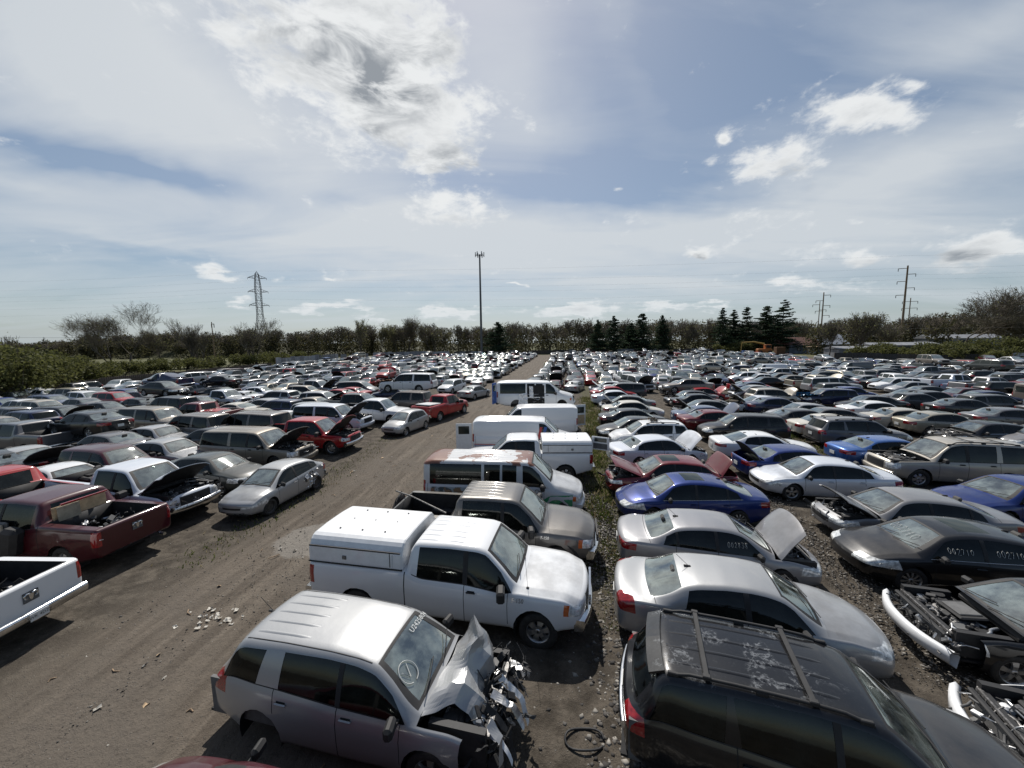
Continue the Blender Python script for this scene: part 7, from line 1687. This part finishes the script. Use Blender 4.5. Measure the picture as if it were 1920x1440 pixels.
for i in range(9):
    yy = -.72 + .17 * i; r_ = random.Random(i * 5 + 2); a0 = Vector((2.05 + r_.uniform(-.1, .1), yy, .85 + r_.uniform(-.1, .25))); b0 = Vector((2.45 + r_.uniform(-.1, .12), yy + r_.uniform(-.15, .15), .45 + r_.uniform(-.1, .3))); w_ = Vector((r_.uniform(-.03, .05), r_.uniform(.05, .12), r_.uniform(.02, .10)))
    att(k, 'torn_strip', folded([[a0, a0 + w_], [a0.lerp(b0, .5) + Vector((.08, 0, .08)), a0.lerp(b0, .5) + w_ + Vector((.08, 0, .05))], [b0, b0 + w_ * .8]], 4, .05, 5, ('paint', 'white_paint', 'black', 'bright')[i % 4], i))
antenna(k, -1.92)
for s in (-1, 1):
    m = MB(); I = inf('equinox'); m.tube([I['top'](x, s * .585, -.004) for x in np.linspace(-2.0, .40, 14)], .011, 'black', 5); att(k, 'roof_seam', m)
for ch in [c for c in NEAROBJ[k].children if c.name.startswith('wheel')]:
    if ch.location.y < 0 and ch.location.x < 0:
        for g_ in list(ch.children): bpy.data.objects.remove(g_)
        bpy.data.objects.remove(ch)
for ch in list(NEAROBJ['ram_maroon'].children):
    if ch.name.startswith('bumper') and ch.data.vertices[0].co.x < 0: bpy.data.objects.remove(ch)
m = MB(); m.tube([(-2.95, -.55, .55), (-3.05, -.56, .52), (-3.12, -.56, .52)], .05, 'chrome', 8); m.box((-2.85, 0, .62), (.12, 1.3, .1), 'dark'); att('ram_maroon', 'exhaust', m)
wtext(k, 'U2425804', .12, .62, .40, 'plate', 'sticker')
def ring(key, x0, y0, r, mat='white'):
    I = inf(NK[key][1]); m = MB(); pts = [I['top'](x0 + r * .9 * math.cos(a), y0 + r * math.sin(a), .014) for a in [q * 2 * math.pi / 28 for q in range(27)]]; m.tube(pts, .006, mat, 4); return m
m = ring(k, .86, -.40, .15); I = inf('equinox'); m.tube([I['top'](.80, -.48, .014), I['top'](.92, -.43, .014), I['top'](.78, -.33, .014)], .006, 'white', 4); att(k, 'chalk_mark', m)
# ---- white pickup: topper, foil shade, badge, antenna
k = 'f150_white'; topper(k, -3.06, -.80, .93, .80, 1.35, 1.93)
I = inf(k); m = sheet(I['top'](1.62, -.60, -.05), I['top'](1.62, .60, -.05), I['top'](1.12, .55, -.05), I['top'](1.12, -.55, -.05), 14, .03, 4, 'foil', 2); att(k, 'foil_sunshade', m)
stext(k, 'F-150', .12, 1.80, 1.03, -1, 'chrome', 'badge'); m = MB(); p = I['top'](1.95, -.78, 0); m.tube([p, p + Vector((-.05, -.02, .75))], .004, 'black', 4); m.box(p, (.06, .05, .03), 'black', bev=.01); att(k, 'antenna', m)
for q in range(4): m = MB(); m.box((3.135 - .0, 0, .78 + q * .07), (.05, 1.0, .022), 'chrome', bev=.006); att(k, 'grille_bar', m)
# ---- taupe pickup: flared arches, bent rail, open bed
k = 'f150_grey'
for xw in (2.02, -1.73):
    for s in (-1, 1):
        m = MB(); y = s * 1.0; pts = [(xw + .50 * math.cos(a) - (.05 if xw > 0 else 0), y - (.05 * s if xw > 0 else 0), .40 + .50 * math.sin(a)) for a in [math.pi * (-.06 + 1.12 * q / 14) for q in range(15)]]; m.tube(pts, .055, 'black', 6); att(k, 'wheel_flare', m)
m = MB(); m.tube([(-3.35, .62, 1.42), (-2.6, .1, 1.50), (-1.2, -.72, 1.42)], .025, 'engine', 6); att(k, 'bent_rail', m); att(k, 'torn_tailgate', sheet((-3.1, -.9, .8), (-3.35, -.5, .8), (-3.3, .9, 1.35), (-3.05, .9, .9), 10, .1, 3, 'black', 5))
m = MB(); p = inf(k)['top'](1.75, -.78, 0); m.tube([p, p + Vector((-.05, -.02, .72))], .004, 'black', 4); att(k, 'antenna', m); stext(k, 'F-150', .11, 1.68, 1.03, -1, 'chrome', 'badge')
for q in range(3): m = MB(); m.box((2.985, 0, .80 + q * .08), (.05, 1.0, .03), 'black', bev=.006); att(k, 'grille_bar', m)
# ---- passenger van with rusty roof
k = 'rustvan'; I = inf(k[:0] + 'van'); m = MB()
pts = [(2.70, .55), (2.70, .92), (2.2, .98), (1.55, .90), (1.25, .60), (1.25, .42), (2.70, .40)]; 
cols_ = np.linspace(.95, 2.62, 14); 
for sgn in (-1,):
    vs = []
    for x in cols_:
        zt_ = .44 + .50 * min(1, (x - .9) / .9)
        for q in range(4): vs.append(I['side'](x, .42 + (zt_ - .42) * q / 3, sgn, .006))
    m.add(vs, [(4 * i + j, 4 * i + 4 + j, 4 * i + 5 + j, 4 * i + 1 + j) for i in range(len(cols_) - 1) for j in range(3)], 'green')
att(k, 'green_wrap', m); stext(k, 'CH', .20, 1.32, 1.06, -1, 'blackvinyl', 'lettering')
# picture panel low on the side
m = MB(); vs = []
cx = np.linspace(-2.55, -.95, 10)
for x in cx:
    for q in range(4): vs.append(I['side'](x, .72 + .42 * q / 3, -1, .006))
def wrapmat():
    m_, nt, b = newmat('faded_photo_wrap'); tc = N(nt, 'ShaderNodeTexCoord'); n = noise(nt, tc.outputs['Object'], 2.4, 4, .5, .8); c = mixc(nt, ramp(nt, n, .42, .50), (.03, .06, .075), (.20, .13, .075)); n2 = noise(nt, tc.outputs['Object'], 5, 3, .5); LK(nt, mixc(nt, ramp(nt, n2, .52, .60), c, (.30, .36, .38)), b.inputs['Base Color']); b.inputs['Roughness'].default_value = .4; return m_
m.add(vs, [(4 * i + j, 4 * i + 4 + j, 4 * i + 5 + j, 4 * i + 1 + j) for i in range(9) for j in range(3)], 'wrap'); att(k, 'picture_wrap', m, mats={'wrap': wrapmat()})
# ---- striped mail van
k = 'mailvan'; I = inf('cargovan')
for x0, w, mt in ((.62, .14, 'red'), (.86, .16, 'blue')):
    m = MB(); vs = []
    for q in range(7): z = 1.12 + .62 * q / 6; sh = (z - 1.12) * .25; vs += [I['side'](x0 + sh, z, -1, .008), I['side'](x0 + w + sh, z, -1, .008)]
    m.add(vs, [(2 * i, 2 * i + 1, 2 * i + 3, 2 * i + 2) for i in range(6)], mt); att(k, 'stripe', m)
for z0, mt in ((.80, 'red'), (.74, 'blue')):
    m = MB(); vs = []
    for q in range(20): x = -2.75 + 4.1 * q / 19; vs += [I['side'](x, z0, -1, .008), I['side'](x, z0 + .035, -1, .008)]
    m.add(vs, [(2 * i, 2 * i + 2, 2 * i + 3, 2 * i + 1) for i in range(19)], mt); att(k, 'stripe', m)
def door(key, hinge, w, h, ang, z0, mat='white_paint', glass=True, inner='grey'):
    m = MB(); m.box((w / 2, 0, h / 2), (w, .05, h), mat, bev=.02); m.box((w / 2, -.03, h * .30), (w * .8, .012, h * .42), inner, bev=.005)
    t = att(key, 'rear_door', m, (hinge[0], hinge[1], z0), (0, 0, ang)); 
    if glass: q = MB(); q.box((w / 2, -.005, h * .75), (w * .72, .07, h * .32), 'fartint', bev=.02); att(key, 'door_window', q, parent=t)
door('mailvan', (-2.85, -.92), .85, 1.45, 186, .48); 
k = 'topper_pickup'; topper(k, -2.9, -.72, .93, .80, 1.35, 1.88); door(k, (-2.95, .45), .8, .60, 150, 1.40, glass=True)
# ---- gutted van stacked on the flattened one
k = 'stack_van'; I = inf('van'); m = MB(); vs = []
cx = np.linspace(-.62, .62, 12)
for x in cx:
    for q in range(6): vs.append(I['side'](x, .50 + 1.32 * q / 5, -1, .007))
m.add(vs, [(6 * i + j, 6 * i + 6 + j, 6 * i + 7 + j, 6 * i + 1 + j) for i in range(11) for j in range(5)], 'dark'); att(k, 'doorway_shade', m)  # dark sheet over the closed side, painted shade of the van's inside
att(k, 'torn_side', sheet((-1.25, -1.06, .45), (-.55, -1.12, .42), (-.62, -1.04, 1.3), (-1.2, -1.03, 1.2), 14, .09, 3.5, 'paint', 6)); att(k, 'hanging_trim', sheet((-.45, -1.1, .95), (-.15, -1.14, .9), (-.2, -1.05, 1.75), (-.48, -1.04, 1.78), 12, .08, 5, 'white_paint', 7)); att(k, 'scrap', junk(.1, -1.0, .7, .5, .1, .25, 26, 3))
door(k, (-2.85, -.95), .72, 1.5, 252, .55, 'blue'); m = MB(); m.box((2.72, 0, .82), (.12, 1.5, .42), 'dark', bev=.03); att(k, 'missing_grille', m); att(k, 'wheel_hub', junk(2.0, -.85, .35, .35, .1, .15, 14, 9, ('bright', 'engine', 'white_paint')))
door('whitevan_left', (-2.88, -.90), .85, 1.45, 205, .45, inner='board')
# ---- black SUV: rack, spoiler, chrome strip
k = 'black_suv'; rack(k, -1.95, .35, .64, (-1.45, -.25)); I = inf('blacksuv')
m = MB(); vs = []
for y in np.linspace(-.62, .62, 9): 
    b = I['bow']((-1.98, y, 1.70)); vs += [(b.x, y, 1.705 - .03 * abs(y)), (b.x - .20, y, 1.63 - .05 * abs(y)), (b.x - .20, y, 1.60 - .05 * abs(y)), (b.x, y, 1.66 - .03 * abs(y))]
m.add(vs, [(4 * i + j, 4 * i + 4 + j, 4 * i + 4 + (j + 1) % 4, 4 * i + (j + 1) % 4) for i in range(8) for j in range(4)], 'paint'); m.add(vs[:4], [(0, 1, 2, 3)], 'paint'); m.add(vs[-4:], [(3, 2, 1, 0)], 'paint'); att(k, 'spoiler', m)
m = MB(); n = 10; pts = [I['bow']((-2.5, y, .80)) + Vector((-.02, 0, 0)) for y in np.linspace(-.72, .72, n)]; m.tube(pts, .05, 'chrome', 6); att(k, 'bumper_strip', m)
rack('tahoe', -1.9, .5, .66, (-1.3, -.3)); rack('white_rogue', -1.5, .3, .56, ()); rack('gray_wagon', -1.6, .3, .58, ())
for kk, x in (('avenger', -.95), ('c200', -.90), ('blue_fusion', -1.0), ('black_ford', -1.0), ('blue_sebring', -.9), ('gray_wagon', -1.75), ('white_altima', -.9), ('camaro', -.8), ('gray_sed', -.9), ('red_camry', -.9), ('beige_d7', -.9), ('white_d6', -.9)): antenna(kk, x, 0, kk in ('avenger', 'c200'))
chalk_ws('black_ford', '002710', .20, 1.0, -.05); chalk_side('black_ford', '002710', .12, .42, 1.12, 1, 3); chalk_side('black_ford', '002710', .12, -.50, 1.14, 1, 5)
chalk_side('c200', '002838', .11, .42, 1.12, -1, 7)
def trimline(key, x0, x1, z, sgn, mat='chrome', r=.010):
    I = inf(NK[key][1]); m = MB(); m.tube([I['side'](x, z(x) if callable(z) else z, sgn, .006) for x in np.linspace(x0, x1, 14)], r, mat, 4); att(key, 'window_trim', m)
for kk in ('black_ford', 'blue_fusion', 'gold_d8'):
    zb_ = inf(NK[kk][1])['zb']; sg = 1 if abs(NK[kk][6]) > 90 else -1
    trimline(kk, -1.50, 1.10, lambda x: zb_(x) + .012, sg)
# ---- stripped black car and white corner car: bumper beam, radiator support, lamps
for kk, mt in (('black_wreck', 'white_paint'), ('white_corner', 'white_paint')):
    I = inf(NK[kk][1]); m = MB(); vs = []
    for y in np.linspace(-.92, .92, 15):
        b = I['bow']((2.52, y, 0)).x + .02; vs += [(b, y, .58), (b + .07, y, .52), (b + .06, y, .34), (b - .05, y, .26), (b - .08, y, .50)]
    m.add(vs, [(5 * i + j, 5 * i + 5 + j, 5 * i + 5 + (j + 1) % 5, 5 * i + (j + 1) % 5) for i in range(14) for j in range(5)], mt, True); att(kk, 'bumper_beam', m)
    att(kk, 'front_frame', junk(2.22, 0, .55, .16, .75, .16, 60, 12 if kk == 'black_wreck' else 5)); m = MB(); m.box((2.25, 0, .70), (.08, 1.35, .06), 'black', bev=.02); m.box((2.22, 0, .45), (.05, 1.1, .45), 'grey'); att(kk, 'radiator', m)
m = MB(); m.box((1.62, .02, .86), (.46, .56, .05), 'black', (0, .05, .1), bev=.03); m.box((1.62, .02, .895), (.36, .40, .03), 'grey', (0, .05, .1), bev=.02); att('black_wreck', 'engine_cover', m)
# ---- accent: crumpled rear quarter
k = 'accent'; att(k, 'crumpled_quarter', sheet((-1.02, .84, .32), (-1.0, .86, .92), (-1.78, .80, .98), (-1.62, .82, .70), 12, .10, 5, 'paint', 4)); att(k, 'crumpled_quarter', sheet((-.55, .86, .30), (-.52, .87, .85), (-1.02, .84, .95), (-1.0, .88, .35), 12, .08, 5, 'bright', 14)); att(k, 'scrap', junk(-1.95, .55, .55, .15, .25, .25, 30, 8)); m = MB(); att(k, 'licence_plate_frame', (lambda q: (q.box((2.06, 0, .47), (.03, .5, .12), 'grey', bev=.01), q)[1])(m))
# ---- pickups on the left
def ramhead(m, z):
    """horned animal head badge on the tailgate"""
    x = -2.962
    for s in (-1, 1): m.tube([(x, s * .02, z + .06), (x, s * .07, z + .075), (x, s * .11, z + .04), (x, s * .10, z - .02), (x, s * .06, z - .03)], [.02, .024, .022, .016, .008], 'chrome', 6)
    m.add([(x - .012, -.045, z + .06), (x - .012, .045, z + .06), (x - .012, .028, z - .04), (x - .012, 0, z - .08), (x - .012, -.028, z - .04)], [(0, 1, 2, 3, 4)], 'chrome')
    m.box((x, 0, z), (.01, .26, .22), 'grey', bev=.004)
k = 'ram_white'; m = MB(); ramhead(m, 1.04); att(k, 'emblem', m)
v, f = text_mesh('JWK 4DZ9', .085); m = MB(); m.box((-3.095, 0, .64), (.012, .31, .155), 'plate'); m.add([(-3.104, -p[0], .64 + p[1]) for p in v], f, 'blackvinyl'); att(k, 'licence_plate', m)
att(k, 'scrap', junk(-1.9, -.1, .95, .8, .6, .12, 34, 21)); m = MB(); m.tube([(-2.75, .3, .8), (-2.55, .45, 1.55)], .045, 'rust', 6); att(k, 'post', m)
k = 'ram_maroon'; m = MB(); ramhead(m, 1.08); att(k, 'emblem', m)
att(k, 'scrap', junk(-1.9, .1, 1.05, .85, .65, .14, 60, 22, ('black', 'engine', 'white_paint', 'grey', 'bright'))); m = MB(); m.box((-1.0, 0, 1.50), (.03, 1.25, .42), 'board', (0, .06, 0)); m.box((-1.06, .3, 1.5), (.03, .5, .40), 'tan', (0, .05, 0)); att(k, 'boarded_window', m)
m = MB(); m.box((-1.2, .0, 1.80), (.05, 1.1, .05), 'tail', bev=.01); att(k, 'brake_light', m)
m = MB(); m.box((.45, .98, .95), (.95, .10, .95), 'grey', (0, 0, 0), bev=.08); m.box((.25, 1.06, 1.0), (.50, .06, .75), 'tan', bev=.1); m.box((-.35, 1.12, .95), (.45, .35, .8), 'black', (0, -.2, .2), bev=.1); so_ = att(k, 'loose_seat', m); chalk_side(k, '002453', .11, .95, .95, 1, 8)
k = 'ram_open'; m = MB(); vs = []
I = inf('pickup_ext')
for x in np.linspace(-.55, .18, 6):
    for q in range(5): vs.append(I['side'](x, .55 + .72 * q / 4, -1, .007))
m.add(vs, [(5 * i + j, 5 * i + 5 + j, 5 * i + 6 + j, 5 * i + 1 + j) for i in range(5) for j in range(4)], 'dark'); att(k, 'missing_door', m); stext(k, 'BIG HORN', .07, 1.2, .98, -1, 'blackvinyl', 'badge'); att(k, 'stripped_grille', junk(2.75, 0, .75, .22, .85, .22, 80, 31))  # dark sheet laid on the flank as painted shade of an open cab
att('f150_red', 'stripped_grille', junk(2.7, 0, .85, .15, .8, .2, 50, 33)); att('sub_tan', 'bent_grille', junk(2.6, 0, .9, .15, .8, .15, 40, 34, ('bright', 'chrome', 'dark')))
m = MB(); m.box((-1.9, 0, 1.40), (1.5, 1.35, .08), 'white_paint', (0, .05, 0), bev=.03); att('red_silv', 'loose_panel', m)
m = MB(); m.box((1.85, -.1, 1.02), (1.0, .75, .28), 'black', (0, .08, .1), bev=.06); m.box((1.9, -.1, 1.18), (.5, .4, .06), 'dark', bev=.02); bx = att('white_coupe', 'loose_box', m)
I = inf('smallsuv'); m = junk(-.1, .1, 1.76, .30, .28, .05, 26, 41, ('black', 'dark', 'wood')); att('white_rogue', 'roof_debris', m)
att('tarp_suv', 'blue_tarp', sheet((1.2, -.93, .55), (2.3, -.85, .65), (2.25, .8, 1.15), (1.1, .85, 1.25), 20, .12, 3.2, 'bluetarp', 6)); att('tarp_suv', 'blue_tarp', sheet((1.0, -.97, .45), (2.2, -.97, .45), (2.25, -.80, 1.18), (1.05, -.86, 1.18), 16, .07, 3.2, 'bluetarp', 9))
att('black_d9', 'torn_front', junk(2.2, 0, .7, .25, .75, .2, 50, 51)); att('gray_sed', 'scrap', junk(2.2, -.2, .6, .2, .6, .2, 30, 52)); att('white_sub', 'torn_front', sheet((1.5, -.9, 1.1), (2.75, -.8, 1.05), (2.8, .8, 1.15), (1.5, .9, 1.3), 12, .12, 3, 'taupe_', 4), mats={'taupe_': MT['rust']}); att('red_box', 'torn_front', junk(2.3, 0, .55, .2, .75, .22, 50, 53, ('black', 'dark', 'red', 'engine')))
# ---- loose things on the ground
def thing_box(name, label, cat, x, y, z, fn, group=None, rz=0):
    m = MB(); fn(m); o = m.obj(name, MT, None, (x, y, z)); o.rotation_euler = (0, 0, rz); tag(o, label, cat, group); return o
thing_box('rubber_hose', 'loop of black hose on the gravel right of the crushed silver SUV', 'hose', 1.05, 5.25, .04, lambda m: m.tube([(.30 * math.cos(a), .18 * math.sin(a), .02 + .02 * math.sin(3 * a)) for a in [q * 2 * math.pi / 22 for q in range(21)]], .018, 'black', 6))
lr_ = random.Random(99)
def scrap_bit(kind, x, y):
    MT.setdefault('scrap', simple('dirty_white_scrap', (.36, .34, .30), .8, var=.3)); m = MB(); s = lr_.uniform(.03, .10)
    if kind == 'paper_scrap': m = sheet((0, 0, 0), (s, 0, .01), (s * 1.1, s * .7, .02), (0, s * .8, .0), 3, .03, 11, 'scrap', lr_.randint(0, 50))
    elif kind == 'wood_splinter': m.tube([(0, 0, .01), (s * 1.5, .03, .03), (s * 3.2, -.02, .015)], .012, 'wood', 4)
    else: m = sheet((0, 0, 0), (s * 1.6, 0, .02), (s * 1.6, s * 1.2, .03), (0, s, .01), 3, .04, 6, 'board', lr_.randint(0, 50))
    o = m.obj(kind, MT, None, (x, y, .02)); o.rotation_euler = (0, 0, lr_.uniform(0, 6.28)); return o
BITL = {'paper_scrap': ('small crumpled white scrap lying on the dirt lane', 'litter', 'white scraps on the dirt lane'), 'wood_splinter': ('thin broken stick lying on the dirt lane', 'stick', 'sticks on the dirt lane'), 'cardboard_piece': ('small brown board piece lying on the dirt lane', 'cardboard', 'brown board pieces on the lane')}
for kd, n in (('paper_scrap', 80), ('wood_splinter', 34), ('cardboard_piece', 14)):
    for i in range(n):
        y = 4.6 + 30 * lr_.random() ** 1.5; x = lane_x(y) + lr_.uniform(-3.6, 3.2)
        if overlap(x, y, 0, .3, .3): continue
        o = scrap_bit(kd, x, y); l = BITL[kd]; tag(o, l[0], l[1], l[2])
MT['white_flake'] = simple('white_flake', (.55, .52, .46), .8, var=.2)
for i in range(34):
    a, b = lr_.gauss(0, .30), lr_.gauss(0, .17); MT['scrap'] = MT['white_flake']; o = scrap_bit('paper_scrap', -6.75 + a, 8.05 + b); tag(o, 'one of the pale flakes in the cluster on the lane left of the silver SUV', 'litter', 'pale flakes clustered on the lane')
thing_box('crushed_bottle', 'pale crushed plastic bottle beside the rear wheel of the silver SUV', 'bottle', -4.85, 6.3, .04, lambda m: m.tube([(0, 0, 0), (.16, .03, 0), (.26, .04, 0), (.33, .05, 0)], [.05, .055, .045, .018], 'white_paint', 8))
if not bpy.data.objects.get('ground'):
    g = MB(); g.add([(-600, -60, 0), (600, -60, 0), (600, 900, 0), (-600, 900, 0)], [(0, 1, 2, 3)], 'wood'); g.obj('ground', MT)['kind'] = 'structure'
